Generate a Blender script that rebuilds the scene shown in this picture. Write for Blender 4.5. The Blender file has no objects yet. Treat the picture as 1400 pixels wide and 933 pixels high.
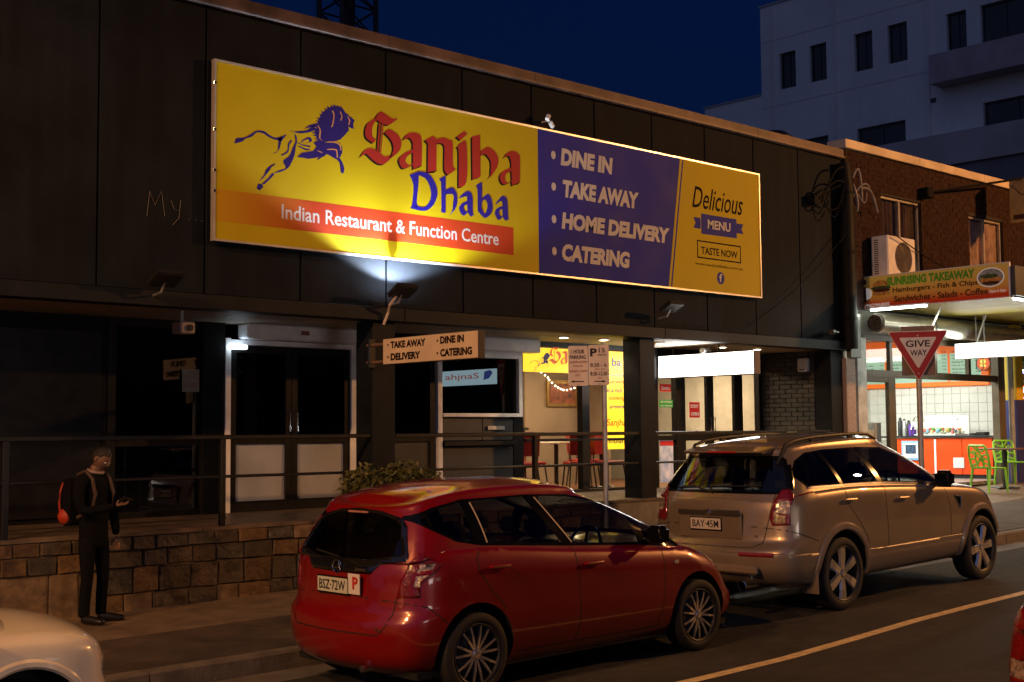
import bpy, bmesh, math, random
from mathutils import Vector, Matrix
from mathutils.bvhtree import BVHTree
random.seed(7)
S = bpy.context.scene
C = S.collection
R = math.radians
PI = math.pi

# ------------------------------------------------------------------ camera
cam_data = bpy.data.cameras.new('camera')
cam = bpy.data.objects.new('camera', cam_data)
C.objects.link(cam)
cam_data.sensor_width = 36
cam_data.lens = 1800 / 1400 * 36
cam_data.clip_start = 0.05
cam_data.clip_end = 2000
_r = Vector((0.73139656, -0.68189705, -0.00868809))
_d = Vector((0.0414303, 0.05714704, -0.99750576))
_f = Vector((0.68069274, 0.72921233, 0.07004835))
m = Matrix((( _r.x, -_d.x, -_f.x), (_r.y, -_d.y, -_f.y), (_r.z, -_d.z, -_f.z))).to_4x4()
m.translation = Vector((0, 0, 1.85))
cam.matrix_world = m
cam_data.dof.use_dof = False
S.camera = cam

# ------------------------------------------------------------------ sky, late dusk
S.view_settings.view_transform = 'Standard'
S.view_settings.look = 'None'
S.view_settings.exposure = 0.0
S.view_settings.gamma = 1.0
S.render.engine = 'CYCLES'
S.cycles.use_denoising = True
S.cycles.max_bounces = 6
S.cycles.diffuse_bounces = 3
S.cycles.glossy_bounces = 4
S.cycles.transparent_max_bounces = 16
S.cycles.sample_clamp_indirect = 4
S.cycles.caustics_reflective = False
S.cycles.caustics_refractive = False
w = bpy.data.worlds.new('World')
S.world = w
w.use_nodes = True
nt = w.node_tree
bg = nt.nodes['Background']
sky = nt.nodes.new('ShaderNodeTexSky')
sky.sky_type = 'NISHITA'
sky.sun_disc = False
sky.sun_elevation = R(-0.6)
sky.sun_rotation = R(250)
sky.air_density = 1.0
sky.dust_density = 1.0
sky.ozone_density = 6.0
tint = nt.nodes.new('ShaderNodeMix')
tint.data_type = 'RGBA'
tint.blend_type = 'MULTIPLY'
tint.inputs[0].default_value = 1
tint.inputs[7].default_value = (0.48, 0.62, 0.62, 1)
nt.links.new(sky.outputs[0], tint.inputs[6])
nt.links.new(tint.outputs[2], bg.inputs[0])
bg.inputs[1].default_value = 0.15

# the sun has set: only a trace of cold afterglow is left
sd = bpy.data.lights.new('afterglow', 'SUN')
sd.energy = 0.27
sd.angle = R(110)
sd.color = (0.42, 0.48, 0.95)
so = bpy.data.objects.new('afterglow', sd)
so.rotation_euler = Vector((0.90, 0.30, -0.32)).to_track_quat('-Z', 'Y').to_euler()
C.objects.link(so)

def K(rgb, e):
    return tuple(c * e for c in rgb)
SODIUM = (1.0, 0.50, 0.19)
def lamp(name, kind, loc, energy, color, size=0.2, target=None, sx=None, sy=None, spot=None, blend=0.3):
    l = bpy.data.lights.new(name, kind)
    l.energy = energy
    l.color = color
    if kind == 'AREA':
        l.shape = 'RECTANGLE'
        l.size = sx or size
        l.size_y = sy or size
    else:
        l.shadow_soft_size = size
    if kind == 'SPOT':
        l.spot_size = R(spot)
        l.spot_blend = blend
    o = bpy.data.objects.new(name, l)
    o.location = loc
    if target is not None:
        o.rotation_euler = (Vector(target) - Vector(loc)).to_track_quat('-Z', 'Y').to_euler()
    C.objects.link(o)
    return o
# sodium street lamps on their masts along the camera's side of the street
lamp('street_light_left', 'SPOT', (-12.0, 5.0, 9.6), 5000, SODIUM, 0.16, (-12.0, 5.0, 0), spot=176, blend=0.10)
lamp('street_light_near', 'SPOT', (-3.2, 6.4, 8.4), 2400, (1.0, 0.44, 0.12), 0.16, (-3.2, 6.4, 0), spot=170, blend=0.25)
lamp('street_light_right', 'SPOT', (27.0, 0.5, 8.4), 6800, (1.0, 0.43, 0.12), 0.18, (27.0, 0.5, 0), spot=177, blend=0.06)
# unseen area light added for low frontal light, standing for shops opposite
lamp('opposite_fill_light', 'AREA', (6, -13, 2.6), 300, (1.0, 0.86, 0.78), sx=9, sy=1.6, target=(6, 12, 2.6))

# ------------------------------------------------------------------ materials
MATS = {}
def mat(name, col, rough=0.6, metal=0.0, var=0.15, vs=6.0, bump=0.1, bs=60.0, spec=0.5, coat=0.0, emit=None, es=0.0, rnd=0.0, col2=None, stain=0.0):
    if name in MATS:
        return MATS[name]
    M = bpy.data.materials.new(name)
    M.use_nodes = True
    t = M.node_tree
    P = t.nodes['Principled BSDF']
    P.inputs['Roughness'].default_value = rough
    P.inputs['Metallic'].default_value = metal
    P.inputs['Specular IOR Level'].default_value = spec
    P.inputs['Coat Weight'].default_value = coat
    P.inputs['Coat Roughness'].default_value = 0.04
    P.inputs['Base Color'].default_value = (*col, 1)
    if emit:
        P.inputs['Emission Color'].default_value = (*emit, 1)
        P.inputs['Emission Strength'].default_value = es
    tc = None
    if var or bump or rnd or stain:
        tc = t.nodes.new('ShaderNodeNewGeometry')
        pos = tc.outputs['Position']
    if var or rnd:
        n = t.nodes.new('ShaderNodeTexNoise')
        n.inputs['Scale'].default_value = vs
        n.inputs['Detail'].default_value = 5
        t.links.new(pos, n.inputs['Vector'])
        cr = t.nodes.new('ShaderNodeMix')
        cr.data_type = 'RGBA'
        c2 = col2 or tuple(min(1, c * (1 + var * 1.6)) for c in col)
        c1 = tuple(c * (1 - var * 1.6) if not col2 else c for c in col)
        cr.inputs[6].default_value = (*[max(0, c) for c in c1], 1)
        cr.inputs[7].default_value = (*c2, 1)
        mr = t.nodes.new('ShaderNodeMapRange')
        mr.inputs[1].default_value = 0.32
        mr.inputs[2].default_value = 0.68
        t.links.new(n.outputs[0], mr.inputs[0])
        t.links.new(mr.outputs[0], cr.inputs[0])
        out = cr.outputs[2]
        if rnd:
            oi = t.nodes.new('ShaderNodeObjectInfo')
            h = t.nodes.new('ShaderNodeHueSaturation')
            m2 = t.nodes.new('ShaderNodeMapRange')
            m2.inputs[3].default_value = 1 - rnd
            m2.inputs[4].default_value = 1 + rnd
            t.links.new(oi.outputs['Random'], m2.inputs[0])
            t.links.new(m2.outputs[0], h.inputs['Value'])
            t.links.new(out, h.inputs['Color'])
            out = h.outputs[0]
        if stain:
            n3 = t.nodes.new('ShaderNodeTexNoise')
            mp = t.nodes.new('ShaderNodeMapping')
            mp.inputs['Scale'].default_value = (5, 5, 0.5)
            t.links.new(pos, mp.inputs[0])
            t.links.new(mp.outputs[0], n3.inputs['Vector'])
            n3.inputs['Scale'].default_value = 1.2
            n3.inputs['Detail'].default_value = 8
            m3 = t.nodes.new('ShaderNodeMapRange')
            m3.inputs[1].default_value = 0.4
            m3.inputs[2].default_value = 0.7
            m3.inputs[3].default_value = 1 - stain
            m3.inputs[4].default_value = 1 + stain
            t.links.new(n3.outputs[0], m3.inputs[0])
            vm = t.nodes.new('ShaderNodeVectorMath')
            vm.operation = 'SCALE'
            t.links.new(out, vm.inputs[0])
            t.links.new(m3.outputs[0], vm.inputs['Scale'])
            out = vm.outputs[0]
        t.links.new(out, P.inputs['Base Color'])
        m4 = t.nodes.new('ShaderNodeMapRange')
        m4.inputs[3].default_value = max(0.02, rough * 0.85)
        m4.inputs[4].default_value = min(1, rough * 1.15)
        t.links.new(n.outputs[0], m4.inputs[0])
        t.links.new(m4.outputs[0], P.inputs['Roughness'])
    if bump:
        b = t.nodes.new('ShaderNodeBump')
        b.inputs['Strength'].default_value = bump
        b.inputs['Distance'].default_value = 0.02
        n2 = t.nodes.new('ShaderNodeTexNoise')
        n2.inputs['Scale'].default_value = bs
        n2.inputs['Detail'].default_value = 6
        t.links.new(pos, n2.inputs['Vector'])
        t.links.new(n2.outputs[0], b.inputs['Height'])
        t.links.new(b.outputs[0], P.inputs['Normal'])
    MATS[name] = M
    return M

def flat(name, col, rough=0.5, **k):
    return mat(name, col, rough, var=0, bump=0, **k)

def glow(name, col, strength):
    return mat(name, (0.02, 0.02, 0.02), 0.4, var=0, bump=0, emit=col, es=strength)

def glass(name, tint=(0.8, 0.8, 0.8), rough=0.0, ior=1.5, base=0.0):
    if name in MATS:
        return MATS[name]
    M = bpy.data.materials.new(name)
    M.use_nodes = True
    t = M.node_tree
    t.nodes.remove(t.nodes['Principled BSDF'])
    out = t.nodes['Material Output']
    tr = t.nodes.new('ShaderNodeBsdfTransparent')
    tr.inputs[0].default_value = (*tint, 1)
    gl = t.nodes.new('ShaderNodeBsdfGlossy')
    gl.inputs['Roughness'].default_value = rough
    # reflection rises toward grazing angles (Schlick), the same from both sides of the pane
    fr = t.nodes.new('ShaderNodeLayerWeight')
    fr.inputs[0].default_value = 0.5
    pw = t.nodes.new('ShaderNodeMath')
    pw.operation = 'POWER'
    pw.inputs[1].default_value = 5
    ad = t.nodes.new('ShaderNodeMath')
    ad.operation = 'MULTIPLY_ADD'
    f0 = ((ior - 1) / (ior + 1)) ** 2 * 1.6
    ad.inputs[1].default_value = 1 - f0
    ad.inputs[2].default_value = f0 + base
    t.links.new(fr.outputs['Facing'], pw.inputs[0])
    t.links.new(pw.outputs[0], ad.inputs[0])
    mx = t.nodes.new('ShaderNodeMixShader')
    t.links.new(ad.outputs[0], mx.inputs[0])
    t.links.new(tr.outputs[0], mx.inputs[1])
    t.links.new(gl.outputs[0], mx.inputs[2])
    t.links.new(mx.outputs[0], out.inputs['Surface'])
    MATS[name] = M
    return M

# ------------------------------------------------------------------ building blocks
class MB:
    """collects simple shapes and links them as one mesh object"""
    def __init__(s):
        s.v = []
        s.f = []
    def add(s, vs, fs):
        o = len(s.v)
        s.v += [tuple(p) for p in vs]
        s.f += [tuple(i + o for i in f) for f in fs]
        return s
    def box(s, a, b):
        x0, y0, z0 = a
        x1, y1, z1 = b
        return s.add([(x0, y0, z0), (x1, y0, z0), (x1, y1, z0), (x0, y1, z0), (x0, y0, z1), (x1, y0, z1), (x1, y1, z1), (x0, y1, z1)],
                     [(0, 3, 2, 1), (4, 5, 6, 7), (0, 1, 5, 4), (1, 2, 6, 5), (2, 3, 7, 6), (3, 0, 4, 7)])
    def bbox(s, a, b, c=0.006):
        """box with chamfered edges"""
        bm = bmesh.new()
        bmesh.ops.create_cube(bm, size=1)
        A = Vector(a)
        B = Vector(b)
        for v in bm.verts:
            v.co = Vector(((A[i] + B[i]) / 2 + v.co[i] * (B[i] - A[i]) for i in range(3)))
        bmesh.ops.bevel(bm, geom=bm.edges[:], offset=c, segments=1, affect='EDGES')
        return s.bm(bm)
    def bm(s, bm, M=None):
        bm.verts.index_update()
        s.add([(M @ v.co if M else v.co) for v in bm.verts], [[v.index for v in f.verts] for f in bm.faces])
        bm.free()
        return s
    def quad(s, *p):
        return s.add(p, [tuple(range(len(p)))])
    def tube(s, pts, r, n=8, cap=True):
        pts = [Vector(p) for p in pts]
        vs = []
        fs = []
        up = Vector((0, 0, 1))
        for i, p in enumerate(pts):
            d = (pts[min(i + 1, len(pts) - 1)] - pts[max(i - 1, 0)]).normalized()
            a = d.cross(up)
            if a.length < 0.05:
                a = d.cross(Vector((1, 0, 0)))
            a.normalize()
            b = d.cross(a)
            rr = r[i] if isinstance(r, (list, tuple)) else r
            for k in range(n):
                q = 2 * PI * k / n
                vs.append(p + a * (rr * math.cos(q)) + b * (rr * math.sin(q)))
        for i in range(len(pts) - 1):
            for k in range(n):
                fs.append((i * n + k, i * n + (k + 1) % n, (i + 1) * n + (k + 1) % n, (i + 1) * n + k))
        if cap:
            fs.append(tuple(range(n - 1, -1, -1)))
            fs.append(tuple((len(pts) - 1) * n + k for k in range(n)))
        return s.add(vs, fs)
    def lathe(s, prof, n=24, M=None, close=True):
        """prof: (radius, height) pairs about local z"""
        vs = []
        fs = []
        for r, h in prof:
            for k in range(n):
                q = 2 * PI * k / n
                p = Vector((r * math.cos(q), r * math.sin(q), h))
                vs.append(M @ p if M else p)
        for i in range(len(prof) - 1):
            for k in range(n):
                fs.append((i * n + k, i * n + (k + 1) % n, (i + 1) * n + (k + 1) % n, (i + 1) * n + k))
        if close:
            fs.append(tuple(range(n - 1, -1, -1)))
            fs.append(tuple((len(prof) - 1) * n + k for k in range(n)))
        return s.add(vs, fs)
    def prism(s, poly, o, u, v, d):
        """polygon (a,b) in plane o+a*u+b*v extruded by vector d"""
        o, u, v, d = Vector(o), Vector(u), Vector(v), Vector(d)
        n = len(poly)
        A = [o + u * a + v * b for a, b in poly]
        vs = A + [p + d for p in A]
        fs = [tuple(range(n)), tuple(range(2 * n - 1, n - 1, -1))]
        for i in range(n):
            j = (i + 1) % n
            fs.append((i, i + n, j + n, j))
        return s.add(vs, fs)
    def build(s, name, m=None, parent=None, smooth=False, loc=None, recalc=True):
        me = bpy.data.meshes.new(name)
        o = Vector(loc) if loc else None
        me.from_pydata([(Vector(p) - o) if o else p for p in s.v], [], s.f)
        if recalc:
            bm = bmesh.new()
            bm.from_mesh(me)
            bmesh.ops.recalc_face_normals(bm, faces=bm.faces)
            bm.to_mesh(me)
            bm.free()
        if m:
            me.materials.append(m)
        if smooth:
            me.polygons.foreach_set('use_smooth', [True] * len(me.polygons))
            me.set_sharp_from_angle(angle=R(40))
        ob = bpy.data.objects.new(name, me)
        C.objects.link(ob)
        if loc:
            ob.location = loc
        if parent:
            par(ob, parent)
        return ob

def wm(o):
    return (wm(o.parent) @ o.matrix_parent_inverse @ o.matrix_basis) if o.parent else o.matrix_basis.copy()

def par(o, p):
    """parent o to p, keeping where it stands"""
    o.parent = p
    o.matrix_parent_inverse = wm(p).inverted()

def empty(name, loc=(0, 0, 0), rot=(0, 0, 0)):
    o = bpy.data.objects.new(name, None)
    o.location = loc
    o.rotation_euler = rot
    o.empty_display_size = 0.2
    C.objects.link(o)
    return o

def tag(o, label, cat, group=None):
    o['label'] = label
    o['category'] = cat
    if group:
        o['group'] = group
    return o

def kind(o, k):
    o['kind'] = k
    return o

def thing(name, label, cat, loc=(0, 0, 0), rot=(0, 0, 0), group=None):
    return tag(empty(name, loc, rot), label, cat, group)

def copy_thing(o, M):
    """a copy of a thing with its parts and sub-parts, placed by matrix M"""
    def cp(a, p):
        c = a.copy()
        C.objects.link(c)
        if p:
            c.parent = p
            c.matrix_parent_inverse = a.matrix_parent_inverse.copy()
        for ch in list(a.children):
            cp(ch, c)
        return c
    c = cp(o, None)
    c.matrix_basis = M
    return c

TEXTMESH = {}
def textmesh(s, bold=0.0, shear=0.0):
    """the default font's glyphs as polygons scaled to a unit box"""
    k = (s, bold, shear)
    if k not in TEXTMESH:
        cu = bpy.data.curves.new('t', 'FONT')
        cu.body = s
        cu.offset = bold
        cu.shear = shear
        cu.resolution_u = 3
        ob = bpy.data.objects.new('t', cu)
        me = bpy.data.meshes.new_from_object(ob)
        vs = [v.co.copy() for v in me.vertices]
        fs = [tuple(p.vertices) for p in me.polygons]
        bpy.data.objects.remove(ob)
        bpy.data.curves.remove(cu)
        bpy.data.meshes.remove(me)
        x0 = min(v.x for v in vs)
        x1 = max(v.x for v in vs)
        y0 = min(v.y for v in vs)
        y1 = max(v.y for v in vs)
        TEXTMESH[k] = ([((v.x - x0) / (x1 - x0), (v.y - y0) / (y1 - y0)) for v in vs], fs, (x1 - x0) / (y1 - y0))
    return TEXTMESH[k]

def text(mb, s, o, u, v, w, h, bold=0.0, shear=0.0):
    """adds text s to mesh mb filling the box of size w x h at corner o"""
    vs, fs, asp = textmesh(s, bold, shear)
    o, u, v = Vector(o), Vector(u), Vector(v)
    if w is None:
        w = h * asp
    return mb.add([o + u * (a * w) + v * (b * h) for a, b in vs], fs)

def lerp(a, b, t):
    return a + (b - a) * t

def interp(knots, x):
    """smooth (monotone) interpolation through (x, y) knots"""
    if x <= knots[0][0]:
        return knots[0][1]
    if x >= knots[-1][0]:
        return knots[-1][1]
    n = len(knots)
    for i in range(n - 1):
        if x <= knots[i + 1][0]:
            break
    def d(j):
        return (knots[j + 1][1] - knots[j][1]) / (knots[j + 1][0] - knots[j][0])
    def tg(j):
        if j == 0:
            return d(0)
        if j == n - 1:
            return d(n - 2)
        a, b = d(j - 1), d(j)
        return 0 if a * b <= 0 else 2 * a * b / (a + b)
    x0, y0 = knots[i]
    x1, y1 = knots[i + 1]
    h = x1 - x0
    t = (x - x0) / h
    return (y0 * (1 + 2 * t) * (1 - t) ** 2 + tg(i) * h * t * (1 - t) ** 2 + y1 * t * t * (3 - 2 * t) + tg(i + 1) * h * t * t * (t - 1))

# ------------------------------------------------------------------ ground heights
ROADK = [(-60, -0.55), (0, -0.12), (6, -0.028), (8.8, 0.008), (11.2, 0.112), (13.9, 0.185), (18, 0.30), (30, 0.66), (80, 2.0), (200, 4.5)]
def zr(x):
    return interp(ROADK, x)
def zp(x, y):
    cf = interp([(5, 0.004), (10, 0.012), (20, 0.045), (30, 0.045)], x)
    return zr(x) + 0.15 + cf * (y - 8.9)
def ykerb(x):
    return interp([(-60, 9.5), (6, 9.1), (18, 8.7), (30, 8.6), (200, 8.6)], x)
# ------------------------------------------------------------------ palette
black_panel = mat('black_panel_paint', (0.0125, 0.0150, 0.0200), 0.7, var=0.16, vs=1.6, bump=0.12, bs=90, stain=0.14, spec=0.07)
dark_trim = mat('charcoal_trim_paint', (0.013, 0.015, 0.019), 0.55, var=0.15, vs=3, bump=0.06, spec=0.15)
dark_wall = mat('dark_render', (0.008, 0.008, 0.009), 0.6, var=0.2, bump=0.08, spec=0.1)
col_paint = mat('grey_black_column_paint', (0.009, 0.011, 0.015), 0.55, var=0.15, vs=5, bump=0.08, spec=0.15)
cop_metal = mat('weathered_flashing', (0.10, 0.066, 0.060), 0.5, metal=0.2, var=0.3, vs=2.5, bump=0.1, bs=20)
soffit_m = mat('soffit_sheet_paint', (0.36, 0.31, 0.25), 0.6, var=0.1, vs=1.5, bump=0.03)
white_al = mat('white_aluminium', (0.85, 0.85, 0.88), 0.35, var=0.08, bump=0.02)
white_box = mat('white_shutter_slats', (0.82, 0.82, 0.88), 0.35, var=0.06, bump=0.02)
tile_floor = mat('terrace_tile', (0.09, 0.065, 0.05), 0.45, var=0.2, vs=4, bump=0.05)
cap_stone = mat('wall_cap_mortar', (0.13, 0.095, 0.07), 0.7, var=0.25, vs=5, bump=0.2)
mortar = mat('pale_mortar', (0.13, 0.095, 0.062), 0.8, var=0.2, vs=20, bump=0.3)
stones = [mat('rust_slate', (0.07, 0.040, 0.022), 0.65, var=0.4, vs=9, bump=0.9, bs=18, col2=(0.16, 0.095, 0.042), rnd=0.35),
          mat('dark_slate', (0.028, 0.025, 0.023), 0.55, var=0.3, vs=8, bump=0.5, bs=25, col2=(0.065, 0.048, 0.032), rnd=0.3),
          mat('brown_slate', (0.070, 0.052, 0.036), 0.65, var=0.4, vs=8, bump=0.9, bs=18, rnd=0.35),
          mat('tan_sandstone', (0.17, 0.115, 0.07), 0.7, var=0.25, vs=9, bump=0.4, bs=30, rnd=0.15),
          mat('grey_slate', (0.060, 0.054, 0.047), 0.6, var=0.4, vs=9, bump=0.9, bs=18, rnd=0.35)]
glass_dark = glass('dark_window_glass', (0.45, 0.47, 0.45), 0.0, 1.5)
glass_clear = glass('shop_window_glass', (0.9, 0.9, 0.88), 0.0, 1.35)
rail_m = mat('black_rail_paint', (0.008, 0.008, 0.009), 0.4, var=0.1, bump=0.02)
chrome = mat('chrome', (0.7, 0.7, 0.7), 0.12, metal=1, var=0, bump=0)
steel = mat('galvanised_steel', (0.45, 0.45, 0.46), 0.4, metal=0.7, var=0.12, vs=12, bump=0.04)
black_pl = mat('black_plastic', (0.015, 0.015, 0.016), 0.4, var=0.1, bump=0.03)
grey_pl = mat('grey_plastic', (0.4, 0.4, 0.4), 0.4, var=0.05, bump=0.02)
white_pl = mat('white_plastic', (0.7, 0.7, 0.7), 0.35, var=0.05, bump=0.02)

# ------------------------------------------------------------------ the setting
asph = mat('asphalt', (0.036, 0.035, 0.034), 0.78, var=0.3, vs=0.9, bump=0.8, bs=140, stain=0.22)
conc = mat('pavement_concrete', (0.16, 0.115, 0.078), 0.75, var=0.18, vs=3.0, bump=0.3, bs=90, rnd=0.07, stain=0.12)
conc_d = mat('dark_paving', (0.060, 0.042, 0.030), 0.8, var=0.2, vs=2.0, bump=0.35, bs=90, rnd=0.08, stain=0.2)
kerb_m = mat('kerb_concrete', (0.12, 0.10, 0.08), 0.75, var=0.2, vs=5, bump=0.3, bs=60, rnd=0.08)
soil = mat('ground_earth', (0.06, 0.055, 0.05), 0.9, var=0.2, vs=0.2, bump=0.1)
paint = mat('worn_road_paint', (0.75, 0.58, 0.30), 0.6, var=0.15, vs=14, bump=0.2, bs=120)

xs = [-60 + i for i in range(0, 261, 1)]
m = MB()
def strip(mb, xs, fa, fb, za, zb):
    vs = []
    for x in xs:
        vs += [(x, fa(x), za(x)), (x, fb(x), zb(x))]
    fs = [(2 * i, 2 * i + 2, 2 * i + 3, 2 * i + 1) for i in range(len(xs) - 1)]
    return mb.add(vs, fs)
strip(m, xs, lambda x: -18.0, lambda x: ykerb(x) - 0.005, zr, zr)
road = kind(m.build('road', asph), 'structure')
m = MB()
strip(m, [-600, -60] + xs + [800], lambda x: -700, lambda x: 900, lambda x: zr(x) - 0.05 - (0.5 if abs(x) > 250 else 0), lambda x: zr(x) - 0.05)
kind(m.build('ground', soil), 'structure')
m = MB()
strip(m, xs[50:130], lambda x: 6.34 + 0.006 * x - 0.04, lambda x: 6.34 + 0.006 * x + 0.075, lambda x: zr(x) + 0.004, lambda x: zr(x) + 0.004)
kind(m.build('lane_line', paint), 'structure')
m = MB()
for (a_, b_, y0_, y1_) in ((9.4, 12.1, 5.15, 5.95), (15.2, 17.4, 6.6, 7.3), (3.0, 4.6, 5.0, 6.1), (19.5, 22.4, 4.2, 5.2)):
    n_ = 10
    vs_ = []
    for i in range(n_ + 1):
        x_ = lerp(a_, b_, i / n_)
        vs_ += [(x_, y0_ + random.uniform(-.03, .03), zr(x_) + 0.003), (x_, y1_ + random.uniform(-.03, .03), zr(x_) + 0.003)]
    m.add(vs_, [(2 * i, 2 * i + 2, 2 * i + 3, 2 * i + 1) for i in range(n_)])
kind(m.build('road_patch', mat('asphalt_patch', (0.022, 0.022, 0.022), 0.7, var=0.2, vs=2, bump=0.8, bs=110)), 'structure')
# gutter strip along the kerb
m = MB()
strip(m, xs, lambda x: ykerb(x) - 0.40, lambda x: ykerb(x) - 0.003, lambda x: zr(x) + 0.004, lambda x: zr(x) + 0.004)
kind(m.build('gutter', mat('gutter_concrete', (0.13, 0.115, 0.10), 0.7, var=0.2, vs=3, bump=0.3)), 'structure')

pav = kind(empty('pavement', (0, 9, 0.1)), 'structure')
def yback(x):
    return 12.2 if x < 18.9 else 12.3
# base sheet with bays on it
m = MB()
strip(m, xs, lambda x: ykerb(x) + 0.14, lambda x: 12.9, lambda x: zp(x, ykerb(x)) - 0.012, lambda x: zp(x, 12.9) - 0.012)
par(m.build('pavement_base', mortar), pav)
x = -4.0
k = 0
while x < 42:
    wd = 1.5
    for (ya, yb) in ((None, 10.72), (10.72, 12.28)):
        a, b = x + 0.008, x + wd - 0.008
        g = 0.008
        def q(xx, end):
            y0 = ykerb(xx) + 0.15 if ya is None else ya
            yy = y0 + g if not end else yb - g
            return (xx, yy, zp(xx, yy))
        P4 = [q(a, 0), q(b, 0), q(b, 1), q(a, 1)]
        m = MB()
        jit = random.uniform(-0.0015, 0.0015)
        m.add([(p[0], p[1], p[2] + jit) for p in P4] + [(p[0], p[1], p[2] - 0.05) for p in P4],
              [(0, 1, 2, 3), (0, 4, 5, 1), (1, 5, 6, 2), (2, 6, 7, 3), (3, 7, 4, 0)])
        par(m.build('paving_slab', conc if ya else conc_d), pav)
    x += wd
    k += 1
kerb = kind(empty('kerb', (0, 9, 0.1)), 'structure')
x = -6.0
while x < 44:
    a, b = x + 0.006, x + 1.8 - 0.006
    m = MB()
    vs = []
    for xx in (a, b):
        yk = ykerb(xx)
        zt = zp(xx, yk)
        zb = zr(xx) - 0.03
        vs += [(xx, yk, zb), (xx, yk + 0.012, zt - 0.02), (xx, yk + 0.03, zt), (xx, yk + 0.148, zt + 0.001), (xx, yk + 0.148, zb)]
    m.add(vs, [(0, 1, 6, 5), (1, 2, 7, 6), (2, 3, 8, 7), (3, 4, 9, 8), (0, 4, 3, 2, 1), (5, 6, 7, 8, 9)])
    par(m.build('kerbstone', kerb_m), kerb)
    x += 1.8

# ------------------------------------------------------------------ restaurant building
rb = thing('restaurant_building', 'long low black panelled building with a raised terrace and shopfront under the big yellow banner', 'building', (10, 12.4, 0.1))
PX0, PP = 8.19, 1.193
for k in range(-7, 10):
    x0 = PX0 + k * PP + 0.011
    x1 = PX0 + (k + 1) * PP - 0.011
    if k == 8:
        x1 = 18.98
    if k == 9:
        continue
    m = MB().bbox((x0, 12.2, 3.335), (x1, 12.235, 6.385), 0.004)
    o = m.build('wall_panel', black_panel)
    par(o, rb)
m = MB().box((-0.2, 12.25, 3.2), (19.0, 12.5, 6.38))
par(m.build('backing_wall', dark_wall), rb)
for k in range(8):
    m = MB()
    a = -0.2 + k * 2.4
    b = min(a + 2.394, 19.04)
    m.prism([(12.155, 6.395), (12.12, 6.41), (12.12, 6.435), (12.14, 6.44), (12.15, 6.56), (12.42, 6.58), (12.42, 6.395)], (a, 0, 0), (0, 1, 0), (0, 0, 1), (b - a, 0, 0))
    par(m.build('coping', cop_metal), rb)
for a, b in ((-0.2, 4.8), (4.806, 9.6), (9.606, 14.3), (14.306, 19.02)):
    par(MB().bbox((a, 12.13, 3.17), (b, 12.36, 3.325), 0.005).build('fascia_beam', dark_trim), rb)
par(MB().box((-0.2, 12.365, 3.175), (18.9, 13.75, 3.21)).build('soffit', soffit_m), rb)
par(MB().box((-0.2, 12.5, 6.2), (19.0, 24, 6.36)).build('roof', dark_wall), rb)
def zf(x, y):
    return 0.91 + 0.004 * (x - 7) + 0.03 * (y - 12.3)
m = MB()
m.add([(-0.2, 12.32, zf(-.2, 12.32)), (18.55, 12.32, zf(18.5, 12.32)), (18.55, 13.7, zf(18.5, 13.7)), (-0.2, 13.7, zf(-.2, 13.7))], [(0, 1, 2, 3)])
par(m.build('terrace_floor', tile_floor), rb)
# columns
def column(x0, x1, y0=12.21, y1=12.53):
    mcol = MB().bbox((x0, y0, 0.9), (x1, y1, 3.168), 0.008)
    par(mcol.build('column', col_paint), rb)
column(9.19, 9.52)
column(13.835, 14.16)
column(18.545, 18.88)

# stone dado wall: core, cap and separate stones
sw = thing('stone_retaining_wall', 'low wall of rust brown and dark slate blocks holding up the terrace behind the man', 'wall', (9, 12.25, 0.1))
m = MB()
m.box((-0.2, 12.207, -0.3), (18.9, 12.33, 0.885))
par(m.build('mortar_bed', mortar), sw)
m = MB()
for a in [(-0.2 + i * 2.4) for i in range(8)]:
    b = min(a + 2.392, 18.9)
    m.add([(a, 12.19, zf(a, 12.2) - 0.035), (b, 12.19, zf(b, 12.2) - 0.035), (b, 12.33, zf(b, 12.3) - 0.035), (a, 12.33, zf(a, 12.3) - 0.035),
           (a, 12.19, zf(a, 12.2)), (b, 12.19, zf(b, 12.2)), (b, 12.33, zf(b, 12.3)), (a, 12.33, zf(a, 12.3))],
          [(0, 3, 2, 1), (4, 5, 6, 7), (0, 1, 5, 4), (1, 2, 6, 5), (2, 3, 7, 6), (3, 0, 4, 7)])
par(m.build('cap', cap_stone), sw)
rs = random.Random(3)
def stone(x0, x1, z0, z1, mi):
    y = 12.193 + rs.uniform(-0.010, 0.010)
    g = 0.005
    j = lambda: rs.uniform(-0.008, 0.008)
    m = MB()
    A = [(x0 + g + j(), z0 + g + j()), (x1 - g + j(), z0 + g + j()), (x1 - g + j(), z1 - g + j()), (x0 + g + j(), z1 - g + j())]
    cx, cz = (x0 + x1) / 2, (z0 + z1) / 2
    inner = [(lerp(a, cx, 0.10), y - 0.010 + rs.uniform(-0.010, 0.008), lerp(b, cz, 0.09)) for a, b in A]
    vs = [(a, 12.24, b) for a, b in A] + [(a, y + 0.004, b) for a, b in A] + inner
    fs = []
    for i in range(4):
        k = (i + 1) % 4
        fs += [(i, k, k + 4, i + 4), (i + 4, k + 4, k + 8, i + 8)]
    fs.append((8, 9, 10, 11))
    m.add(vs, fs)
    par(m.build('stone', stones[mi]), sw)
COURSE = [(0.872, 0.735), (0.735, 0.565), (0.565, 0.31), (0.31, 0.10)]
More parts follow.
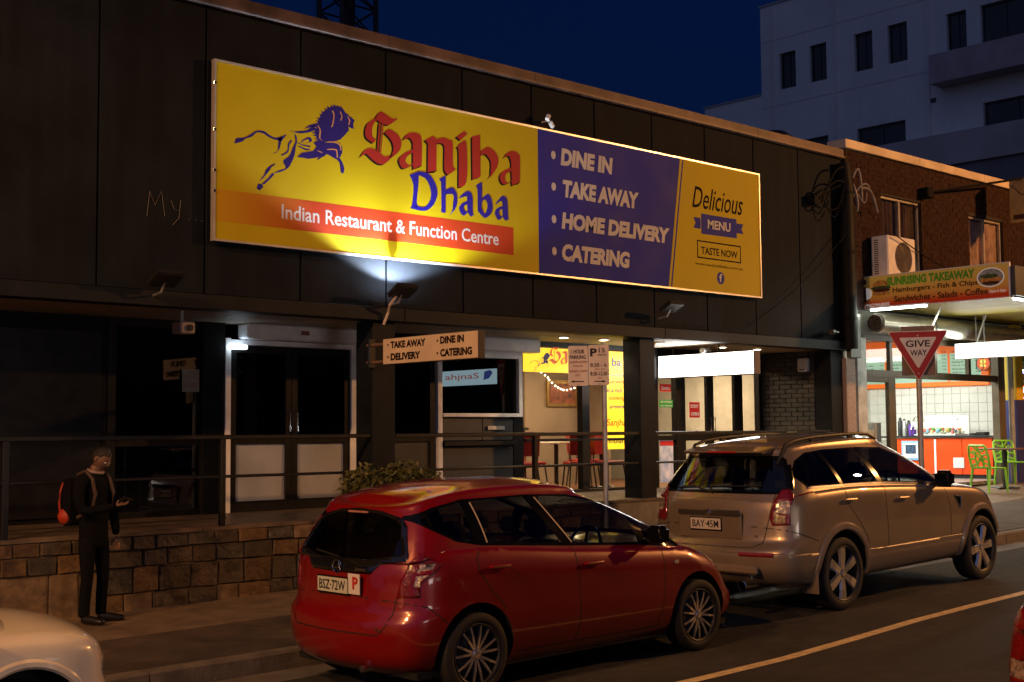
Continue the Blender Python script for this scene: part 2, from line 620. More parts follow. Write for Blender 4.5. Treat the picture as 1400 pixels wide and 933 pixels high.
for ci, (zt, zb) in enumerate(COURSE):
    x = 3.0 + rs.uniform(0, 0.2)
    while x < 13.2:
        L = rs.uniform(0.24, 0.40) if ci != 2 else rs.uniform(0.26, 0.38)
        if x < 5.62 and ci >= 2:
            # the left end below the second course is large pale blocks
            if ci == 2:
                L = rs.uniform(0.45, 0.62)
                x1 = min(x + L, 5.66)
                dz = zf(x, 12.2) - 0.91
                stone(x, x1, 0.05, 0.50 + 0.06, 3 if rs.random() > 0.2 else 4)
            x += L if ci == 2 else 0.4
            continue
        dz = zf(x, 12.2) - 0.91
        zbb = zb if ci < 3 else zp(x, 12.2) - 0.04
        mi = rs.choices([0, 1, 2, 3, 4], [3, 3, 4, 2 if ci > 1 else 0.6, 3])[0]
        if x + L > 5.62 and x < 5.62 and ci < 2:
            pass
        stone(x, x + L, zbb + dz, zt + dz, mi)
        x += L
# the plain rendered stretch hidden mostly behind the parked cars
m = MB().box((13.25, 12.205, 0.0), (18.9, 12.24, 0.9))
par(m.build('render_panel', mat('grey_cement_render', (0.2, 0.18, 0.15), 0.7, var=0.15, bump=0.2)), sw)

# shopfront under the terrace soffit, plane y = 13.6
SY = 13.6
def bx(name, m_, x0, x1, z0, z1, y0=SY, y1=SY + 0.08, c=0.004, p=None):
    o = MB().bbox((x0, y0, z0), (x1, y1, z1), c).build(name, m_)
    par(o, p or rb)
    return o
frame_dark = mat('dark_window_frame', (0.009, 0.009, 0.010), 0.4, var=0.1, bump=0.02, spec=0.2)
bx('wall_section', dark_wall, -0.2, 6.60, 0.85, 3.18, SY - 0.02, SY + 0.1)
for k in range(4):
    bx('blind_panel', mat('black_gloss_panel', (0.012, 0.012, 0.014), 0.25, var=0.1, bump=0.02), 1.2 + k * 1.34, 2.5 + k * 1.34, 1.0, 3.0, SY - 0.045, SY - 0.02)
# far left room window
wn = bx('window_frame', frame_dark, 6.60, 6.70, 0.9, 3.18, SY - 0.03)
bx('window_rail', frame_dark, 6.70, 7.76, 3.08, 3.18, p=wn)
bx('window_rail', frame_dark, 6.70, 7.76, 1.74, 1.84, p=wn)
bx('window_rail', frame_dark, 6.70, 7.76, 0.92, 1.02, p=wn)
par(MB().box((6.70, SY + 0.03, 1.02), (7.76, SY + 0.036, 3.08)).build('pane', glass_dark), wn)
bx('pier', dark_wall, 7.76, 8.05, 0.9, 3.18, SY - 0.05)
# white framed double door with shutter box
bx('door_jamb', white_al, 8.05, 8.125, 0.95, 3.0, SY - 0.06)
bx('door_jamb', white_al, 9.86, 9.935, 0.95, 3.0, SY - 0.06)
sb = bx('shutter_box', white_box, 8.24, 10.0, 2.99, 3.172, SY - 0.24, SY, 0.02)
bx('badge', mat('red_badge', (0.25, 0.08, 0.05), 0.5, var=0, bump=0), 8.98, 9.10, 3.06, 3.11, SY - 0.246, SY - 0.24, 0.001, p=sb)
bx('shutter_bar', white_box, 8.125, 9.86, 2.925, 2.985, SY - 0.06)
def glazed_door(x0, x1, z0, z1, zm, low_mat, handle_side=0, gl=None, split=None):
    st = 0.085
    d = MB().bbox((x0, SY - 0.03, z0), (x0 + st, SY + 0.03, z1), 0.004).bbox((x1 - st, SY - 0.03, z0), (x1, SY + 0.03, z1), 0.004)
    d.bbox((x0 + st, SY - 0.028, z1 - 0.09), (x1 - st, SY + 0.028, z1), 0.004)
    d.bbox((x0 + st, SY - 0.028, z0), (x1 - st, SY + 0.028, z0 + 0.13), 0.004)
    d.bbox((x0 + st, SY - 0.028, zm - 0.05), (x1 - st, SY + 0.028, zm + 0.05), 0.004)
    d = d.build('door', frame_dark)
    par(d, rb)
    par(MB().box((x0 + st, SY, zm + 0.05), (x1 - st, SY + 0.006, z1 - 0.09)).build('pane', gl or glass_dark), d)
    par(MB().box((x0 + st, SY - 0.004, z0 + 0.13), (x1 - st, SY + 0.006, zm - 0.05)).build('lower_panel', low_mat), d)
    hx = x1 - 0.05 if handle_side > 0 else x0 + 0.05
    par(MB().tube([(hx, SY - 0.03, zm + 0.1), (hx, SY - 0.08, zm + 0.1), (hx, SY - 0.08, zm + 0.32), (hx, SY - 0.03, zm + 0.32)], 0.012).build('handle', chrome), d)
    return d
white_lowpanel = mat('white_door_panel', (0.36, 0.39, 0.45), 0.45, var=0.12, vs=2, bump=0.02)
glazed_door(8.13, 8.985, 0.95, 2.92, 1.80, white_lowpanel, 1)
glazed_door(8.99, 9.855, 0.95, 2.92, 1.80, white_lowpanel, 0)
# dark bay with recessed door behind the second column
bx('wall_section', dark_wall, 9.935, 10.45, 0.9, 3.18, SY, SY + 0.1)
glazed_door(10.45, 11.25, 0.95, 2.95, 1.80, mat('black_door_panel', (0.03, 0.03, 0.035), 0.4, var=0.1, bump=0.02), 0)
bx('door_head', dark_wall, 10.45, 11.25, 2.955, 3.18)
bx('door_jamb', white_al, 11.28, 11.36, 0.95, 3.0, SY - 0.06)
# servery window with white frame and roller shutter box
sv = bx('servery_frame', white_al, 12.76, 12.83, 2.08, 2.96, SY - 0.07)
bx('frame_bar', white_al, 11.36, 12.76, 2.90, 2.96, SY - 0.07, p=sv)
bx('frame_bar', white_al, 11.36, 12.76, 2.08, 2.13, SY - 0.07, p=sv)
par(MB().box((11.36, SY, 2.13), (12.76, SY + 0.006, 2.90)).build('pane', glass_dark), sv)
bx('shutter_box', white_box, 11.34, 13.02, 2.985, 3.172, SY - 0.26, SY, 0.02)
bx('shutter_bar', white_box, 11.36, 12.83, 2.962, 2.984, SY - 0.08)
lowp = mat('dark_blue_grey_panel', (0.018, 0.021, 0.027), 0.5, var=0.15, bump=0.04)
bx('lower_wall_panel', lowp, 11.37, 12.10, 1.76, 2.06, SY - 0.02, SY + 0.05)
lw = bx('lower_wall_panel', lowp, 12.11, 12.68, 1.76, 2.06, SY - 0.02, SY + 0.05)
bx('mail_slot', steel, 12.18, 12.50, 1.90, 1.955, SY - 0.05, SY - 0.02, p=lw)
bx('lower_wall_panel', lowp, 11.37, 12.68, 0.97, 1.68, SY - 0.02, SY + 0.05)
bx('counter_ledge', frame_dark, 11.37, 12.70, 1.69, 1.75, SY - 0.09, SY + 0.05)
bx('pier', dark_wall, 12.70, 12.90, 0.9, 3.18, SY - 0.01)
# restaurant window
wf_ = bx('window_frame', frame_dark, 12.90, 15.70, 3.10, 3.18, SY - 0.02)
bx('window_rail', frame_dark, 12.90, 15.70, 0.93, 1.02, SY - 0.02, p=wf_)
bx('window_rail', frame_dark, 12.93, 15.70, 1.73, 1.77, SY - 0.02, p=wf_)
bx('mullion', frame_dark, 14.08, 14.24, 1.02, 3.10, SY - 0.03, p=wf_)
bx('mullion', frame_dark, 15.55, 15.70, 1.02, 3.10, SY - 0.03, p=wf_)
for a, b in ((12.90, 14.08), (14.24, 15.55)):
    par(MB().box((a, SY + 0.02, 1.02), (b, SY + 0.026, 3.10)).build('pane', glass_clear), wf_)
# entrance: sidelights and double doors
ef = bx('entrance_frame', frame_dark, 15.70, 15.80, 0.95, 3.18, SY - 0.03)
bx('mullion', frame_dark, 16.24, 16.38, 0.95, 2.9, SY - 0.03, p=ef)
bx('mullion', frame_dark, 17.83, 17.97, 0.95, 2.9, SY - 0.03, p=ef)
bx('mullion', frame_dark, 18.43, 18.53, 0.95, 3.18, SY - 0.03, p=ef)
bx('transom', frame_dark, 15.80, 18.43, 2.9, 3.18, SY - 0.03, p=ef)
for a, b in ((15.80, 16.24), (17.97, 18.43)):
    par(MB().box((a, SY + 0.02, 1.0), (b, SY + 0.026, 2.9)).build('pane', glass_clear), ef)
    bx('frame_bar', frame_dark, a, b, 1.72, 1.80, SY - 0.02, p=ef)
glazed_door(16.38, 17.10, 0.98, 2.895, 1.76, glass_clear, 1, glass_clear)
glazed_door(17.105, 17.83, 0.98, 2.895, 1.76, glass_clear, 0, glass_clear)

# return wall of dark painted bricks at the right end of the terrace
bw = thing('brick_return_wall', 'dark painted brick side wall at the right end of the terrace beside the glass entrance', 'wall', (18.6, 13.0, 0.9))
par(MB().box((18.56, 12.53, 0.9), (18.8, 13.6, 3.17)).build('wall_core', dark_wall), bw)
brick_m = mat('charcoal_painted_brick', (0.052, 0.050, 0.050), 0.6, var=0.15, vs=10, bump=0.35, bs=60, rnd=0.12)
bme = MB().bbox((0, 0, 0), (0.02, 0.222, 0.069), 0.004).build('brick', brick_m)
par(bme, bw)
first = True
for r_ in range(29):
    z = 0.95 + r_ * 0.0765
    y = 12.535 + (0.0 if r_ % 2 else -0.115)
    while y < 13.6:
        y0 = max(y, 12.532)
        y1 = min(y + 0.222, 13.598)
        if y1 - y0 > 0.04:
            o = bme if first else bme.copy()
            if not first:
                C.objects.link(o)
            first = False
            o.parent = bw
            o.matrix_parent_inverse = wm(bw).inverted()
            o.location = (18.541 + random.uniform(-0.002, 0.002), y0, z)
            o.scale = (1, (y1 - y0) / 0.222, 1)
        y += 0.232
# ------------------------------------------------------------------ restaurant interior
wall_beige = mat('beige_plaster', (0.28, 0.21, 0.15), 0.7, var=0.12, vs=1.2, bump=0.05)
floor_red = mat('terracotta_floor', (0.22, 0.10, 0.05), 0.35, var=0.2, vs=3, bump=0.03)
room = thing('dining_room', 'warm lit dining room with beige walls behind the restaurant window', 'room', (15.5, 16, 0.95))
par(MB().box((12.86, 13.72, 0.9), (19.6, 18.2, 0.95)).build('floor', floor_red), room)
par(MB().box((12.86, 18.2, 0.9), (19.6, 18.3, 3.3)).build('back_wall', wall_beige), room)
par(MB().box((12.80, 13.7, 0.9), (12.86, 18.2, 3.3)).build('side_wall', wall_beige), room)
par(MB().box((19.6, 13.7, 0.9), (19.7, 18.2, 3.3)).build('side_wall', wall_beige), room)
par(MB().box((12.86, 13.72, 3.22), (19.6, 18.2, 3.3)).build('ceiling', soffit_m), room)
par(MB().box((17.2, 16.0, 0.95), (17.32, 18.2, 3.2)).build('partition', wall_beige), room)
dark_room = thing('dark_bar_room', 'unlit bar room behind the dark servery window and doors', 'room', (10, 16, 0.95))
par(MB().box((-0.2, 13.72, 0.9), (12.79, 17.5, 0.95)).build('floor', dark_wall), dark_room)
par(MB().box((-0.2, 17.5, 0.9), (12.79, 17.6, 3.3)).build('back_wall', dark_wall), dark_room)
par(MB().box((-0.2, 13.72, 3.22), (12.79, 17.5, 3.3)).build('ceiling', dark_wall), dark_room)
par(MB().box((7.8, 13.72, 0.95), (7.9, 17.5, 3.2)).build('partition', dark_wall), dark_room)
WARM = (1.0, 0.72, 0.42)
lamp('dining_ceiling_light', 'AREA', (14.6, 15.4, 3.18), 120, WARM, sx=2.0, sy=0.8, target=(14.6, 15.4, 0))
lamp('entrance_ceiling_light', 'AREA', (17.9, 14.9, 3.18), 105, WARM, sx=1.0, sy=0.6, target=(17.9, 14.9, 0))
# fluorescent batten seen through the white framed door
tl = MB().bbox((8.07, 13.44, 2.865), (8.29, 13.53, 2.918), 0.01).build('entry_lamp', glow('cold_tube_glow', (0.75, 0.92, 1.0), 4))
tag(tl, 'small cold white lamp glowing at the top left corner of the white framed door', 'light')

def chair_mesh(root, seat_m, leg_m, h=0.46, back=0.9):
    m = MB().bbox((-0.21, -0.21, h - 0.05), (0.21, 0.21, h), 0.02)
    par(m.build('seat', seat_m), root)
    m = MB()
    vs = []
    for i in range(6):
        z = h + 0.10 + (back - h - 0.10) * i / 5
        y = 0.19 + 0.03 * i / 5
        for j in range(7):
            x = -0.20 + 0.40 * j / 6
            vs.append((x, y + 0.03 * (1 - ((j - 3) / 3) ** 2), z + (0.02 * (1 - ((j - 3) / 3) ** 2) if i == 5 else 0)))
    fs = [(i * 7 + j, i * 7 + j + 1, i * 7 + j + 8, i * 7 + j + 7) for i in range(5) for j in range(6)]
    n = len(vs)
    vs += [(a, b + 0.025, c) for a, b, c in vs]
    fs += [tuple(q + n for q in f[::-1]) for f in fs]
    edge = [j for j in range(7)] + [6 + 7 * i for i in range(1, 6)] + [35 + j for j in range(5, -1, -1)] + [7 * i for i in range(4, 0, -1)]
    for i in range(len(edge)):
        a, b = edge[i], edge[(i + 1) % len(edge)]
        fs.append((a, a + n, b + n, b))
    par(m.add(vs, fs).build('backrest', seat_m, smooth=True), root)
    for sx in (-1, 1):
        for sy in (-1, 1):
            top = (sx * 0.18, sy * 0.18, h - 0.04)
            par(MB().tube([(sx * 0.22, sy * 0.23, 0), top] + ([(sx * 0.18, 0.21, back - 0.15)] if sy > 0 else []), 0.013, 6).build('leg', leg_m), root)
red_vinyl = mat('red_vinyl', (0.30, 0.02, 0.02), 0.35, var=0.1, bump=0.05)
GRP = 'red dining chairs inside the restaurant'
c0 = thing('dining_chair', 'red dining chair nearest the dark servery wall inside the restaurant window', 'chair', group=GRP)
chair_mesh(c0, red_vinyl, black_pl)
spots = [(13.55, 14.35, 2.9, 'red dining chair nearest the dark servery wall inside the restaurant window'),
         (14.25, 14.9, -0.3, 'red dining chair with its back to the window mullion, second row of tables'),
         (14.75, 14.3, 2.6, 'red dining chair directly behind the parking sign pole'),
         (15.55, 14.45, 1.5, 'red dining chair beside the yellow poster behind the column'),
         (16.2, 15.6, 0.4, 'red dining chair seen through the glass left of the entrance doors'),
         (13.5, 15.5, 0.2, 'red dining chair deep in the room behind the left table')]
for i, (x, y, a, lb) in enumerate(spots):
    M = Matrix.Translation((x, y, 0.95)) @ Matrix.Rotation(a, 4, 'Z')
    c = c0 if i == 0 else copy_thing(c0, M)
    if i == 0:
        c0.matrix_basis = M
    c['label'] = lb
t0 = thing('dining_table', 'dining table with white cloth top nearest the servery end of the window', 'table', group='dining tables in the restaurant')
par(MB().bbox((-0.4, -0.4, 0.73), (0.4, 0.4, 0.76), 0.006).build('table_top', mat('white_laminate', (0.7, 0.66, 0.58), 0.3, var=0.05, bump=0)), t0)
par(MB().tube([(0, 0, 0.03), (0, 0, 0.73)], 0.035).build('pedestal', black_pl), t0)
par(MB().bbox((-0.25, -0.05, 0), (0.25, 0.05, 0.03), 0.008).bbox((-0.05, -0.25, 0.001), (0.05, 0.25, 0.029), 0.008).build('base', black_pl), t0)
for i, (x, y, a, lb) in enumerate([(13.7, 14.95, 0.0, 'dining table with white cloth top nearest the servery end of the window'), (14.95, 15.0, 0.1, 'dining table behind the mullion of the restaurant window'), (15.9, 14.9, 0.0, 'dining table beside the entrance sidelight')]):
    M = Matrix.Translation((x, y, 0.95)) @ Matrix.Rotation(a, 4, 'Z')
    c = t0 if i == 0 else copy_thing(t0, M)
    if i == 0:
        t0.matrix_basis = M
    c['label'] = lb
# string of bulbs on the back wall, framed picture
st = thing('string_lights', 'drooping string of small warm bulbs above the framed picture in the dining room', 'string lights', (16.4, 16.4, 2.7))
pts = [(16.01, 2.93), (16.10, 2.88), (16.17, 2.84), (16.2, 2.80), (16.27, 2.75), (16.35, 2.70), (16.42, 2.67), (16.49, 2.645), (16.55, 2.63), (16.64, 2.63), (16.74, 2.65), (16.83, 2.67)]
P3 = [(x, 16.42 , z) for x, z in pts]
par(MB().tube(P3, 0.004, 4).build('wire', black_pl), st)
bulb = None
bm_ = glow('warm_bulb_glow', (1.0, 0.8, 0.5), 9)
for p in P3:
    m = MB()
    b = bmesh.new()
    bmesh.ops.create_icosphere(b, subdivisions=1, radius=0.018)
    m.bm(b, Matrix.Translation((p[0], p[1] - 0.01, p[2] - 0.02)))
    par(m.build('bulb', bm_), st)
pf = thing('framed_picture', 'small framed picture on the partition under the string lights', 'picture', (16.55, 16.45, 2.5))
par(MB().box((16.2, 16.46, 2.32), (16.95, 16.50, 2.78)).build('picture_frame', mat('gilt_frame', (0.3, 0.18, 0.06), 0.4, metal=0.5, var=0.2, bump=0.1)), pf)
par(MB().box((16.26, 16.452, 2.38), (16.89, 16.459, 2.72)).build('print', mat('dark_red_print', (0.05, 0.02, 0.015), 0.5, var=0.9, vs=9, bump=0, col2=(0.35, 0.08, 0.03))), pf)
par(MB().box((15.7, 16.5, 0.95), (17.2, 16.6, 3.2)).build('partition', wall_beige), room)
bar = thing('bar_counter', 'red fronted bar counter at the back of the dining room', 'counter', (14.6, 16.6, 0.95))
par(MB().bbox((13.2, 16.4, 0.95), (15.6, 16.9, 1.9), 0.01).build('front_panel', mat('red_counter_front', (0.28, 0.03, 0.02), 0.3, var=0.1, bump=0.02)), bar)
par(MB().bbox((13.15, 16.35, 1.905), (15.65, 16.95, 1.95), 0.01).build('counter_top', black_pl), bar)

# glowing box added for a sign's reflection in the servery glass (lettering mirrored)
UX, UY, UZ, NY = (1, 0, 0), (0, 1, 0), (0, 0, 1), (0, -1, 0)
ls = thing('reflected_sign_box', 'cold white glowing box in the dark servery window standing for a reflected sign', 'sign', (12.7, 14.5, 2.66))
par(MB().bbox((12.605, 13.80, 2.54), (12.72, 15.2, 2.79), 0.01).build('box', black_pl), ls)
par(MB().box((12.598, 13.82, 2.555), (12.604, 15.18, 2.775)).build('face', glow('sign_reflection_glow', (0.62, 0.82, 1.0), 1.5)), ls)
m = MB()
text(m, 'ahjnaS', (12.594, 14.95, 2.62), (0, -1, 0), UZ, 0.75, 0.11, 0.01)
par(m.build('lettering', glow('pale_red_glow', (0.9, 0.25, 0.2), 0.9)), ls)
m = MB()
m.prism([(0, 0), (0.12, 0.02), (0.2, 0.1), (0.14, 0.14), (0.02, 0.12)], (12.595, 14.1, 2.62), (0, -1, 0), UZ, (-0.001, 0, 0))
par(m.build('emblem', glow('pale_blue_glow', (0.1, 0.15, 0.6), 0.8)), ls)

# ------------------------------------------------------------------ the big banner
sgn = thing('restaurant_banner', 'huge yellow and blue banner with leaping lion and red blackletter name on the facade', 'sign', (11.8, 12.15, 3.9))
SYb = 12.10
BX0, BX1, BX2, BZ0, BZ1 = 7.055, 11.783, 16.53, 3.91, 5.80
yel = mat('banner_yellow', (0.52, 0.405, 0.006), 0.6, var=0.03, vs=2, bump=0.02, bs=30, spec=0.15)
blu = mat('banner_navy', (0.010, 0.016, 0.30), 0.6, var=0.05, vs=2, bump=0.02, bs=30, spec=0.15)
par(MB().box((BX0, SYb + 0.004, BZ0), (BX2, SYb + 0.05, BZ1)).build('backing_board', steel), sgn)
par(MB().box((BX0, SYb, BZ0), (BX1, SYb + 0.003, BZ1)).build('yellow_panel', yel), sgn)
def poly(name, pts, m_, parent, y, th=0.001):
    return par_(MB().prism(pts, (0, y, 0), UX, UZ, (0, th, 0)).build(name, m_), parent)
def par_(o, p):
    par(o, p)
    return o
poly('navy_panel', [(BX1 + 0.002, BZ0), (14.352, BZ0), (14.652, BZ1), (BX1 + 0.002, BZ1)], blu, sgn, SYb, 0.003)
poly('yellow_panel', [(14.356, BZ0), (BX2, BZ0), (BX2, BZ1), (14.656, BZ1)], yel, sgn, SYb, 0.003)
poly('stripe', [(14.405, BZ0 + 0.01), (14.432, BZ0 + 0.01), (14.732, BZ1 - 0.01), (14.705, BZ1 - 0.01)], blu, sgn, SYb - 0.0009)
redm = mat('banner_red', (0.46, 0.035, 0.015), 0.6, spec=0.15, var=0.04, bump=0.01)
redl = mat('letter_red', (0.38, 0.025, 0.02), 0.6, spec=0.15, var=0.04, bump=0.01)
blul = mat('letter_blue', (0.016, 0.012, 0.28), 0.6, spec=0.15, var=0.04, bump=0.01)
lion_m = mat('lion_navy', (0.02, 0.012, 0.17), 0.6, spec=0.15, var=0.04, bump=0.01)
shadow_ink = mat('letter_edge_ink', (0.02, 0.012, 0.012), 0.7, var=0, bump=0, spec=0.05)
whi = mat('letter_white', (0.58, 0.56, 0.55), 0.6, spec=0.15, var=0.04, bump=0.0)
# the band fades from orange at its left end into red: printed gradient
band_m = bpy.data.materials.new('band_print')
band_m.use_nodes = True
_t = band_m.node_tree
_p = _t.nodes['Principled BSDF']
_p.inputs['Roughness'].default_value = 0.6
_p.inputs['Specular IOR Level'].default_value = 0.15
_g = _t.nodes.new('ShaderNodeNewGeometry')
_s = _t.nodes.new('ShaderNodeSeparateXYZ')
_m = _t.nodes.new('ShaderNodeMapRange')
_m.inputs[1].default_value = 7.05
_m.inputs[2].default_value = 8.3
_c = _t.nodes.new('ShaderNodeMix')
_c.data_type = 'RGBA'
_c.inputs[6].default_value = (0.56, 0.33, 0.010, 1)
_c.inputs[7].default_value = (0.46, 0.045, 0.012, 1)
_t.links.new(_g.outputs['Position'], _s.inputs[0])
_t.links.new(_s.outputs['X'], _m.inputs[0])
_t.links.new(_m.outputs[0], _c.inputs[0])
_t.links.new(_c.outputs[2], _p.inputs['Base Color'])
poly('band', [(7.06, 4.10), (11.335, 4.105), (11.335, 4.46), (7.06, 4.44)], band_m, sgn, SYb - 0.0009)
SANJHA=[[9.144,5.509,9.144,5.505,9.22,5.608,9.185,5.502,9.292,5.596,9.24,5.477,9.365,5.564,9.323,5.467,9.417,5.555,9.385,5.493,9.491,5.577,9.491,5.575],[9.158,5.524,9.181,5.501,9.107,5.494,9.148,5.479,9.036,5.434,9.117,5.43,9.006,5.355,9.103,5.369,9.016,5.282,9.107,5.307,9.066,5.245,9.139,5.279,9.127,5.224,9.164,5.276],[9.207,5.475,9.23,5.472,9.176,5.131,9.198,5.126],[9.251,5.47,9.271,5.465,9.219,5.129,9.237,5.127],[9.283,5.37,9.337,5.422,9.343,5.331,9.417,5.409,9.395,5.28,9.5,5.362,9.416,5.207,9.536,5.283,9.395,5.137,9.51,5.195,9.336,5.07,9.416,5.106],[8.935,5.035,8.937,5.033,8.995,5.119,9.005,5.081,9.066,5.152,9.046,5.07,9.137,5.151,9.106,5.03,9.219,5.124,9.188,4.993,9.291,5.089,9.27,4.994,9.416,5.135,9.345,5.046],[9.559,5.324,9.562,5.323,9.617,5.4,9.602,5.347,9.692,5.432,9.66,5.361,9.778,5.435,9.704,5.316,9.843,5.376,9.708,5.24,9.841,5.071,9.712,5.028,9.839,5.061,9.716,4.992],[9.713,5.236,9.712,5.197,9.574,5.167,9.637,5.149,9.504,5.093,9.595,5.089,9.51,5.035,9.609,5.054,9.567,4.984,9.658,5.035,9.712,5.049,9.712,5.071],[10.018,5.44,9.891,5.373,10.076,5.41,9.941,5.334,10.075,5.345,9.94,5.273,10.069,5.036,9.935,5.019,10.067,5.026,9.935,4.986],[10.08,5.411,10.08,5.359,10.185,5.447,10.162,5.371,10.263,5.433,10.195,5.341,10.331,5.399,10.2,5.302,10.333,5.12,10.194,5.075,10.378,5.081,10.216,5.021,10.26,4.997,10.256,4.993],[10.388,5.486,10.391,5.485,10.515,5.576,10.456,5.452,10.572,5.549,10.572,5.547],[10.479,5.438,10.387,5.351,10.555,5.423,10.426,5.316,10.551,4.956,10.423,4.918,10.429,4.865,10.424,4.859],[10.782,5.572,10.646,5.528,10.782,5.038,10.649,4.991],[10.788,5.368,10.787,5.309,10.899,5.432,10.863,5.337,11.006,5.407,10.934,5.29,11.078,5.327,10.957,5.239,11.072,5.219,10.956,5.153,10.979,5.09,10.943,5.073,10.871,5.005,10.869,5.001],[11.179,5.338,11.182,5.335,11.248,5.415,11.236,5.364,11.347,5.447,11.277,5.359,11.433,5.422,11.308,5.287,11.462,5.362,11.307,5.232,11.454,5.069,11.317,5.034,11.448,5.054,11.322,4.994],[11.312,5.229,11.312,5.187,11.173,5.169,11.233,5.141,11.111,5.098,11.196,5.091,11.123,5.027,11.208,5.038,11.183,4.995,11.268,5.024,11.318,5.048,11.318,5.07]]
DHABA=[[9.793,4.976,9.654,4.917,9.793,4.86,9.711,4.799,9.764,4.619,9.693,4.577,9.778,4.553,9.656,4.519],[9.776,4.977,9.789,4.935,9.939,4.973,9.906,4.9,10.048,4.867,9.964,4.813,10.083,4.742,9.985,4.705,10.024,4.606,9.937,4.602,9.893,4.515,9.86,4.554,9.667,4.517,9.759,4.563],[10.211,4.982,10.108,4.926,10.215,4.939,10.141,4.896,10.208,4.523,10.145,4.525],[10.21,4.805,10.214,4.749,10.316,4.848,10.308,4.769,10.383,4.795,10.34,4.738,10.398,4.692,10.33,4.658,10.359,4.583,10.313,4.557,10.275,4.505,10.273,4.506],[10.428,4.739,10.433,4.729,10.555,4.833,10.531,4.764,10.642,4.791,10.559,4.742,10.65,4.58,10.564,4.58,10.677,4.557,10.617,4.52],[10.565,4.711,10.565,4.673,10.462,4.661,10.512,4.642,10.427,4.591,10.507,4.608,10.495,4.52,10.541,4.577,10.576,4.581,10.571,4.603],[10.8,4.978,10.706,4.922,10.807,4.917,10.729,4.872,10.797,4.649,10.731,4.607],[10.727,4.61,10.797,4.658,10.855,4.528,10.844,4.584,10.974,4.633,10.892,4.66,10.964,4.775,10.885,4.73,10.905,4.84,10.845,4.761,10.805,4.774,10.805,4.728],[11.028,4.729,11.033,4.719,11.145,4.841,11.12,4.772,11.229,4.806,11.148,4.748,11.244,4.591,11.154,4.581,11.263,4.568,11.209,4.53],[11.155,4.716,11.155,4.677,11.047,4.668,11.099,4.653,11.017,4.594,11.094,4.611,11.081,4.529,11.13,4.579,11.166,4.592,11.161,4.613]]
LION=[[7.284,4.952,7.287,4.95,7.303,5.009,7.38,4.989,7.403,5.034,7.419,5.022,7.48,5.081,7.496,5.058,7.558,5.132,7.558,5.111,7.652,5.138,7.637,5.112,7.732,5.102,7.716,5.08,7.812,5.094,7.801,5.065,7.941,5.15,7.873,5.066],[7.981,5.187,7.998,5.199,8.088,5.206,8.088,5.183,8.204,5.237,8.221,5.212,8.287,5.304,8.329,5.261],[8.157,5.239,8.164,5.245,8.237,5.299,8.287,5.287,8.348,5.339,8.348,5.285],[7.876,5.122,7.831,5.087,7.864,5.044,7.828,5.018,7.832,4.956,7.813,4.932,7.741,4.901,7.744,4.907],[8.022,5.179,8.03,5.183,8.063,5.15,8.047,5.126,8.072,5.088,8.047,5.07,8.056,5.023,8.015,5.01,8.04,4.929,7.974,4.92,7.999,4.84,7.893,4.846,7.958,4.779,7.926,4.774,7.878,4.729,7.846,4.736,7.782,4.697,7.778,4.702],[7.993,5.093,8.009,5.087,7.957,5.05,7.974,5.035,7.942,4.964,7.958,4.953,7.861,4.908,7.877,4.9],[7.797,4.815,7.788,4.804,7.702,4.706,7.683,4.728,7.734,4.735,7.655,4.67,7.631,4.615,7.595,4.587],[7.785,4.687,7.758,4.697,7.718,4.616,7.695,4.623,7.648,4.552,7.629,4.568],[7.577,4.557,7.558,4.5,7.627,4.559,7.596,4.485,7.643,4.531,7.64,4.524],[8.115,5.091,8.118,5.086,8.204,5.153,8.207,5.133,8.257,5.155,8.229,5.118,8.258,5.112,8.221,5.096,8.138,5.084,8.134,5.089],[8.072,5.074,8.075,5.08,8.138,5.053,8.146,5.064,8.246,5.046,8.246,5.065],[8.088,5.034,8.092,5.043,8.171,5.007,8.179,5.026,8.238,5.013,8.241,5.025],[7.67,4.72,7.677,4.727,7.733,4.776,7.726,4.759,7.794,4.809,7.781,4.78]]
LION_GAP=[[8.533,5.508,8.559,5.508,8.559,5.462,8.573,5.457,8.542,5.358,8.556,5.353,8.525,5.324,8.539,5.32],[8.338,5.312,8.355,5.31,8.372,5.26,8.389,5.256,8.363,5.173,8.38,5.176,8.406,5.151,8.409,5.14],[8.474,5.147,8.474,5.135,8.577,5.159,8.577,5.146,8.655,5.137,8.639,5.128,8.667,5.074,8.655,5.07],[8.474,5.061,8.474,5.05,8.56,5.076,8.56,5.063,8.611,5.066,8.598,5.05,8.62,4.981,8.605,4.979],[8.646,5.519,8.663,5.514,8.672,5.465,8.684,5.464,8.654,5.419,8.667,5.412],[8.75,5.478,8.765,5.477,8.777,5.438,8.793,5.438,8.765,5.378,8.779,5.383],[8.338,5.028,8.345,5.02,8.406,5.016,8.406,5.004]]
MANE=[8.346,5.328,8.371,5.403,8.431,5.484,8.508,5.544,8.594,5.575,8.68,5.568,8.724,5.517,8.777,5.489,8.856,5.443,8.835,5.411,8.842,5.346,8.794,5.351,8.768,5.367,8.777,5.322,8.716,5.255,8.655,5.195,8.542,5.157,8.457,5.144,8.406,5.116,8.363,5.145,8.33,5.168,8.304,5.236,8.338,5.283]
FORE=[8.363,5.152,8.457,5.13,8.56,5.157,8.646,5.155,8.684,5.106,8.681,5.047,8.646,4.985,8.689,4.933,8.712,4.864,8.698,4.812,8.663,4.814,8.646,4.927,8.608,4.958,8.543,4.978,8.474,5.004,8.423,4.968,8.33,4.91,8.364,4.957,8.305,4.935,8.221,4.915,8.072,4.917,8.138,4.971,8.288,5.013,8.33,5.069,8.288,5.105]

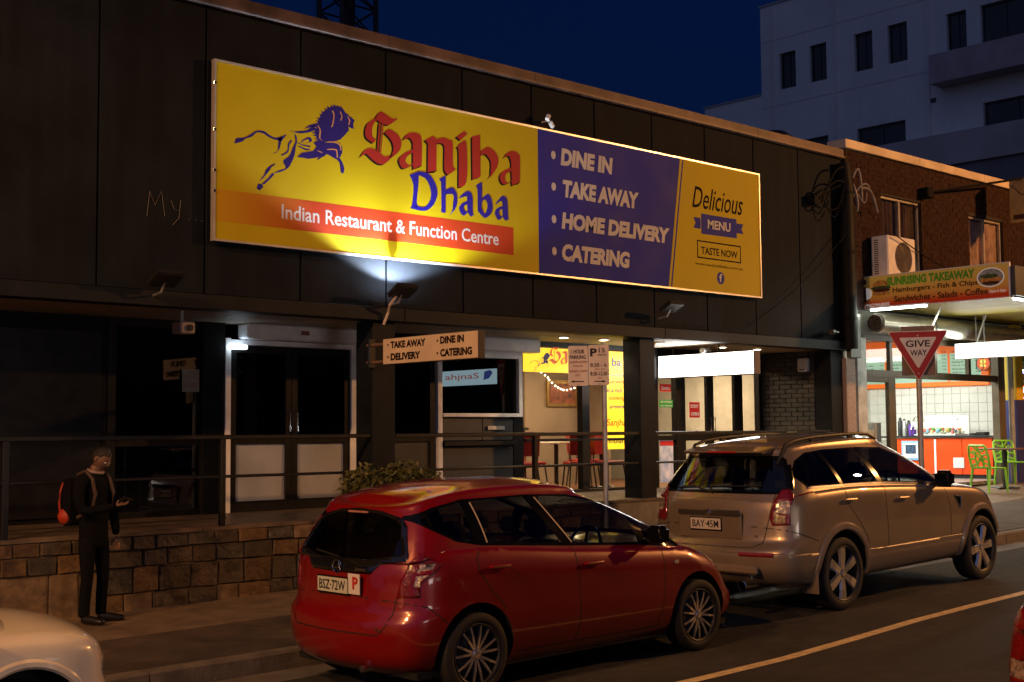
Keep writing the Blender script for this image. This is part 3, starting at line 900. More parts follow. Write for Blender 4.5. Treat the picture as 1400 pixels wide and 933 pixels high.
def ribbons(mb, data, y, dx=0.0, dz=0.0, th=0.0):
    for s_ in data:
        P = [(s_[i], s_[i + 1]) for i in range(0, len(s_), 2)]
        n = len(P) // 2
        # smooth the pair list once with Catmull-Rom
        A = [P[2 * i] for i in range(n)]
        B = [P[2 * i + 1] for i in range(n)]
        def sm(L):
            out = []
            for i in range(len(L) - 1):
                p0, p1, p2, p3 = L[max(i - 1, 0)], L[i], L[i + 1], L[min(i + 2, len(L) - 1)]
                for t in (0, 0.25, 0.5, 0.75):
                    out.append(tuple(0.5 * (2 * p1[k] + (p2[k] - p0[k]) * t + (2 * p0[k] - 5 * p1[k] + 4 * p2[k] - p3[k]) * t * t + (3 * p1[k] - p0[k] - 3 * p2[k] + p3[k]) * t ** 3) for k in (0, 1)))
            return out + [L[-1]]
        if n > 3:
            A, B = sm(A), sm(B)
        vs = []
        for a, b in zip(A, B):
            vs += [(a[0] + dx, y, a[1] + dz), (b[0] + dx, y, b[1] + dz)]
        mb.add(vs, [(2 * i, 2 * i + 1, 2 * i + 3, 2 * i + 2) for i in range(len(A) - 1)])
    return mb
par(ribbons(MB(), SANJHA, SYb - 0.0008, -0.028, -0.018).build('letter_shade', shadow_ink, recalc=False), sgn)
par(ribbons(MB(), SANJHA, SYb - 0.0018).build('name_lettering', redl, recalc=False), sgn)
par(ribbons(MB(), DHABA, SYb - 0.0026).build('name_lettering', blul, recalc=False), sgn)
def pts2(F):
    return [(F[i], F[i + 1]) for i in range(0, len(F), 2)]
m = ribbons(MB(), LION, SYb - 0.0009)
lion = par_(m.build('lion', lion_m, recalc=False), sgn)
par(MB().quad(*[(a, SYb - 0.0011, b) for a, b in pts2(MANE)]).build('mane', lion_m, recalc=False), lion)
par(MB().quad(*[(a, SYb - 0.0014, b) for a, b in pts2(FORE)]).build('foreleg', lion_m, recalc=False), lion)
for g_ in LION_GAP:
    par(ribbons(MB(), [g_], SYb - 0.0022).build('fur_line', mat('fur_line_orange', (0.6, 0.3, 0.1), 0.4, var=0, bump=0), recalc=False), lion)
# mane tufts
m = MB()
rr = random.Random(5)
MP = pts2(MANE)
cx = sum(p[0] for p in MP) / len(MP)
cz = sum(p[1] for p in MP) / len(MP)
for i in range(len(MP)):
    if 8 < i < 13:
        continue
    a, b = MP[i], MP[(i + 1) % len(MP)]
    for t in (0.2, 0.6):
        p = (lerp(a[0], b[0], t), lerp(a[1], b[1], t))
        q = (lerp(a[0], b[0], t + 0.3), lerp(a[1], b[1], t + 0.3))
        o_ = (lerp(cx, q[0], 1.10) - 0.02, lerp(cz, q[1], 1.08))
        m.add([(p[0], SYb - 0.0010, p[1]), (q[0], SYb - 0.0010, q[1]), (o_[0], SYb - 0.0010, o_[1])], [(0, 1, 2)])
par(m.build('mane_tufts', lion_m, recalc=False), lion)
def sign_text(s, x0, z0, x1, z1, m_, bold=0.0, y=SYb - 0.0018, parent=sgn, name='lettering', shear=0.0):
    mb = MB()
    text(mb, s, (x0, y, z0), UX, UZ, x1 - x0, z1 - z0, bold, shear)
    return par_(mb.build(name, m_, recalc=False), parent)
sign_text('Indian Restaurant & Function Centre', 7.875, 4.205, 11.08, 4.37, whi, 0.012)
for s_, b in (('DINE IN', (12.20, 5.378, 13.215, 5.608)), ('TAKE AWAY', (12.235, 4.957, 13.745, 5.19)), ('HOME DELIVERY', (12.205, 4.53, 14.395, 4.756)), ('CATERING', (12.205, 4.108, 13.535, 4.337))):
    sign_text(s_, *b, whi, 0.055, shear=0.12)
    zc = (b[1] + b[3]) / 2
    par(MB().quad(*[(12.065 + 0.042 * math.cos(q * PI / 10), SYb - 0.0018, zc + 0.055 * math.sin(q * PI / 10)) for q in range(20)]).build('bullet', whi, recalc=False), sgn)
sign_text('Delicious', 14.91, 5.12, 16.125, 5.44, shadow_ink, 0.006, shear=0.35)
poly('ribbon_tail', [(14.935, 4.82), (15.1, 4.82), (15.1, 4.98), (14.935, 4.98), (14.985, 4.90)], blu, sgn, SYb - 0.0009)
poly('ribbon_tail', [(15.96, 4.84), (16.127, 4.84), (16.08, 4.915), (16.127, 4.99), (15.96, 4.99)], blu, sgn, SYb - 0.0009)
poly('ribbon', [(15.115, 4.75), (15.957, 4.76), (15.957, 5.05), (15.115, 5.05)], blu, sgn, SYb - 0.0012)
sign_text('MENU', 15.265, 4.84, 15.81, 4.975, whi, 0.03, SYb - 0.0026)
m = MB()
for a, b, c, d in ((15.01, 4.385, 16.05, 4.405), (15.01, 4.63, 16.05, 4.65), (15.01, 4.405, 15.03, 4.63), (16.03, 4.405, 16.05, 4.63)):
    m.box((a, SYb - 0.0014, b), (c, SYb - 0.001, d))
par(m.build('outline', shadow_ink), sgn)
sign_text('TASTE NOW', 15.1, 4.45, 15.965, 4.56, shadow_ink, 0.02)
sign_text('www.sanjhadhaba.com.au', 14.953, 4.268, 16.088, 4.325, shadow_ink, 0.0)
par(MB().quad(*[(15.548 + 0.088 * math.cos(q * PI / 12), SYb - 0.0008, 4.125 + 0.092 * math.sin(q * PI / 12)) for q in range(24)]).build('round_logo', blu, recalc=False), sgn)
sign_text('f', 15.515, 4.065, 15.585, 4.19, whi, 0.03, SYb - 0.0022)
# bright edge frame
m = MB()
ft = 0.022
m.box((BX0 - ft, SYb - 0.012, BZ1), (BX2 + ft, SYb + 0.052, BZ1 + ft)).box((BX0 - ft, SYb - 0.012, BZ0 - ft), (BX2 + ft, SYb + 0.052, BZ0))
m.box((BX0 - ft, SYb - 0.011, BZ0), (BX0, SYb + 0.051, BZ1)).box((BX2, SYb - 0.011, BZ0), (BX2 + ft, SYb + 0.051, BZ1))
par(m.build('edge_frame', mat('bright_frame_aluminium', (0.75, 0.72, 0.70), 0.3, metal=0.6, var=0.05, bump=0.02)), sgn)
for z in (4.4, 4.62, 5.05, 5.55):
    par(MB().bbox((BX0 - 0.035, SYb - 0.02, z), (BX0 - 0.0, SYb - 0.012, z + 0.03), 0.003).build('clip', chrome), sgn)
for x in (9.6, 13.5, 15.2):
    par(MB().bbox((x, 12.151, BZ1 + 0.0), (x + 0.04, 12.2, BZ1 + 0.05), 0.003).build('bracket', steel), sgn)

# floodlight under the banner and the two unlit ones
def floodlight(x, z, label, lit):
    f = thing('floodlight', label, 'floodlight', (x, 12.1, z), group='floodlights on the facade')
    Mx = Matrix.Translation((x, 11.88, z)) @ Matrix.Rotation(R(-28), 4, 'X')
    b = bmesh.new()
    bmesh.ops.create_cube(b, size=1)
    for v in b.verts:
        v.co = Vector((v.co.x * 0.30, v.co.y * 0.24, v.co.z * 0.07 * (1 if v.co.z > 0 else 0.9)))
    bmesh.ops.bevel(b, geom=b.edges[:], offset=0.012, segments=2, affect='EDGES')
    par(MB().bm(b, Mx).build('housing', black_pl), f)
    fm = glow('led_floodlight_glow', (0.80, 0.90, 1.0), 45) if lit else mat('dull_lens', (0.2, 0.2, 0.2), 0.1, var=0, bump=0)
    par(MB().quad(*[Mx @ Vector(p) for p in ((-0.12, -0.09, 0.0365), (0.12, -0.09, 0.0365), (0.12, 0.09, 0.0365), (-0.12, 0.09, 0.0365))]).build('lens', fm, recalc=False), f)
    par(MB().tube([(x, 11.9, z - 0.03), (x, 11.97, z - 0.13), (x, 12.13, z - 0.15)], 0.014, 6).build('bracket_arm', steel), f)
    if lit:
        par(MB().tube([(x - 0.06, 11.93, z - 0.06), (x - 0.10, 12.0, z - 0.16), (x - 0.06, 12.08, z - 0.24), (x - 0.1, 12.12, z - 0.38)], 0.017, 6).build('cable', mat('white_cable', (0.55, 0.45, 0.38), 0.5, var=0.1, bump=0)), f)
    return f
floodlight(9.38, 3.50, 'lit black floodlight throwing a white cone up the middle of the yellow banner', True)
floodlight(6.38, 3.42, 'unlit black floodlight on the left end of the facade above the terrace beam', False)
floodlight(14.15, 3.60, 'unlit black floodlight under the right half of the banner', False)
lamp('floodlight_beam', 'SPOT', (9.40, 11.85, 3.55), 1150, (0.80, 0.90, 1.0), 0.06, (9.46, 12.02, 4.4), spot=142, blend=0.25)

# security cameras, alarm box, small fixture above the banner
sc = thing('security_camera', 'beige boxy security camera under the soffit left of the white framed door', 'camera', (6.95, 12.5, 3.1), group='security cameras')
par(MB().bbox((6.85, 12.42, 2.93), (7.02, 12.62, 3.06), 0.015).build('housing', mat('beige_plastic', (0.5, 0.38, 0.3), 0.4, var=0.05, bump=0)), sc)
par(MB().lathe([(0.0, 0.0), (0.035, 0.0), (0.035, 0.02), (0, 0.021)], 14, Matrix.Translation((6.95, 12.42, 2.99)) @ Matrix.Rotation(R(90), 4, 'X'), False).build('lens', black_pl), sc)
par(MB().tube([(6.93, 12.55, 3.06), (6.93, 12.55, 3.18)], 0.02).build('mount', grey_pl), sc)
s2 = thing('security_camera', 'small dark bullet camera on a white bracket at the right end of the facade', 'camera', (18.6, 12.1, 3.45), group='security cameras')
par(MB().tube([(18.3, 12.02, 3.44), (18.48, 12.08, 3.46)], 0.045, 10).build('housing', black_pl), s2)
par(MB().tube([(18.48, 12.08, 3.46), (18.62, 12.1, 3.46), (18.62, 12.2, 3.46)], 0.014).build('bracket', white_pl), s2)
s3 = thing('security_camera', 'small white bullet camera under the soffit above the lit entrance sign', 'camera', (15.9, 12.7, 3.1), group='security cameras')
par(MB().tube([(15.72, 12.62, 3.08), (15.95, 12.66, 3.09)], 0.04, 10).tube([(15.95, 12.66, 3.09), (16.02, 12.70, 3.17)], 0.015).build('housing', white_pl), s3)
ab = thing('alarm_box', 'white rectangular alarm box high on the dark brick side wall', 'alarm box', (18.5, 12.72, 2.95))
par(MB().bbox((18.44, 12.60, 2.83), (18.535, 12.80, 3.06), 0.02).build('cover', white_pl), ab)
par(MB().box((18.436, 12.64, 2.86), (18.439, 12.76, 2.875)).build('vent', black_pl), ab)
bt = thing('wall_light', 'tiny white spotlight fitting above the join of the banner', 'light', (11.95, 12.1, 5.9))
par(MB().tube([(11.90, 12.04, 5.93), (11.95, 12.06, 5.99)], 0.03, 8).tube([(11.97, 12.05, 5.9), (12.03, 12.07, 5.86)], 0.03, 8).build('lamp_heads', mat('pale_lamp_heads', (0.8, 0.8, 0.8), 0.3, var=0, bump=0)), bt)
par(MB().tube([(11.96, 12.06, 5.93), (11.96, 12.2, 5.93)], 0.012).build('arm', white_pl), bt)

# downlights in the soffit
dl_m = glow('downlight_glow', (1.0, 0.78, 0.50), 30)
lab = ['downlight at the left end of the lit soffit, above the yellow window banner', 'downlight just left of the middle column', 'downlight just right of the middle column', 'downlight above the middle of the lit entrance sign', 'rightmost downlight, nearest the brick side wall']
for i, x in enumerate((12.85, 13.65, 14.87, 16.35, 17.25)):
    d = thing('downlight', lab[i], 'downlight', (x, 12.72, 3.17), group='downlights in the terrace soffit')
    par(MB().lathe([(0.0, -0.0), (0.062, 0.0), (0.062, 0.006), (0, 0.007)], 16, Matrix.Translation((x, 12.72, 3.155)), False).build('diffuser', dl_m), d)
    par(MB().lathe([(0.063, -0.002), (0.085, -0.004), (0.088, 0.018), (0.063, 0.018)], 16, Matrix.Translation((x, 12.72, 3.155)), False).build('bezel', white_al), d)
    lamp('downlight_beam', 'SPOT', (x, 12.72, 3.14), 40, (1.0, 0.74, 0.45), 0.05, (x, 12.72, 0), spot=130, blend=0.8)

# projecting TAKE AWAY sign on the first column
pj = thing('projecting_sign', 'cream board reading TAKE AWAY, DINE IN, DELIVERY, CATERING projecting from the left column', 'sign', (9.14, 11.2, 2.6))
cream = mat('cream_board', (0.78, 0.62, 0.44), 0.45, var=0.06, vs=3, bump=0.02)
par(MB().bbox((9.105, 10.26, 2.637), (9.19, 11.90, 2.935), 0.004).build('box', mat('dark_sign_case', (0.03, 0.02, 0.018), 0.5, var=0.1, bump=0.02)), pj)
par(MB().box((9.099, 10.272, 2.645), (9.104, 11.89, 2.927)).build('face', cream), pj)
def side_text(mb, s, x, y_left, z0, y_right, z1, bold=0.0):
    text(mb, s, (x, y_left, z0), (0, -1, 0), UZ, y_left - y_right, z1 - z0, bold)
X_ = 9.096
for args in (('TAKE AWAY', 11.75, 2.815, 11.13, 2.895), ('DELIVERY', 11.75, 2.68, 11.22, 2.76), ('DINE IN', 10.88, 2.82, 10.49, 2.90), ('CATERING', 10.88, 2.68, 10.36, 2.765)):
    m = MB()
    side_text(m, args[0], X_, *args[1:], 0.05)
    par(m.build('lettering', shadow_ink, recalc=False), pj)
for y in (11.81, 10.94):
    for z in (2.845, 2.71):
        par(MB().quad(*[(X_, y - 0.012 + 0.013 * math.cos(q * PI / 6), z + 0.012 + 0.013 * math.sin(q * PI / 6)) for q in range(12)]).build('bullet', shadow_ink, recalc=False), pj)
for z in (2.68, 2.88):
    par(MB().bbox((9.13, 11.90, z - 0.015), (9.17, 12.25, z + 0.015), 0.003).build('bracket_arm', mat('rusty_bracket', (0.2, 0.11, 0.07), 0.6, var=0.2, bump=0.1)), pj)
par(MB().bbox((9.12, 12.17, 2.62), (9.2, 12.205, 2.95), 0.003).build('wall_plate', black_pl), pj)

# lit sign box hanging crosswise over the entrance
lb = thing('entrance_lightbox', 'long glowing white sign box hanging under the soffit in front of the entrance doors', 'sign', (15.85, 12.6, 2.9))
par(MB().bbox((15.79, 11.70, 2.69), (15.94, 13.54, 3.045), 0.006).build('case', mat('mauve_sign_case', (0.12, 0.085, 0.08), 0.5, var=0.1, bump=0.02)), lb)
par(MB().box((15.782, 11.72, 2.705), (15.789, 13.53, 3.03)).build('face', glow('white_sign_glow', (1.0, 0.97, 0.90), 14)), lb)
m = MB()
side_text(m, 'Indian Restaurant', 15.779, 12.12, 2.755, 11.77, 2.775)
par(m.build('lettering', glow('faint_red_glow', (1.0, 0.55, 0.35), 2.0), recalc=False), lb)
for y in (12.4, 13.3):
    par(MB().tube([(15.86, y, 3.04), (15.86, y, 3.18)], 0.012).build('hanger', black_pl), lb)

# stickers and posters
pb = thing('window_banner', 'yellow banner with small lion and red name across the top of the restaurant window', 'banner', (14.0, 13.61, 2.9))
win_y = mat('glowing_yellow_film', (0.80, 0.55, 0.03), 0.4, var=0.03, bump=0, emit=(1.0, 0.62, 0.02), es=1.2)  # opaque film, its backlit look put in by emission
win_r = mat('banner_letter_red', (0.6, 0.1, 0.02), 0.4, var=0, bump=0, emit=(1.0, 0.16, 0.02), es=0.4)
win_b = mat('banner_letter_blue', (0.08, 0.05, 0.3), 0.4, var=0, bump=0)
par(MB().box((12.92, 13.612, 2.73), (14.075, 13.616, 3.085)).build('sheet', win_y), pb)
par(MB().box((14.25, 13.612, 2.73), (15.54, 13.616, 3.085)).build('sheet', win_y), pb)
def wtxt(s, x0, z0, x1, z1, m_, bold=0.01, y=13.606, parent=pb, shear=0):
    mb = MB()
    text(mb, s, (x0, y, z0), UX, UZ, x1 - x0, z1 - z0, bold, shear)
    par(mb.build('lettering', m_, recalc=False), parent)
# small blackletter name: the same strokes scaled down
def scaled(data, x0, z0, k):
    ax = min(min(s_[0::2]) for s_ in SANJHA)
    az = min(min(s_[1::2]) for s_ in SANJHA)
    return [[(v - ax) * k + x0 if i % 2 == 0 else (v - az) * k + z0 for i, v in enumerate(s_)] for s_ in data]
K_ = 0.26 / 1.0
def minis(x0, z0, k, parent):
    par(ribbons(MB(), scaled(SANJHA, x0, z0, k), 13.606).build('lettering', win_r, recalc=False), parent)
    par(ribbons(MB(), scaled(DHABA, x0, z0, k), 13.605).build('lettering', win_b, recalc=False), parent)
    par(ribbons(MB(), scaled(LION + [], x0, z0, k), 13.606).build('lion', win_b, recalc=False), parent)
    for P_, nm in ((MANE, 'mane'), (FORE, 'foreleg')):
        q = scaled([P_], x0, z0, k)[0]
        par(MB().quad(*[(a, 13.6055, b) for a, b in pts2(q)]).build(nm, win_b, recalc=False), parent)
ax0 = min(min(s_[0::2]) for s_ in SANJHA)
par(ribbons(MB(), scaled(SANJHA, 13.42, 2.80, 0.44)[:11], 13.606).build('lettering', win_r, recalc=False), pb)
q = [scaled([P_], 13.48, 2.83, 0.26)[0] for P_ in (MANE, FORE)]
for P_ in q:
    par(MB().quad(*[(a, 13.6055, b) for a, b in pts2(P_)]).build('lion', win_b, recalc=False), pb)
par(ribbons(MB(), scaled(LION, 13.48, 2.83, 0.26), 13.606).build('lion', win_b, recalc=False), pb)
wtxt('ba', 14.78, 2.86, 14.98, 2.99, win_b, 0.02)
wtxt('Function Centre', 14.60, 2.78, 14.98, 2.82, win_r, 0.0)
pp = thing('window_poster', 'tall yellow poster with red and blue writing left of the middle column', 'poster', (14.9, 13.61, 2.1))
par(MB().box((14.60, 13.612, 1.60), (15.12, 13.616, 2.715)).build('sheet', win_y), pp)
for s_, x0, z0, x1, z1, m_ in (('Karyana', 14.66, 2.58, 15.08, 2.66, win_r), ('is a rich', 14.66, 2.46, 15.0, 2.53, win_b), ('cooking', 14.70, 2.33, 15.08, 2.41, win_r), ('present', 14.72, 2.20, 15.05, 2.27, win_b), ('Sanjha', 14.64, 1.92, 15.08, 2.06, win_r), ('Indian', 14.68, 1.69, 15.05, 1.77, win_b)):
    wtxt(s_, x0, z0, x1, z1, m_, 0.015, parent=pp, shear=0.2)
def sticker(label, x0, z0, x1, z1, col, lines, lm):
    s_ = thing('window_sticker', label, 'sticker', ((x0 + x1) / 2, 13.6, z0))
    par(MB().box((x0, 13.585, z0), (x1, 13.588, z1)).build('sheet', col), s_)
    n = len(lines)
    for i, t_ in enumerate(lines):
        h = (z1 - z0) / n
        mb = MB()
        text(mb, t_, (x0 + 0.03, 13.582, z1 - (i + 0.75) * h), UX, UZ, x1 - x0 - 0.06, h * 0.45, 0.02)
        par(mb.build('lettering', lm, recalc=False), s_)
    return s_
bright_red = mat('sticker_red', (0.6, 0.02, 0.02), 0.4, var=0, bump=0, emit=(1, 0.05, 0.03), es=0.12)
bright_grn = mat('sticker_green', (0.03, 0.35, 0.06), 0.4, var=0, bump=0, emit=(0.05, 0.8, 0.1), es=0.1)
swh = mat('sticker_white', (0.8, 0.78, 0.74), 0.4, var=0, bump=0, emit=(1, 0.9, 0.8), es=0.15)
sticker('red sticker at the top of the entrance sidelight', 15.86, 2.49, 16.13, 2.61, bright_red, ['Zomato'], swh)
sticker('green hygiene sticker below the red one on the entrance sidelight', 15.84, 2.24, 16.17, 2.36, bright_grn, ['SCORES', 'on doors'], swh)
sticker('red and white OPEN notice on the left entrance door', 16.58, 2.08, 16.84, 2.33, bright_red, ['SORRY', 'OPEN'], swh)
sticker('small white notice low on the left entrance door glass', 16.70, 1.83, 16.80, 1.90, swh, ['PUSH'], bright_red)
ps = thing('food_poster', 'blue and white poster behind the lower glass of the entrance sidelight', 'poster', (16.0, 13.6, 1.4))
par(MB().box((15.87, 13.612, 1.06), (16.19, 13.616, 1.72)).build('sheet', mat('poster_blue', (0.30, 0.42, 0.65), 0.5, var=0.6, vs=7, bump=0, col2=(0.9, 0.9, 0.95), emit=(0.5, 0.6, 0.9), es=0.12)), ps)
par(MB().box((15.87, 13.606, 1.64), (16.19, 13.609, 1.71)).build('heading', bright_red), ps)
nt_ = thing('paper_notice', 'faded white notice stuck inside the far left terrace window', 'notice', (7.55, 13.62, 2.5))
par(MB().box((7.52, 13.60, 2.36), (7.74, 13.603, 2.62)).build('sheet', mat('faded_paper', (0.28, 0.25, 0.2), 0.6, var=0.1, bump=0)), nt_)
mb = MB()
text(mb, 'CLOSED', (7.55, 13.598, 2.42), UX, UZ, 0.16, 0.04, 0.01)
par(mb.build('lettering', mat('faded_red', (0.3, 0.08, 0.05), 0.6, var=0, bump=0), recalc=False), nt_)
ch = thing('stacked_chair', 'dark metal chair standing just inside the far left window', 'chair', (7.2, 14.3, 0.95))
par(MB().bbox((6.95, 14.2, 1.37), (7.35, 14.6, 1.41), 0.01).build('seat', black_pl), ch)
par(MB().tube([(6.95, 14.6, 0.95), (6.97, 14.62, 1.85), (7.02, 14.63, 1.9), (7.3, 14.63, 1.9), (7.34, 14.62, 1.85), (7.34, 14.6, 0.95)], 0.014).build('back_frame', steel), ch)
par(MB().tube([(6.97, 14.62, 1.7), (7.33, 14.62, 1.7)], 0.01).tube([(6.95, 14.22, 0.95), (6.96, 14.22, 1.38)], 0.012).tube([(7.34, 14.22, 0.95), (7.33, 14.22, 1.38)], 0.012).build('legs', steel), ch)
lamp('terrace_room_light', 'POINT', (6.2, 16.6, 2.9), 0.8, (0.8, 0.9, 0.75), 0.1)

# ------------------------------------------------------------------ terrace hand rail
rl = thing('hand_rail', 'black two bar hand rail along the edge of the terrace', 'railing', (9, 12.25, 0.9))
for z, r_ in ((1.838, 0.024), (1.425, 0.016)):
    par(MB().bbox((-0.2, 12.25 - r_, z - r_), (9.18, 12.25 + r_, z + r_), 0.008).build('rail', rail_m), rl)
    par(MB().bbox((9.53, 12.25 - r_, z - r_), (13.83, 12.25 + r_, z + r_), 0.008).build('rail', rail_m), rl)
    par(MB().bbox((14.17, 12.25 - r_, z - r_), (18.54, 12.25 + r_, z + r_), 0.008).build('rail', rail_m), rl)
for x in (2.6, 4.95, 7.25, 11.82, 15.9, 17.6):
    par(MB().bbox((x - 0.03, 12.22, 0.89), (x + 0.03, 12.28, 1.82), 0.005).build('post', rail_m), rl)
# ledge pots: shrub in front and small plant by the far car roof
def leaf_quads(mb, c, rad, n, size, rnd):
    for _ in range(n):
        while True:
            p = Vector((rnd.uniform(-1, 1), rnd.uniform(-1, 1), rnd.uniform(-1, 1)))
            if p.length < 1:
                break
        lump = 0.75 + 0.25 * math.sin(p.x * 9 + p.y * 4) * math.cos(p.z * 7 + p.x * 3)
        if p.length > lump:
            p *= lump
        P = Vector(c) + Vector((p.x * rad[0], p.y * rad[1], p.z * rad[2]))
        a = Vector((rnd.gauss(0, 1), rnd.gauss(0, 1), rnd.gauss(0, 0.7))).normalized()
        b = a.orthogonal().normalized()
        b = Matrix.Rotation(rnd.uniform(0, 6.28), 3, a) @ b
        s_ = size * rnd.uniform(0.6, 1.3)
        mb.add([P - a * s_, P + b * s_ * 0.4, P + a * s_, P - b * s_ * 0.4], [(0, 1, 2, 3)])
leafm = mat('shrub_leaf', (0.055, 0.062, 0.014), 0.5, var=0.5, vs=8, bump=0, col2=(0.17, 0.16, 0.04))
twig = mat('twig_bark', (0.08, 0.05, 0.03), 0.8, var=0.2, bump=0.2)
shr = thing('shrub', 'round leafy shrub on the wall behind the red car', 'shrub', (9.35, 12.05, 0.2))
m = MB()
rr = random.Random(11)
for c, rd, n in (((8.92, 12.0, 1.26), (0.36, 0.24, 0.30), 1500), ((9.4, 11.98, 1.29), (0.44, 0.24, 0.31), 2000), ((9.8, 12.0, 1.22), (0.30, 0.22, 0.27), 1100), ((10.12, 12.05, 1.16), (0.12, 0.1, 0.14), 140), ((9.3, 12.0, 0.85), (0.8, 0.2, 0.3), 900)):
    leaf_quads(m, c, rd, n, 0.034, rr)
par(m.build('crown', leafm, recalc=False), shr)
m = MB()
for i in range(14):
    x = 8.8 + i * 0.09
    m.tube([(9.3 + (x - 9.3) * 0.4, 12.0, 0.2), (x, 12.0 + rr.uniform(-0.1, 0.1), 0.8), (x + rr.uniform(-0.1, 0.1), 12.0 + rr.uniform(-0.1, 0.1), 1.35)], [0.014, 0.009, 0.004], 5)
par(m.build('trunk', twig), shr)
sp = thing('small_plant', 'small sprig of a plant showing above the roof of the beige car', 'plant', (17.15, 12.0, 0.5))
m = MB()
leaf_quads(m, (17.15, 12.0, 1.75), (0.24, 0.15, 0.11), 130, 0.035, rr)
par(m.build('crown', leafm, recalc=False), sp)
par(MB().tube([(17.15, 12.0, 0.5), (17.12, 12.0, 1.2), (17.18, 12.0, 1.75)], [0.015, 0.01, 0.005], 5).build('trunk', twig), sp)
# ------------------------------------------------------------------ brick building with the takeaway shop
tb = thing('takeaway_building', 'red brown brick building with an orange lit parapet above the takeaway awning', 'building', (24, 12.4, 0.6))
brick_red = mat('red_brown_brick', (0.042, 0.019, 0.012), 0.85, var=0.45, vs=9, bump=0.3, bs=50, col2=(0.022, 0.009, 0.007), spec=0.15)
joint = mat('dark_brick_joint', (0.024, 0.014, 0.010), 0.85, var=0.2, vs=20, bump=0.2)
X0, X1 = 19.12, 31.0
WN = [(20.22, 21.56, 4.5, 5.95), (23.30, 24.66, 4.5, 5.92), (27.3, 28.6, 4.5, 5.92)]
m = MB()
zs = [3.9, 4.5, 5.95, 6.6]
edges = [X0] + [v for wnd in WN for v in wnd[:2]] + [X1]
for i in range(0, len(edges), 2):
    m.box((edges[i], 12.215, 3.9), (edges[i + 1], 12.4, 6.6))
for (a, b, c, d) in WN:
    m.box((a, 12.215, 3.9), (b, 12.4, c)).box((a, 12.215, d), (b, 12.4, 6.6))
par(m.build('wall_core', joint), tb)
m = MB()
rr = random.Random(21)
z = 3.93
row = 0
while z < 6.56:
    x = X0 + (0 if row % 2 else -0.12)
    while x < X1:
        a, b = max(x, X0), min(x + 0.23, X1)
        hit = [wnd for wnd in WN if a < wnd[1] and b > wnd[0] and z + 0.076 > wnd[2] and z < wnd[3]]
        if hit:
            wnd = hit[0]
            if a < wnd[0] - 0.03:
                b = wnd[0]
            elif b > wnd[1] + 0.03:
                a = wnd[1]
            else:
                a = b
        if b - a > 0.03:
            y = 12.205 + rr.uniform(-0.004, 0.003)
            m.add([(a, y, z), (b, y, z), (b, y, z + 0.076), (a, y, z + 0.076), (a, 12.22, z), (b, 12.22, z), (b, 12.22, z + 0.076), (a, 12.22, z + 0.076)],
                  [(0, 1, 2, 3), (3, 2, 6, 7), (0, 4, 5, 1), (1, 5, 6, 2), (0, 3, 7, 4)])
        x += 0.24
    z += 0.086
    row += 1
o = m.build('brickwork', brick_red)
kind(o, 'stuff')
par(o, tb)
cream_cop = mat('cream_parapet_flashing', (0.62, 0.50, 0.36), 0.45, var=0.12, vs=2, bump=0.04)
for i in range(5):
    par(MB().bbox((19.04 + i * 2.4, 12.13, 6.605), (19.04 + i * 2.4 + 2.395, 12.5, 6.755), 0.006).build('parapet_coping', cream_cop), tb)
par(MB().box((19.12, 12.5, 3.95), (31, 22, 4.05)).box((19.12, 12.6, 6.4), (31, 22, 6.5)).build('roof', dark_wall), tb)
par(MB().box((19.13, 14.2, 4.05), (31, 14.3, 6.4)).build('room_wall', mat('upstairs_plaster', (0.12, 0.1, 0.08), 0.8, var=0.1, bump=0)), tb)
curt = mat('pink_curtain', (0.75, 0.48, 0.38), 0.7, var=0.25, vs=5, bump=0.1)
for k, (a, b, c, d) in enumerate(WN):
    wfr = par_(MB().bbox((a, 12.26, d - 0.045), (b, 12.32, d), 0.004).bbox((a, 12.26, c), (b, 12.32, c + 0.045), 0.004).bbox((a, 12.262, c), (a + 0.04, 12.318, d), 0.004).bbox((b - 0.04, 12.262, c), (b, 12.318, d), 0.004).bbox(((a + b) / 2 - 0.025, 12.255, c + 0.04), ((a + b) / 2 + 0.025, 12.325, d - 0.04), 0.004).build('window', mat('grey_window_aluminium', (0.36, 0.32, 0.28), 0.4, metal=0.3, var=0.1, bump=0.02)), tb)
    par(MB().box((a + 0.04, 12.29, c + 0.04), (b - 0.04, 12.295, d - 0.04)).build('pane', glass('upstairs_glass', (0.85, 0.85, 0.82), 0.02, 1.5)), wfr)
    par(MB().bbox((a - 0.03, 12.17, c - 0.07), (b + 0.03, 12.26, c - 0.002), 0.01).build('sill', joint), wfr)
    # curtains: waved sheets
    m = MB()
    vs = []
    n = 46
    for i in range(n + 1):
        x = lerp(a + 0.05, b - 0.05, i / n)
        y = 12.335 + 0.016 * math.sin(i * 1.9) + 0.01 * math.sin(i * 0.7)
        gap = 1.0
        zt, zb = d - 0.06, c + 0.05
        if k == 1:   # tied back, open in the middle
            f = abs(i / n - 0.5) * 2
            zb = lerp(d - 0.25, c + 0.05, min(1, (f / 0.16) ** 0.6)) if f < 0.16 else c + 0.05
        if k == 0 and i / n > 0.46:
            zb = c + 0.35
        vs += [(x, y, zb), (x, y, zt)]
    m.add(vs, [(2 * i, 2 * i + 2, 2 * i + 3, 2 * i + 1) for i in range(n)])
    par(m.build('curtain', curt if k else mat('dark_curtain', (0.14, 0.08, 0.06), 0.8, var=0.2, vs=5, bump=0.1), smooth=True, recalc=False), wfr)
# pale blind corner low in the first window, its lit look put in by emission
par(MB().box((21.15, 12.33, 4.55), (21.50, 12.335, 5.0)).build('blind', mat('glowing_blind', (0.5, 0.65, 0.6), 0.6, var=0.1, bump=0, emit=(0.4, 0.8, 0.7), es=0.12)), tb)

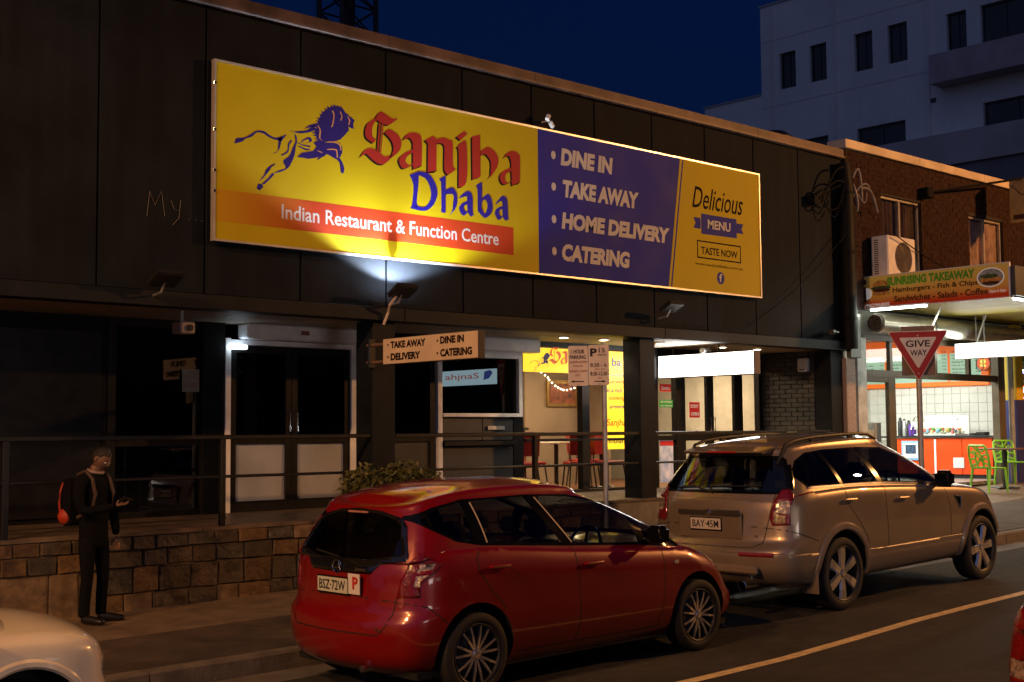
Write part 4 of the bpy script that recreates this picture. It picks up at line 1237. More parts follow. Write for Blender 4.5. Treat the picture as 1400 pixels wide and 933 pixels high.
# columns at the party wall
par(MB().bbox((18.89, 12.14, 0.55), (19.17, 12.42, 3.05), 0.01).build('pebbledash_column', mat('pebbledash', (0.30, 0.22, 0.19), 0.85, var=0.6, vs=55, bump=1.0, bs=70, col2=(0.5, 0.40, 0.34))), tb)
par(MB().bbox((18.985, 12.10, 3.06), (19.30, 12.19, 3.80), 0.006).build('corner_flashing', mat('grey_flashing', (0.16, 0.17, 0.16), 0.45, metal=0.3, var=0.15, bump=0.05)), tb)
dp = thing('downpipe', 'thick black pipe running down the join between the black facade and the brick building', 'pipe', (18.93, 12.1, 4.7))
par(MB().tube([(18.92, 12.07, 3.2), (18.90, 12.07, 5.9), (18.86, 12.07, 6.3)], [0.13, 0.13, 0.10], 12).build('pipe', mat('black_bitumen_pipe', (0.008, 0.008, 0.008), 0.6, var=0.1, bump=0.05, spec=0.15), smooth=True), dp)
for z in (3.7, 4.8, 5.8):
    par(MB().lathe([(0.135, -0.02), (0.142, -0.02), (0.142, 0.02), (0.135, 0.02)], 14, Matrix.Translation((18.905, 12.07, z)), False).build('strap', dark_wall), dp)
cb = thing('power_cables', 'tangle of looping black and grey service cables at the top of the black pipe', 'cables', (18.9, 12.0, 6.0))
def arc(P0, P1, up, n=14, out=0.0):
    P0, P1 = Vector(P0), Vector(P1)
    return [P0.lerp(P1, i / n) + Vector((0, -out * math.sin(PI * i / n), up * math.sin(PI * i / n))) for i in range(n + 1)]
blk = mat('black_cable_rubber', (0.006, 0.006, 0.006), 0.7, var=0.1, bump=0, spec=0.1)
gry = mat('grey_cable_sleeve', (0.20, 0.18, 0.19), 0.5, var=0.1, bump=0)
for P0, P1, up, mt_, r_ in (((18.75, 12.0, 6.2), (18.15, 12.05, 5.55), 0.25, blk, 0.016), ((18.78, 12.0, 5.95), (18.1, 12.05, 5.6), 0.18, blk, 0.014), ((18.2, 12.04, 5.6), (18.6, 12.02, 5.5), -0.28, blk, 0.010),
                            ((18.75, 12.0, 5.85), (18.25, 12.05, 5.5), -0.25, blk, 0.012), ((17.98, 12.08, 5.62), (18.3, 12.05, 5.72), 0.1, blk, 0.02), ((17.98, 12.08, 5.5), (18.35, 12.03, 5.6), -0.12, blk, 0.014), ((18.0, 12.08, 5.56), (18.7, 12.03, 5.9), 0.05, blk, 0.012),
                            ((18.98, 11.98, 6.05), (19.25, 11.98, 5.7), 0.42, gry, 0.02), ((18.98, 11.98, 5.75), (19.5, 11.98, 5.95), 0.16, gry, 0.017), ((19.2, 11.98, 5.9), (19.72, 11.98, 5.55), 0.2, gry, 0.02), ((19.0, 11.98, 5.95), (19.1, 11.98, 5.5), -0.05, gry, 0.02), ((19.12, 11.98, 5.8), (19.4, 11.98, 5.85), -0.22, gry, 0.012)):
    par(MB().tube(arc(P0, P1, up * 0.75, out=0.04), r_, 7).build('cable', mt_, smooth=True), cb)
par(MB().bbox((17.93, 12.03, 5.5), (18.06, 12.2, 5.66), 0.015).build('junction_box', blk), cb)
wc = thing('overhead_wire', 'thin black wire slanting down across the right end of the black facade', 'wire', (17.5, 11.9, 4.2))
par(MB().tube(arc((18.80, 12.0, 5.1), (16.2, 12.1, 3.45), -0.12, 18), 0.008, 6).build('wire', blk), wc)
wd = thing('overhead_wire', 'thin black wire sagging from the air conditioner toward the second upstairs window', 'wire', (20.8, 11.7, 4.8))
par(MB().tube(arc((19.9, 11.75, 5.15), (23.0, 11.9, 4.62), -0.1, 18), 0.010, 6).build('wire', blk), wd)

# awning
aw = thing('awning', 'yellow lined shop awning over the pavement in front of the takeaway', 'awning', (24.5, 11, 4.1))
yel_sof = mat('yellow_soffit_paint', (0.55, 0.45, 0.10), 0.5, var=0.1, vs=2, bump=0.04)
par(MB().box((19.66, 9.60, 3.98), (31, 12.2, 4.36)).build('roof_slab', mat('grey_awning_sheet', (0.08, 0.08, 0.08), 0.6, var=0.15, bump=0.05)), aw)
for i in range(8):
    a = 19.66 + i * 1.42
    par(MB().bbox((a, 9.66, 3.925 + 0.0), (a + 1.40, 12.19, 3.972), 0.006).build('soffit_panel', yel_sof), aw)
par(MB().bbox((19.62, 9.54, 3.93), (31, 9.60, 4.40), 0.006).build('fascia', mat('awning_fascia_dark', (0.05, 0.05, 0.055), 0.5, var=0.15, bump=0.04)), aw)
for a_, b_ in (((20.35, 11.2, 3.93), (20.05, 11.25, 3.5)), ((22.57, 11.55, 3.93), (22.57, 11.75, 3.43))):
    par(MB().tube([a_, b_], 0.018, 8).build('tie_rod', white_pl), aw)

ts = thing('takeaway_sign', 'orange printed sign with burgers reading SUNRISING TAKEAWAY on the end of the awning', 'sign', (19.6, 11, 4.2))
org = bpy.data.materials.new('orange_print')
org.use_nodes = True
_t = org.node_tree
_p = _t.nodes['Principled BSDF']
_p.inputs['Roughness'].default_value = 0.4
_g = _t.nodes.new('ShaderNodeNewGeometry')
_s = _t.nodes.new('ShaderNodeSeparateXYZ')
_m = _t.nodes.new('ShaderNodeMapRange')
_m.inputs[1].default_value = 3.96
_m.inputs[2].default_value = 4.42
_c = _t.nodes.new('ShaderNodeValToRGB')
_c.color_ramp.elements[0].color = (0.80, 0.07, 0.02, 1)
_c.color_ramp.elements[1].color = (0.92, 0.72, 0.16, 1)
_e = _c.color_ramp.elements.new(0.3)
_e.color = (0.92, 0.50, 0.10, 1)
_t.links.new(_g.outputs['Position'], _s.inputs[0])
_t.links.new(_s.outputs['Z'], _m.inputs[0])
_t.links.new(_m.outputs[0], _c.inputs[0])
_t.links.new(_c.outputs[0], _p.inputs['Base Color'])
TX = 19.6
par(MB().bbox((TX + 0.006, 9.62, 3.90), (TX + 0.05, 12.36, 4.46), 0.003).build('board', white_al), ts)
par(MB().box((TX, 9.64, 3.915), (TX + 0.005, 12.35, 4.445)).build('print', org), ts)
grn = mat('letter_green', (0.12, 0.42, 0.03), 0.4, var=0, bump=0)
brn = mat('letter_dark_brown', (0.08, 0.025, 0.01), 0.4, var=0, bump=0)
def tsx(s, yl, z0, yr, z1, m_, bold=0.02, dx=0.003, shear=0):
    mb = MB()
    text(mb, s, (TX - dx, yl, z0), (0, -1, 0), UZ, yl - yr, z1 - z0, bold, shear)
    par(mb.build('lettering', m_, recalc=False), ts)
tsx('SUNRISING TAKEAWAY', 11.76, 4.262, 10.20, 4.405, grn, 0.04, 0.004)
tsx('SUNRISING TAKEAWAY', 11.77, 4.257, 10.19, 4.398, mat('letter_light_green', (0.45, 0.55, 0.08), 0.4, var=0, bump=0), 0.06, 0.002)
tsx('Hamburgers - Fish & Chips', 11.66, 4.12, 10.15, 4.225, brn, 0.025)
tsx('Sandwiches - Salads - Coffee', 11.64, 3.98, 9.98, 4.085, brn, 0.025)
tsx('Ph:96296805', 12.31, 3.93, 11.72, 3.99, swh, 0.03)
tsx('Open 6 Days', 9.96, 3.985, 9.68, 4.04, swh, 0.02)
def sidepoly(pts, name, m_, dx, parent=ts):
    par(MB().quad(*[(TX - dx, a, b) for a, b in pts]).build(name, m_, recalc=False), parent)
def oval(yc, zc, ry, rz, n=20, a0=0, a1=2 * PI):
    return [(yc + ry * math.cos(a0 + (a1 - a0) * i / n), zc + rz * math.sin(a0 + (a1 - a0) * i / n)) for i in range(n)]
sidepoly(oval(9.93, 4.24, 0.23, 0.155), 'oval_frame', swh, 0.003)
sidepoly(oval(9.93, 4.24, 0.21, 0.14), 'photo_print', mat('print_pale_blue', (0.35, 0.4, 0.42), 0.5, var=0.3, vs=20, bump=0), 0.004)
sidepoly(oval(9.93, 4.20, 0.19, 0.05), 'photo_print', mat('print_bread', (0.6, 0.28, 0.06), 0.5, var=0.3, vs=20, bump=0), 0.005)
sidepoly(oval(9.95, 4.26, 0.15, 0.035), 'photo_print', mat('print_salad', (0.06, 0.10, 0.03), 0.5, var=0.5, vs=30, bump=0), 0.006)
sidepoly(oval(9.93, 4.15, 0.15, 0.03), 'photo_print', brn, 0.006)
for yc, zc, ry, rz, m_, d in ((11.88, 4.29, 0.15, 0.08, MATS['print_bread'], 0.003), (11.88, 4.24, 0.19, 0.035, MATS['print_salad'], 0.004), (11.87, 4.20, 0.17, 0.03, mat('print_meat', (0.07, 0.02, 0.01), 0.5, var=0.3, vs=30, bump=0), 0.005), (11.88, 4.15, 0.16, 0.035, MATS['print_bread'], 0.003), (12.15, 4.16, 0.10, 0.10, swh, 0.002), (12.2, 4.36, 0.05, 0.05, brn, 0.004)):
    sidepoly(oval(yc, zc, ry, rz), 'burger_print', m_, d)
sidepoly([(12.23, 4.02), (12.16, 4.02), (12.165, 4.28), (12.235, 4.28)], 'bottle_print', brn, 0.004)
tube_m = glow('cold_white_tube', (0.93, 1.0, 0.90), 22)
tt = thing('tube_light', 'fluorescent tube under the left half of the takeaway sign', 'light', (19.6, 11.6, 3.87), group='fluorescent tubes of the takeaway awning')
par(MB().tube([(19.6, 12.08, 3.878), (19.6, 11.05, 3.878)], 0.018, 8).build('tube', tube_m), tt)
par(MB().bbox((19.59, 11.0, 3.897), (19.65, 12.13, 3.93), 0.004).build('batten', white_pl), tt)
t2 = thing('tube_light', 'fluorescent tube along the front edge of the awning at the right border of the photo', 'light', (20.8, 9.6, 3.87), group='fluorescent tubes of the takeaway awning')
par(MB().tube([(19.72, 9.63, 3.885), (22.4, 9.63, 3.885)], 0.018, 8).build('tube', tube_m), t2)
par(MB().bbox((19.70, 9.605, 3.90), (22.45, 9.655, 3.928), 0.004).build('batten', white_pl), t2)
lamp('awning_tube_light', 'AREA', (20.9, 10.9, 3.86), 34, (0.95, 1.0, 0.82), sx=2.6, sy=0.25, target=(20.9, 10.9, 0))
lamp('awning_tube_light', 'AREA', (19.5, 11.5, 3.82), 8, (0.95, 1.0, 0.82), sx=0.9, sy=0.05, target=(17.0, 11.5, 4.6))

# air conditioner on the awning
ac = thing('air_conditioner', 'white outdoor air conditioner unit standing on the awning below the first upstairs window', 'air conditioner', (20.2, 12.0, 4.45))
acw = mat('air_conditioner_white', (0.78, 0.74, 0.74), 0.45, var=0.06, bump=0.02)
par(MB().bbox((19.78, 11.84, 4.42), (20.68, 12.17, 5.16), 0.02).build('case', acw), ac)
for i in range(17):
    z = 4.47 + i * 0.038
    par(MB().box((19.776, 12.02, z), (19.779, 12.10, z + 0.016)).build('slot', black_pl), ac)
m = MB()
Mf = Matrix.Translation((20.28, 11.835, 4.80)) @ Matrix.Rotation(R(90), 4, 'X')
m.lathe([(0.0, 0.0), (0.27, 0.0), (0.27, 0.004), (0.0, 0.004)], 28, Mf, False)
par(m.build('fan_opening', mat('brown_grey_dark', (0.07, 0.05, 0.045), 0.6, var=0.1, bump=0)), ac)
m = MB()
for k in range(1, 8):
    rr_ = 0.035 * k
    m.tube([(20.28 + rr_ * math.cos(a * PI / 12), 11.825, 4.80 + rr_ * math.sin(a * PI / 12)) for a in range(25)], 0.004, 4)
for a in range(8):
    m.tube([(20.28, 11.822, 4.80), (20.28 + 0.27 * math.cos(a * PI / 4), 11.822, 4.80 + 0.27 * math.sin(a * PI / 4))], 0.004, 4)
par(m.build('fan_grille', mat('grille_grey', (0.2, 0.16, 0.14), 0.5, var=0, bump=0)), ac)
for x in (19.95, 20.5):
    par(MB().box((x - 0.04, 11.86, 4.36), (x + 0.04, 12.15, 4.42)).build('foot', black_pl), ac)

# duct under the awning
du = thing('ventilation_duct', 'fat round metal duct running along the shopfront under the yellow soffit', 'duct', (22.2, 12.0, 3.67))
ductm = mat('duct_steel', (0.50, 0.48, 0.40), 0.32, metal=0.75, var=0.12, vs=4, bump=0.03)
MY = Matrix.Rotation(R(90), 4, 'Y')
def xcyl(mb, x0, x1, y, z, r, n=26):
    return mb.lathe([(r, 0), (r, x1 - x0)], n, Matrix.Translation((x0, y, z)) @ MY)
par(xcyl(MB(), 19.62, 23.0, 12.0, 3.66, 0.165).build('pipe', ductm, smooth=True), du)
par(xcyl(MB(), 23.02, 25.2, 12.0, 3.65, 0.155).build('pipe', ductm, smooth=True), du)
for x in (21.3, 22.99):
    par(xcyl(MB(), x, x + 0.05, 12.0, 3.66, 0.175).build('joint_band', mat('duct_band', (0.2, 0.19, 0.16), 0.4, metal=0.7, var=0.1, bump=0), smooth=True), du)
par(xcyl(MB(), 19.56, 19.615, 12.0, 3.66, 0.135).build('end_vent', mat('sooty_vent', (0.05, 0.035, 0.03), 0.6, var=0.5, vs=20, bump=0.2)), du)
# lit sign crosswise under the awning
l2 = thing('takeaway_lightbox', 'glowing white sign box hanging crosswise under the awning at the right edge', 'sign', (22.6, 11, 3.3))
par(MB().bbox((22.51, 10.2, 3.145), (22.66, 12.15, 3.43), 0.005).build('case', white_al), l2)
par(MB().box((22.50, 10.22, 3.16), (22.508, 12.13, 3.415)).build('face', glow('white_yellow_sign_glow', (1.0, 1.0, 0.90), 9)), l2)
for y in (11.75, 11.6, 10.7):
    par(MB().tube([(22.58, y, 3.43), (22.56, y, 3.93)], 0.014, 6).build('hanger', steel), l2)
par(MB().tube([(22.5, 11.73, 3.15), (22.5, 11.73, 2.95), (22.5, 11.66, 2.90), (22.5, 11.60, 2.95), (22.5, 11.60, 3.15)], 0.008, 5).build('loose_cable', blk), l2)

# shopfront
sf = thing('takeaway_shopfront', 'brown and white framed takeaway shopfront with transom windows under the duct', 'shopfront', (22, 12.3, 0.7))
brown_fr = mat('brown_window_frame', (0.10, 0.075, 0.045), 0.45, var=0.12, bump=0.03)
def sbox(name, m_, x0, x1, z0, z1, y0=12.30, y1=12.38, p=sf, c=0.004):
    return par_(MB().bbox((x0, y0, z0), (x1, y1, z1), c).build(name, m_), p)
sbox('white_post', mat('white_grey_post', (0.50, 0.50, 0.47), 0.45, var=0.15, vs=6, bump=0.05), 19.36, 19.64, 0.5, 3.42, 12.22, 12.40)
sbox('head_beam', brown_fr, 19.64, 25.0, 3.40, 3.50)
sbox('lintel', mat('grey_lintel', (0.30, 0.30, 0.24), 0.5, var=0.1, bump=0.03), 19.3, 25.2, 3.50, 3.93, 12.28, 12.42)
sbox('transom_beam', brown_fr, 19.64, 24.40, 2.765, 2.89)
for x in (20.52, 22.05, 23.3):
    sbox('mullion', brown_fr, x, x + 0.09, 2.89, 3.40)
for a, b in ((19.64, 20.52), (20.61, 22.05), (22.14, 23.3), (23.39, 24.4)):
    par(MB().box((a, 12.335, 2.89), (b, 12.34, 3.40)).build('pane', glass_clear), sf)
sbox('post', brown_fr, 24.40, 24.66, 0.6, 3.40, 12.27, 12.42)
sbox('grey_pipe_post', mat('pale_pipe', (0.35, 0.34, 0.33), 0.4, var=0.1, bump=0.02), 24.72, 24.82, 0.6, 3.6, 12.16, 12.26, c=0.03)
dfr = sbox('door', brown_fr, 20.46, 20.68, 0.75, 2.765)
sbox('stile', brown_fr, 19.64, 19.70, 0.75, 2.765, p=dfr)
sbox('top_rail', brown_fr, 19.70, 20.46, 2.68, 2.765, p=dfr)
sbox('bottom_rail', brown_fr, 19.70, 20.46, 0.75, 1.55, p=dfr)
par(MB().box((19.70, 12.335, 1.55), (20.46, 12.34, 2.68)).build('pane', glass_clear), dfr)

# interior
tr_ = thing('takeaway_room', 'bright tiled takeaway shop interior with orange counter', 'room', (23, 15, 0.85))
FZ = 0.86
tile_w = mat('white_wall_tile', (0.72, 0.72, 0.68), 0.2, var=0.04, vs=3, bump=0.0)
grout = mat('tile_grout', (0.5, 0.48, 0.44), 0.7, var=0.1, bump=0)
par(MB().box((19.3, 12.42, FZ - 0.06), (26.4, 18.4, FZ)).build('floor', mat('grey_shop_floor', (0.22, 0.20, 0.18), 0.4, var=0.15, bump=0.03)), tr_)
par(MB().box((26.215, 12.42, FZ), (26.3, 18.4, 3.9)).build('counter_wall', grout), tr_)
tile = MB().bbox((0, 0, 0), (0.012, 0.194, 0.194), 0.003).build('wall_tile', tile_w)
first = True
for iz in range(8):
    for iy in range(19):
        y = 12.45 + iy * 0.2
        z = 1.62 + iz * 0.2
        if z > 2.75 and y > 13.1:
            continue
        if z < 1.7 and y < 15.2 and y > 13.0:
            pass
        o = tile if first else tile.copy()
        if not first:
            C.objects.link(o)
        first = False
        o.parent = tr_
        o.matrix_parent_inverse = wm(tr_).inverted()
        o.location = (26.202, y, z)
par(MB().box((19.3, 18.4, FZ), (26.4, 18.5, 3.9)).build('back_wall', mat('cream_shop_wall', (0.6, 0.6, 0.55), 0.5, var=0.06, bump=0.02)), tr_)
par(MB().box((19.25, 12.42, FZ), (19.3, 18.4, 3.9)).build('side_wall', MATS['cream_shop_wall']), tr_)
par(MB().box((19.3, 12.42, 3.86), (26.4, 18.4, 3.92)).build('ceiling', mat('white_shop_ceiling', (0.75, 0.75, 0.72), 0.6, var=0.03, bump=0)), tr_)
for x in (21.0, 23.6):
    f_ = thing('ceiling_light', 'long fluorescent ceiling light inside the takeaway, ' + ('nearer the left wall' if x < 22 else 'over the counter side'), 'light', (x, 15, 3.8), group='takeaway ceiling lights')
    par(MB().bbox((x - 0.12, 13.2, 3.79), (x + 0.12, 17.0, 3.855), 0.01).build('diffuser', glow('shop_tube_glow', (0.95, 1.0, 0.88), 3)), f_)
lamp('shop_light', 'AREA', (22.8, 14.8, 3.75), 400, (0.97, 1.0, 0.88), sx=3.0, sy=3.5, target=(22.8, 14.8, 0))
# far wall poster seen through the transom and door
par(MB().box((22.8, 18.3, 3.1), (26.0, 18.38, 3.7)).build('menu_strip', glow('bright_menu_glow', (1.0, 0.98, 0.9), 2.2)), tr_)
par(MB().box((22.6, 18.25, 2.85), (26.2, 18.3, 3.02)).build('orange_strip', mat('orange_trim', (0.75, 0.12, 0.01), 0.4, var=0.05, bump=0)), tr_)
fd = thing('drinks_fridge', 'glass fronted drinks fridge seen through the takeaway door', 'fridge', (24, 17.8, FZ))
par(MB().bbox((23.0, 17.6, FZ), (25.2, 18.2, 2.75), 0.02).build('cabinet', mat('fridge_grey', (0.25, 0.27, 0.24), 0.4, var=0.1, bump=0)), fd)
bottle_cols = [(0.4, 0.03, 0.02), (0.7, 0.7, 0.65), (0.08, 0.05, 0.03), (0.6, 0.35, 0.05), (0.1, 0.3, 0.08)]
for sh in range(4):
    zt = 1.1 + sh * 0.42
    par(MB().box((23.08, 17.50, zt - 0.02), (25.12, 17.6, zt)).build('shelf', white_pl), fd)
    m = [MB() for _ in bottle_cols]
    for i in range(18):
        k = rr.randrange(len(bottle_cols))
        m[k].lathe([(0.035, 0), (0.035, 0.17), (0.014, 0.22), (0.014, 0.26)], 8, Matrix.Translation((23.14 + i * 0.115, 17.55, zt)))
    for k, mm in enumerate(m):
        if mm.v:
            par(mm.build('bottles', mat('bottle_colour_%d' % k, bottle_cols[k], 0.3, var=0.1, bump=0)), fd)

mb_ = thing('menu_board', 'orange framed backlit menu board with pale green panels above the takeaway counter', 'menu board', (26.1, 14.6, 2.8))
mx = 26.13
par(MB().bbox((mx, 13.36, 2.78), (26.2, 16.6, 3.82), 0.01).build('orange_frame', mat('menu_orange', (0.85, 0.16, 0.01), 0.4, var=0.04, bump=0, emit=(1.0, 0.15, 0.01), es=0.35)), mb_)
for i in range(4):
    y1 = 13.52 + i * 0.76
    par(MB().box((mx - 0.006, y1, 2.88), (mx - 0.001, y1 + 0.70, 3.60)).build('panel', glow('menu_panel_glow', (0.62, 0.95, 0.66) if True else 0, 0.75)), mb_)
    mm = MB()
    for r_ in range(8):
        wdt = rr.uniform(0.25, 0.5)
        text(mm, rr.choice(['Hamburger', 'Chicken roll', 'Fish & Chips', 'Steak', 'Coffee', 'Salad', 'Works']), (mx - 0.009, y1 + 0.66, 3.50 - r_ * 0.075), (0, -1, 0), UZ, wdt, 0.035, 0.01)
        text(mm, rr.choice(['7.50', '9.00', '4.50', '12.0']), (mx - 0.009, y1 + 0.12, 3.50 - r_ * 0.075), (0, -1, 0), UZ, 0.09, 0.035, 0.01)
    par(mm.build('lettering', mat('menu_ink', (0.02, 0.03, 0.02), 0.5, var=0, bump=0), recalc=False), mb_)
    par(MB().box((mx - 0.008, y1, 3.48), (mx - 0.0065, y1 + 0.70, 3.60)).build('heading', MATS['menu_orange']), mb_)
ck = thing('round_wall_sign', 'round orange and yellow logo sign at the right end above the menu board', 'sign', (26.0, 13.42, 3.24))
for r_, m_, dx in ((0.155, mat('dark_rim', (0.1, 0.03, 0.01), 0.4, var=0, bump=0), 0.0), (0.14, glow('round_sign_orange', (1.0, 0.12, 0.01), 1.2), 0.004)):
    par(MB().lathe([(0, 0), (r_, 0), (r_, 0.03), (0, 0.03)], 24, Matrix.Translation((26.06 - dx, 13.43, 3.235)) @ MY, False).build('disc', m_), ck)
ye = glow('round_sign_yellow', (1.0, 0.7, 0.1), 1.6)
par(MB().quad(*[(26.05, 13.43 + 0.07 * math.cos(a), 3.27 + 0.05 * math.sin(a)) for a in [i * PI / 8 for i in range(16)]]).quad((26.05, 13.50, 3.17), (26.05, 13.37, 3.15), (26.05, 13.36, 3.2), (26.05, 13.50, 3.22)).build('emblem', ye, recalc=False), ck)

ct = thing('takeaway_counter', 'bright orange red shop counter with a dark top inside the takeaway', 'counter', (25.3, 13.8, FZ))
cor = mat('orange_counter_laminate', (0.75, 0.07, 0.01), 0.3, var=0.06, vs=2, bump=0.01)
for i, (a, b) in enumerate(((12.75, 13.40), (13.41, 13.98), (14.02, 14.92))):
    par(MB().bbox((25.0, a, FZ + 0.08), (25.5, b, 1.68), 0.004).build('front_panel', cor), ct)
par(MB().box((25.03, 12.77, FZ), (25.5, 14.9, FZ + 0.08)).build('plinth', black_pl), ct)
par(MB().box((24.995, 13.98, FZ + 0.08), (25.02, 14.02, 1.66)).build('joint_strip', white_al), ct)
par(MB().bbox((24.96, 12.70, 1.685), (25.75, 15.3, 1.725), 0.005).build('counter_top', black_pl), ct)
par(MB().bbox((24.985, 13.36, 1.07), (24.998, 13.60, 1.28), 0.004).build('access_plate', white_pl), ct)
ip = thing('price_poster', 'blue framed white poster on the orange counter front behind the give way pole', 'poster', (24.98, 14.5, 1.4))
par(MB().bbox((24.975, 14.34, 1.22), (24.994, 14.76, 1.62), 0.004).build('frame', mat('light_blue_frame', (0.2, 0.45, 0.75), 0.4, var=0, bump=0)), ip)
par(MB().box((24.968, 14.38, 1.26), (24.974, 14.72, 1.58)).build('print', white_pl), ip)
par(MB().box((24.962, 14.42, 1.36), (24.967, 14.66, 1.54)).build('picture', mat('print_dark_blue', (0.03, 0.06, 0.12), 0.4, var=0.4, vs=20, bump=0)), ip)
fc = thing('food_display_cabinet', 'curved glass food display cabinet glowing on the counter', 'display cabinet', (25.4, 14.0, 1.725))
m = MB()
prof = [(25.03, 1.74), (25.03, 1.86), (25.08, 2.02), (25.20, 2.12), (25.36, 2.15), (25.6, 2.15)]
vs = []
for y in (13.55, 14.55):
    vs += [(a, y, b) for a, b in prof]
m.add(vs, [(i, i + 1, i + 7, i + 6) for i in range(5)])
par(m.build('curved_glass', glass('cabinet_glass', (0.9, 0.95, 0.93), 0.0, 1.45), smooth=True, recalc=False), fc)
for y in (13.55, 14.55):
    par(MB().tube([(a, y, b) for a, b in prof], 0.010, 6).build('frame', chrome), fc)
par(MB().bbox((25.05, 13.56, 1.73), (25.6, 14.54, 1.76), 0.004).build('tray', white_pl), fc)
par(MB().box((25.5, 13.6, 2.11), (25.56, 14.5, 2.135)).build('lamp_strip', glow('cabinet_lamp_glow', (1.0, 0.95, 0.8), 9)), fc)
par(MB().box((25.6, 13.55, 1.74), (25.62, 14.55, 2.15)).build('back_panel', white_pl), fc)
foods = [((0.75, 0.5, 0.15), 'golden'), ((0.7, 0.15, 0.12), 'red'), ((0.15, 0.4, 0.06), 'green'), ((0.8, 0.75, 0.6), 'cream'), ((0.25, 0.5, 0.7), 'blue')]
mm = [MB() for _ in foods]
for i in range(60):
    k = rr.randrange(len(foods))
    b = bmesh.new()
    bmesh.ops.create_icosphere(b, subdivisions=1, radius=rr.uniform(0.03, 0.055))
    mm[k].bm(b, Matrix.Translation((rr.uniform(25.12, 25.5), rr.uniform(13.62, 14.48), 1.79 + rr.uniform(0, 0.09))))
for k, q_ in enumerate(mm):
    if q_.v:
        par(q_.build('food', mat('food_' + foods[k][1], foods[k][0], 0.5, var=0.2, vs=30, bump=0)), fc)
# stacked cups, bottles, boxes
CL = [('tall black thermos at the left end of the orange counter', 14.86, 0.05, 0.36, black_pl), ('grey steel thermos second from the left on the counter', 14.76, 0.045, 0.33, steel), ('black coffee flask beside the purple box on the counter', 14.66, 0.045, 0.30, black_pl), ('short steel flask third from the display cabinet', 14.90, 0.04, 0.22, steel)]
for lb_, y, r_, h, m_ in CL:
    f_ = thing('flask', lb_, 'flask', (25.12, y, 1.725), group='flasks on the takeaway counter')
    xx = 25.12 if h > 0.25 else 25.35
    par(MB().lathe([(0, 0), (r_, 0), (r_, h * 0.8), (r_ * 0.6, h * 0.92), (r_ * 0.6, h)], 14, Matrix.Translation((xx, y, 1.725))).build('body', m_, smooth=True), f_)
    par(MB().lathe([(0, 0), (r_ * 0.62, 0), (r_ * 0.5, 0.03), (0, 0.03)], 12, Matrix.Translation((xx, y, 1.726 + h)), False).build('cap', black_pl), f_)
bx_ = thing('napkin_box', 'purple box between the flasks and the glass display cabinet', 'box', (25.1, 14.6, 1.725))
par(MB().bbox((25.05, 14.575, 1.727), (25.2, 14.625, 1.96), 0.004).bbox((25.05, 14.50, 1.727), (25.15, 14.57, 1.86), 0.004).build('carton', mat('purple_card', (0.12, 0.03, 0.35), 0.5, var=0.1, bump=0)), bx_)
for (a, b, z1, lb_) in ((20.02, 20.28, 1.86, 'low white box on the sill behind the takeaway door glass'), (20.30, 20.50, 1.98, 'taller white box beside the low one behind the takeaway door glass')):
    o = MB().bbox((a, 12.5, 1.58), (b, 12.75, z1), 0.004).build('carton', mat('white_card', (0.7, 0.68, 0.66), 0.6, var=0.05, bump=0))
    tag(o, lb_, 'box', 'white boxes on the sill')
o = MB().bbox((19.7, 12.46, 1.50), (20.6, 12.8, 1.575), 0.004).build('window_shelf', brown_fr)
tag(o, 'brown shelf inside the takeaway door carrying two white boxes', 'shelf')
o = MB().bbox((25.1, 12.95, 1.728), (25.3, 13.15, 1.80), 0.01).bbox((25.15, 13.2, 1.728), (25.3, 13.32, 1.78), 0.01).build('till', black_pl)
tag(o, 'small dark card terminal on the right end of the orange counter', 'card terminal')

# pavement table and green chairs
GREEN = mat('lime_green_plastic', (0.22, 0.55, 0.05), 0.35, var=0.06, bump=0.02)
def green_chair():
    root = thing('cafe_chair', 'lime green plastic chair with leaf shaped holes in its back, left of the small table', 'chair', group='lime green cafe chairs')
    par(MB().bbox((-0.22, -0.21, 0.43), (0.22, 0.21, 0.455), 0.012).build('seat', GREEN), root)
    # back: a frame with slanting ribs leaving leaf-like holes
    m = MB()
    def bp(u, v):
        return (-0.21 - 0.10 * v, -0.20 + 0.40 * u, 0.45 + 0.40 * v)
    fr = [bp(0, 0), bp(-0.02, 0.5), bp(0.03, 0.93), bp(0.12, 1.0), bp(0.88, 1.0), bp(0.97, 0.93), bp(1.02, 0.5), bp(1, 0)]
    m.tube(fr, 0.024, 6)
    for pts_ in ([(0, 0.12), (0.35, 0.25), (0.55, 0.55), (1.0, 0.72)], [(0.0, 0.62), (0.3, 0.55), (0.62, 0.2), (1, 0.1)], [(0.5, 1.0), (0.45, 0.7), (0.3, 0.42), (0.32, 0.0)], [(0.0, 0.9), (0.25, 0.75), (0.5, 0.72), (0.75, 1.0)], [(0.62, 0.0), (0.7, 0.4), (0.62, 0.7), (0.8, 0.75)], [(0.0, 0.35), (0.2, 0.4), (0.33, 0.5)], [(0.7, 0.42), (1.0, 0.38)], [(0, 0.02), (1, 0.02)]):
        m.tube([bp(*q) for q in pts_], 0.020, 5)
    par(m.build('backrest', GREEN), root)
    for sx in (-1, 1):
        for sy in (-1, 1):
            par(MB().tube([(sx * 0.24 if sx > 0 else -0.27, sy * 0.21, 0), (sx * 0.20, sy * 0.19, 0.44)], [0.018, 0.026], 7).build('leg', GREEN), root)
    return root
gc = green_chair()
gc.matrix_basis = Matrix.Translation((22.62, 11.62, zp(22.6, 11.6) + 0.0)) @ Matrix.Rotation(R(-12), 4, 'Z')
g2 = copy_thing(gc, Matrix.Translation((24.25, 12.0, zp(24.2, 12.0))) @ Matrix.Rotation(R(-125), 4, 'Z'))
g2['label'] = 'lime green plastic chair cut by the right border, beyond the small table'
tbx, tby = 23.55, 11.78
tz = zp(tbx, tby)
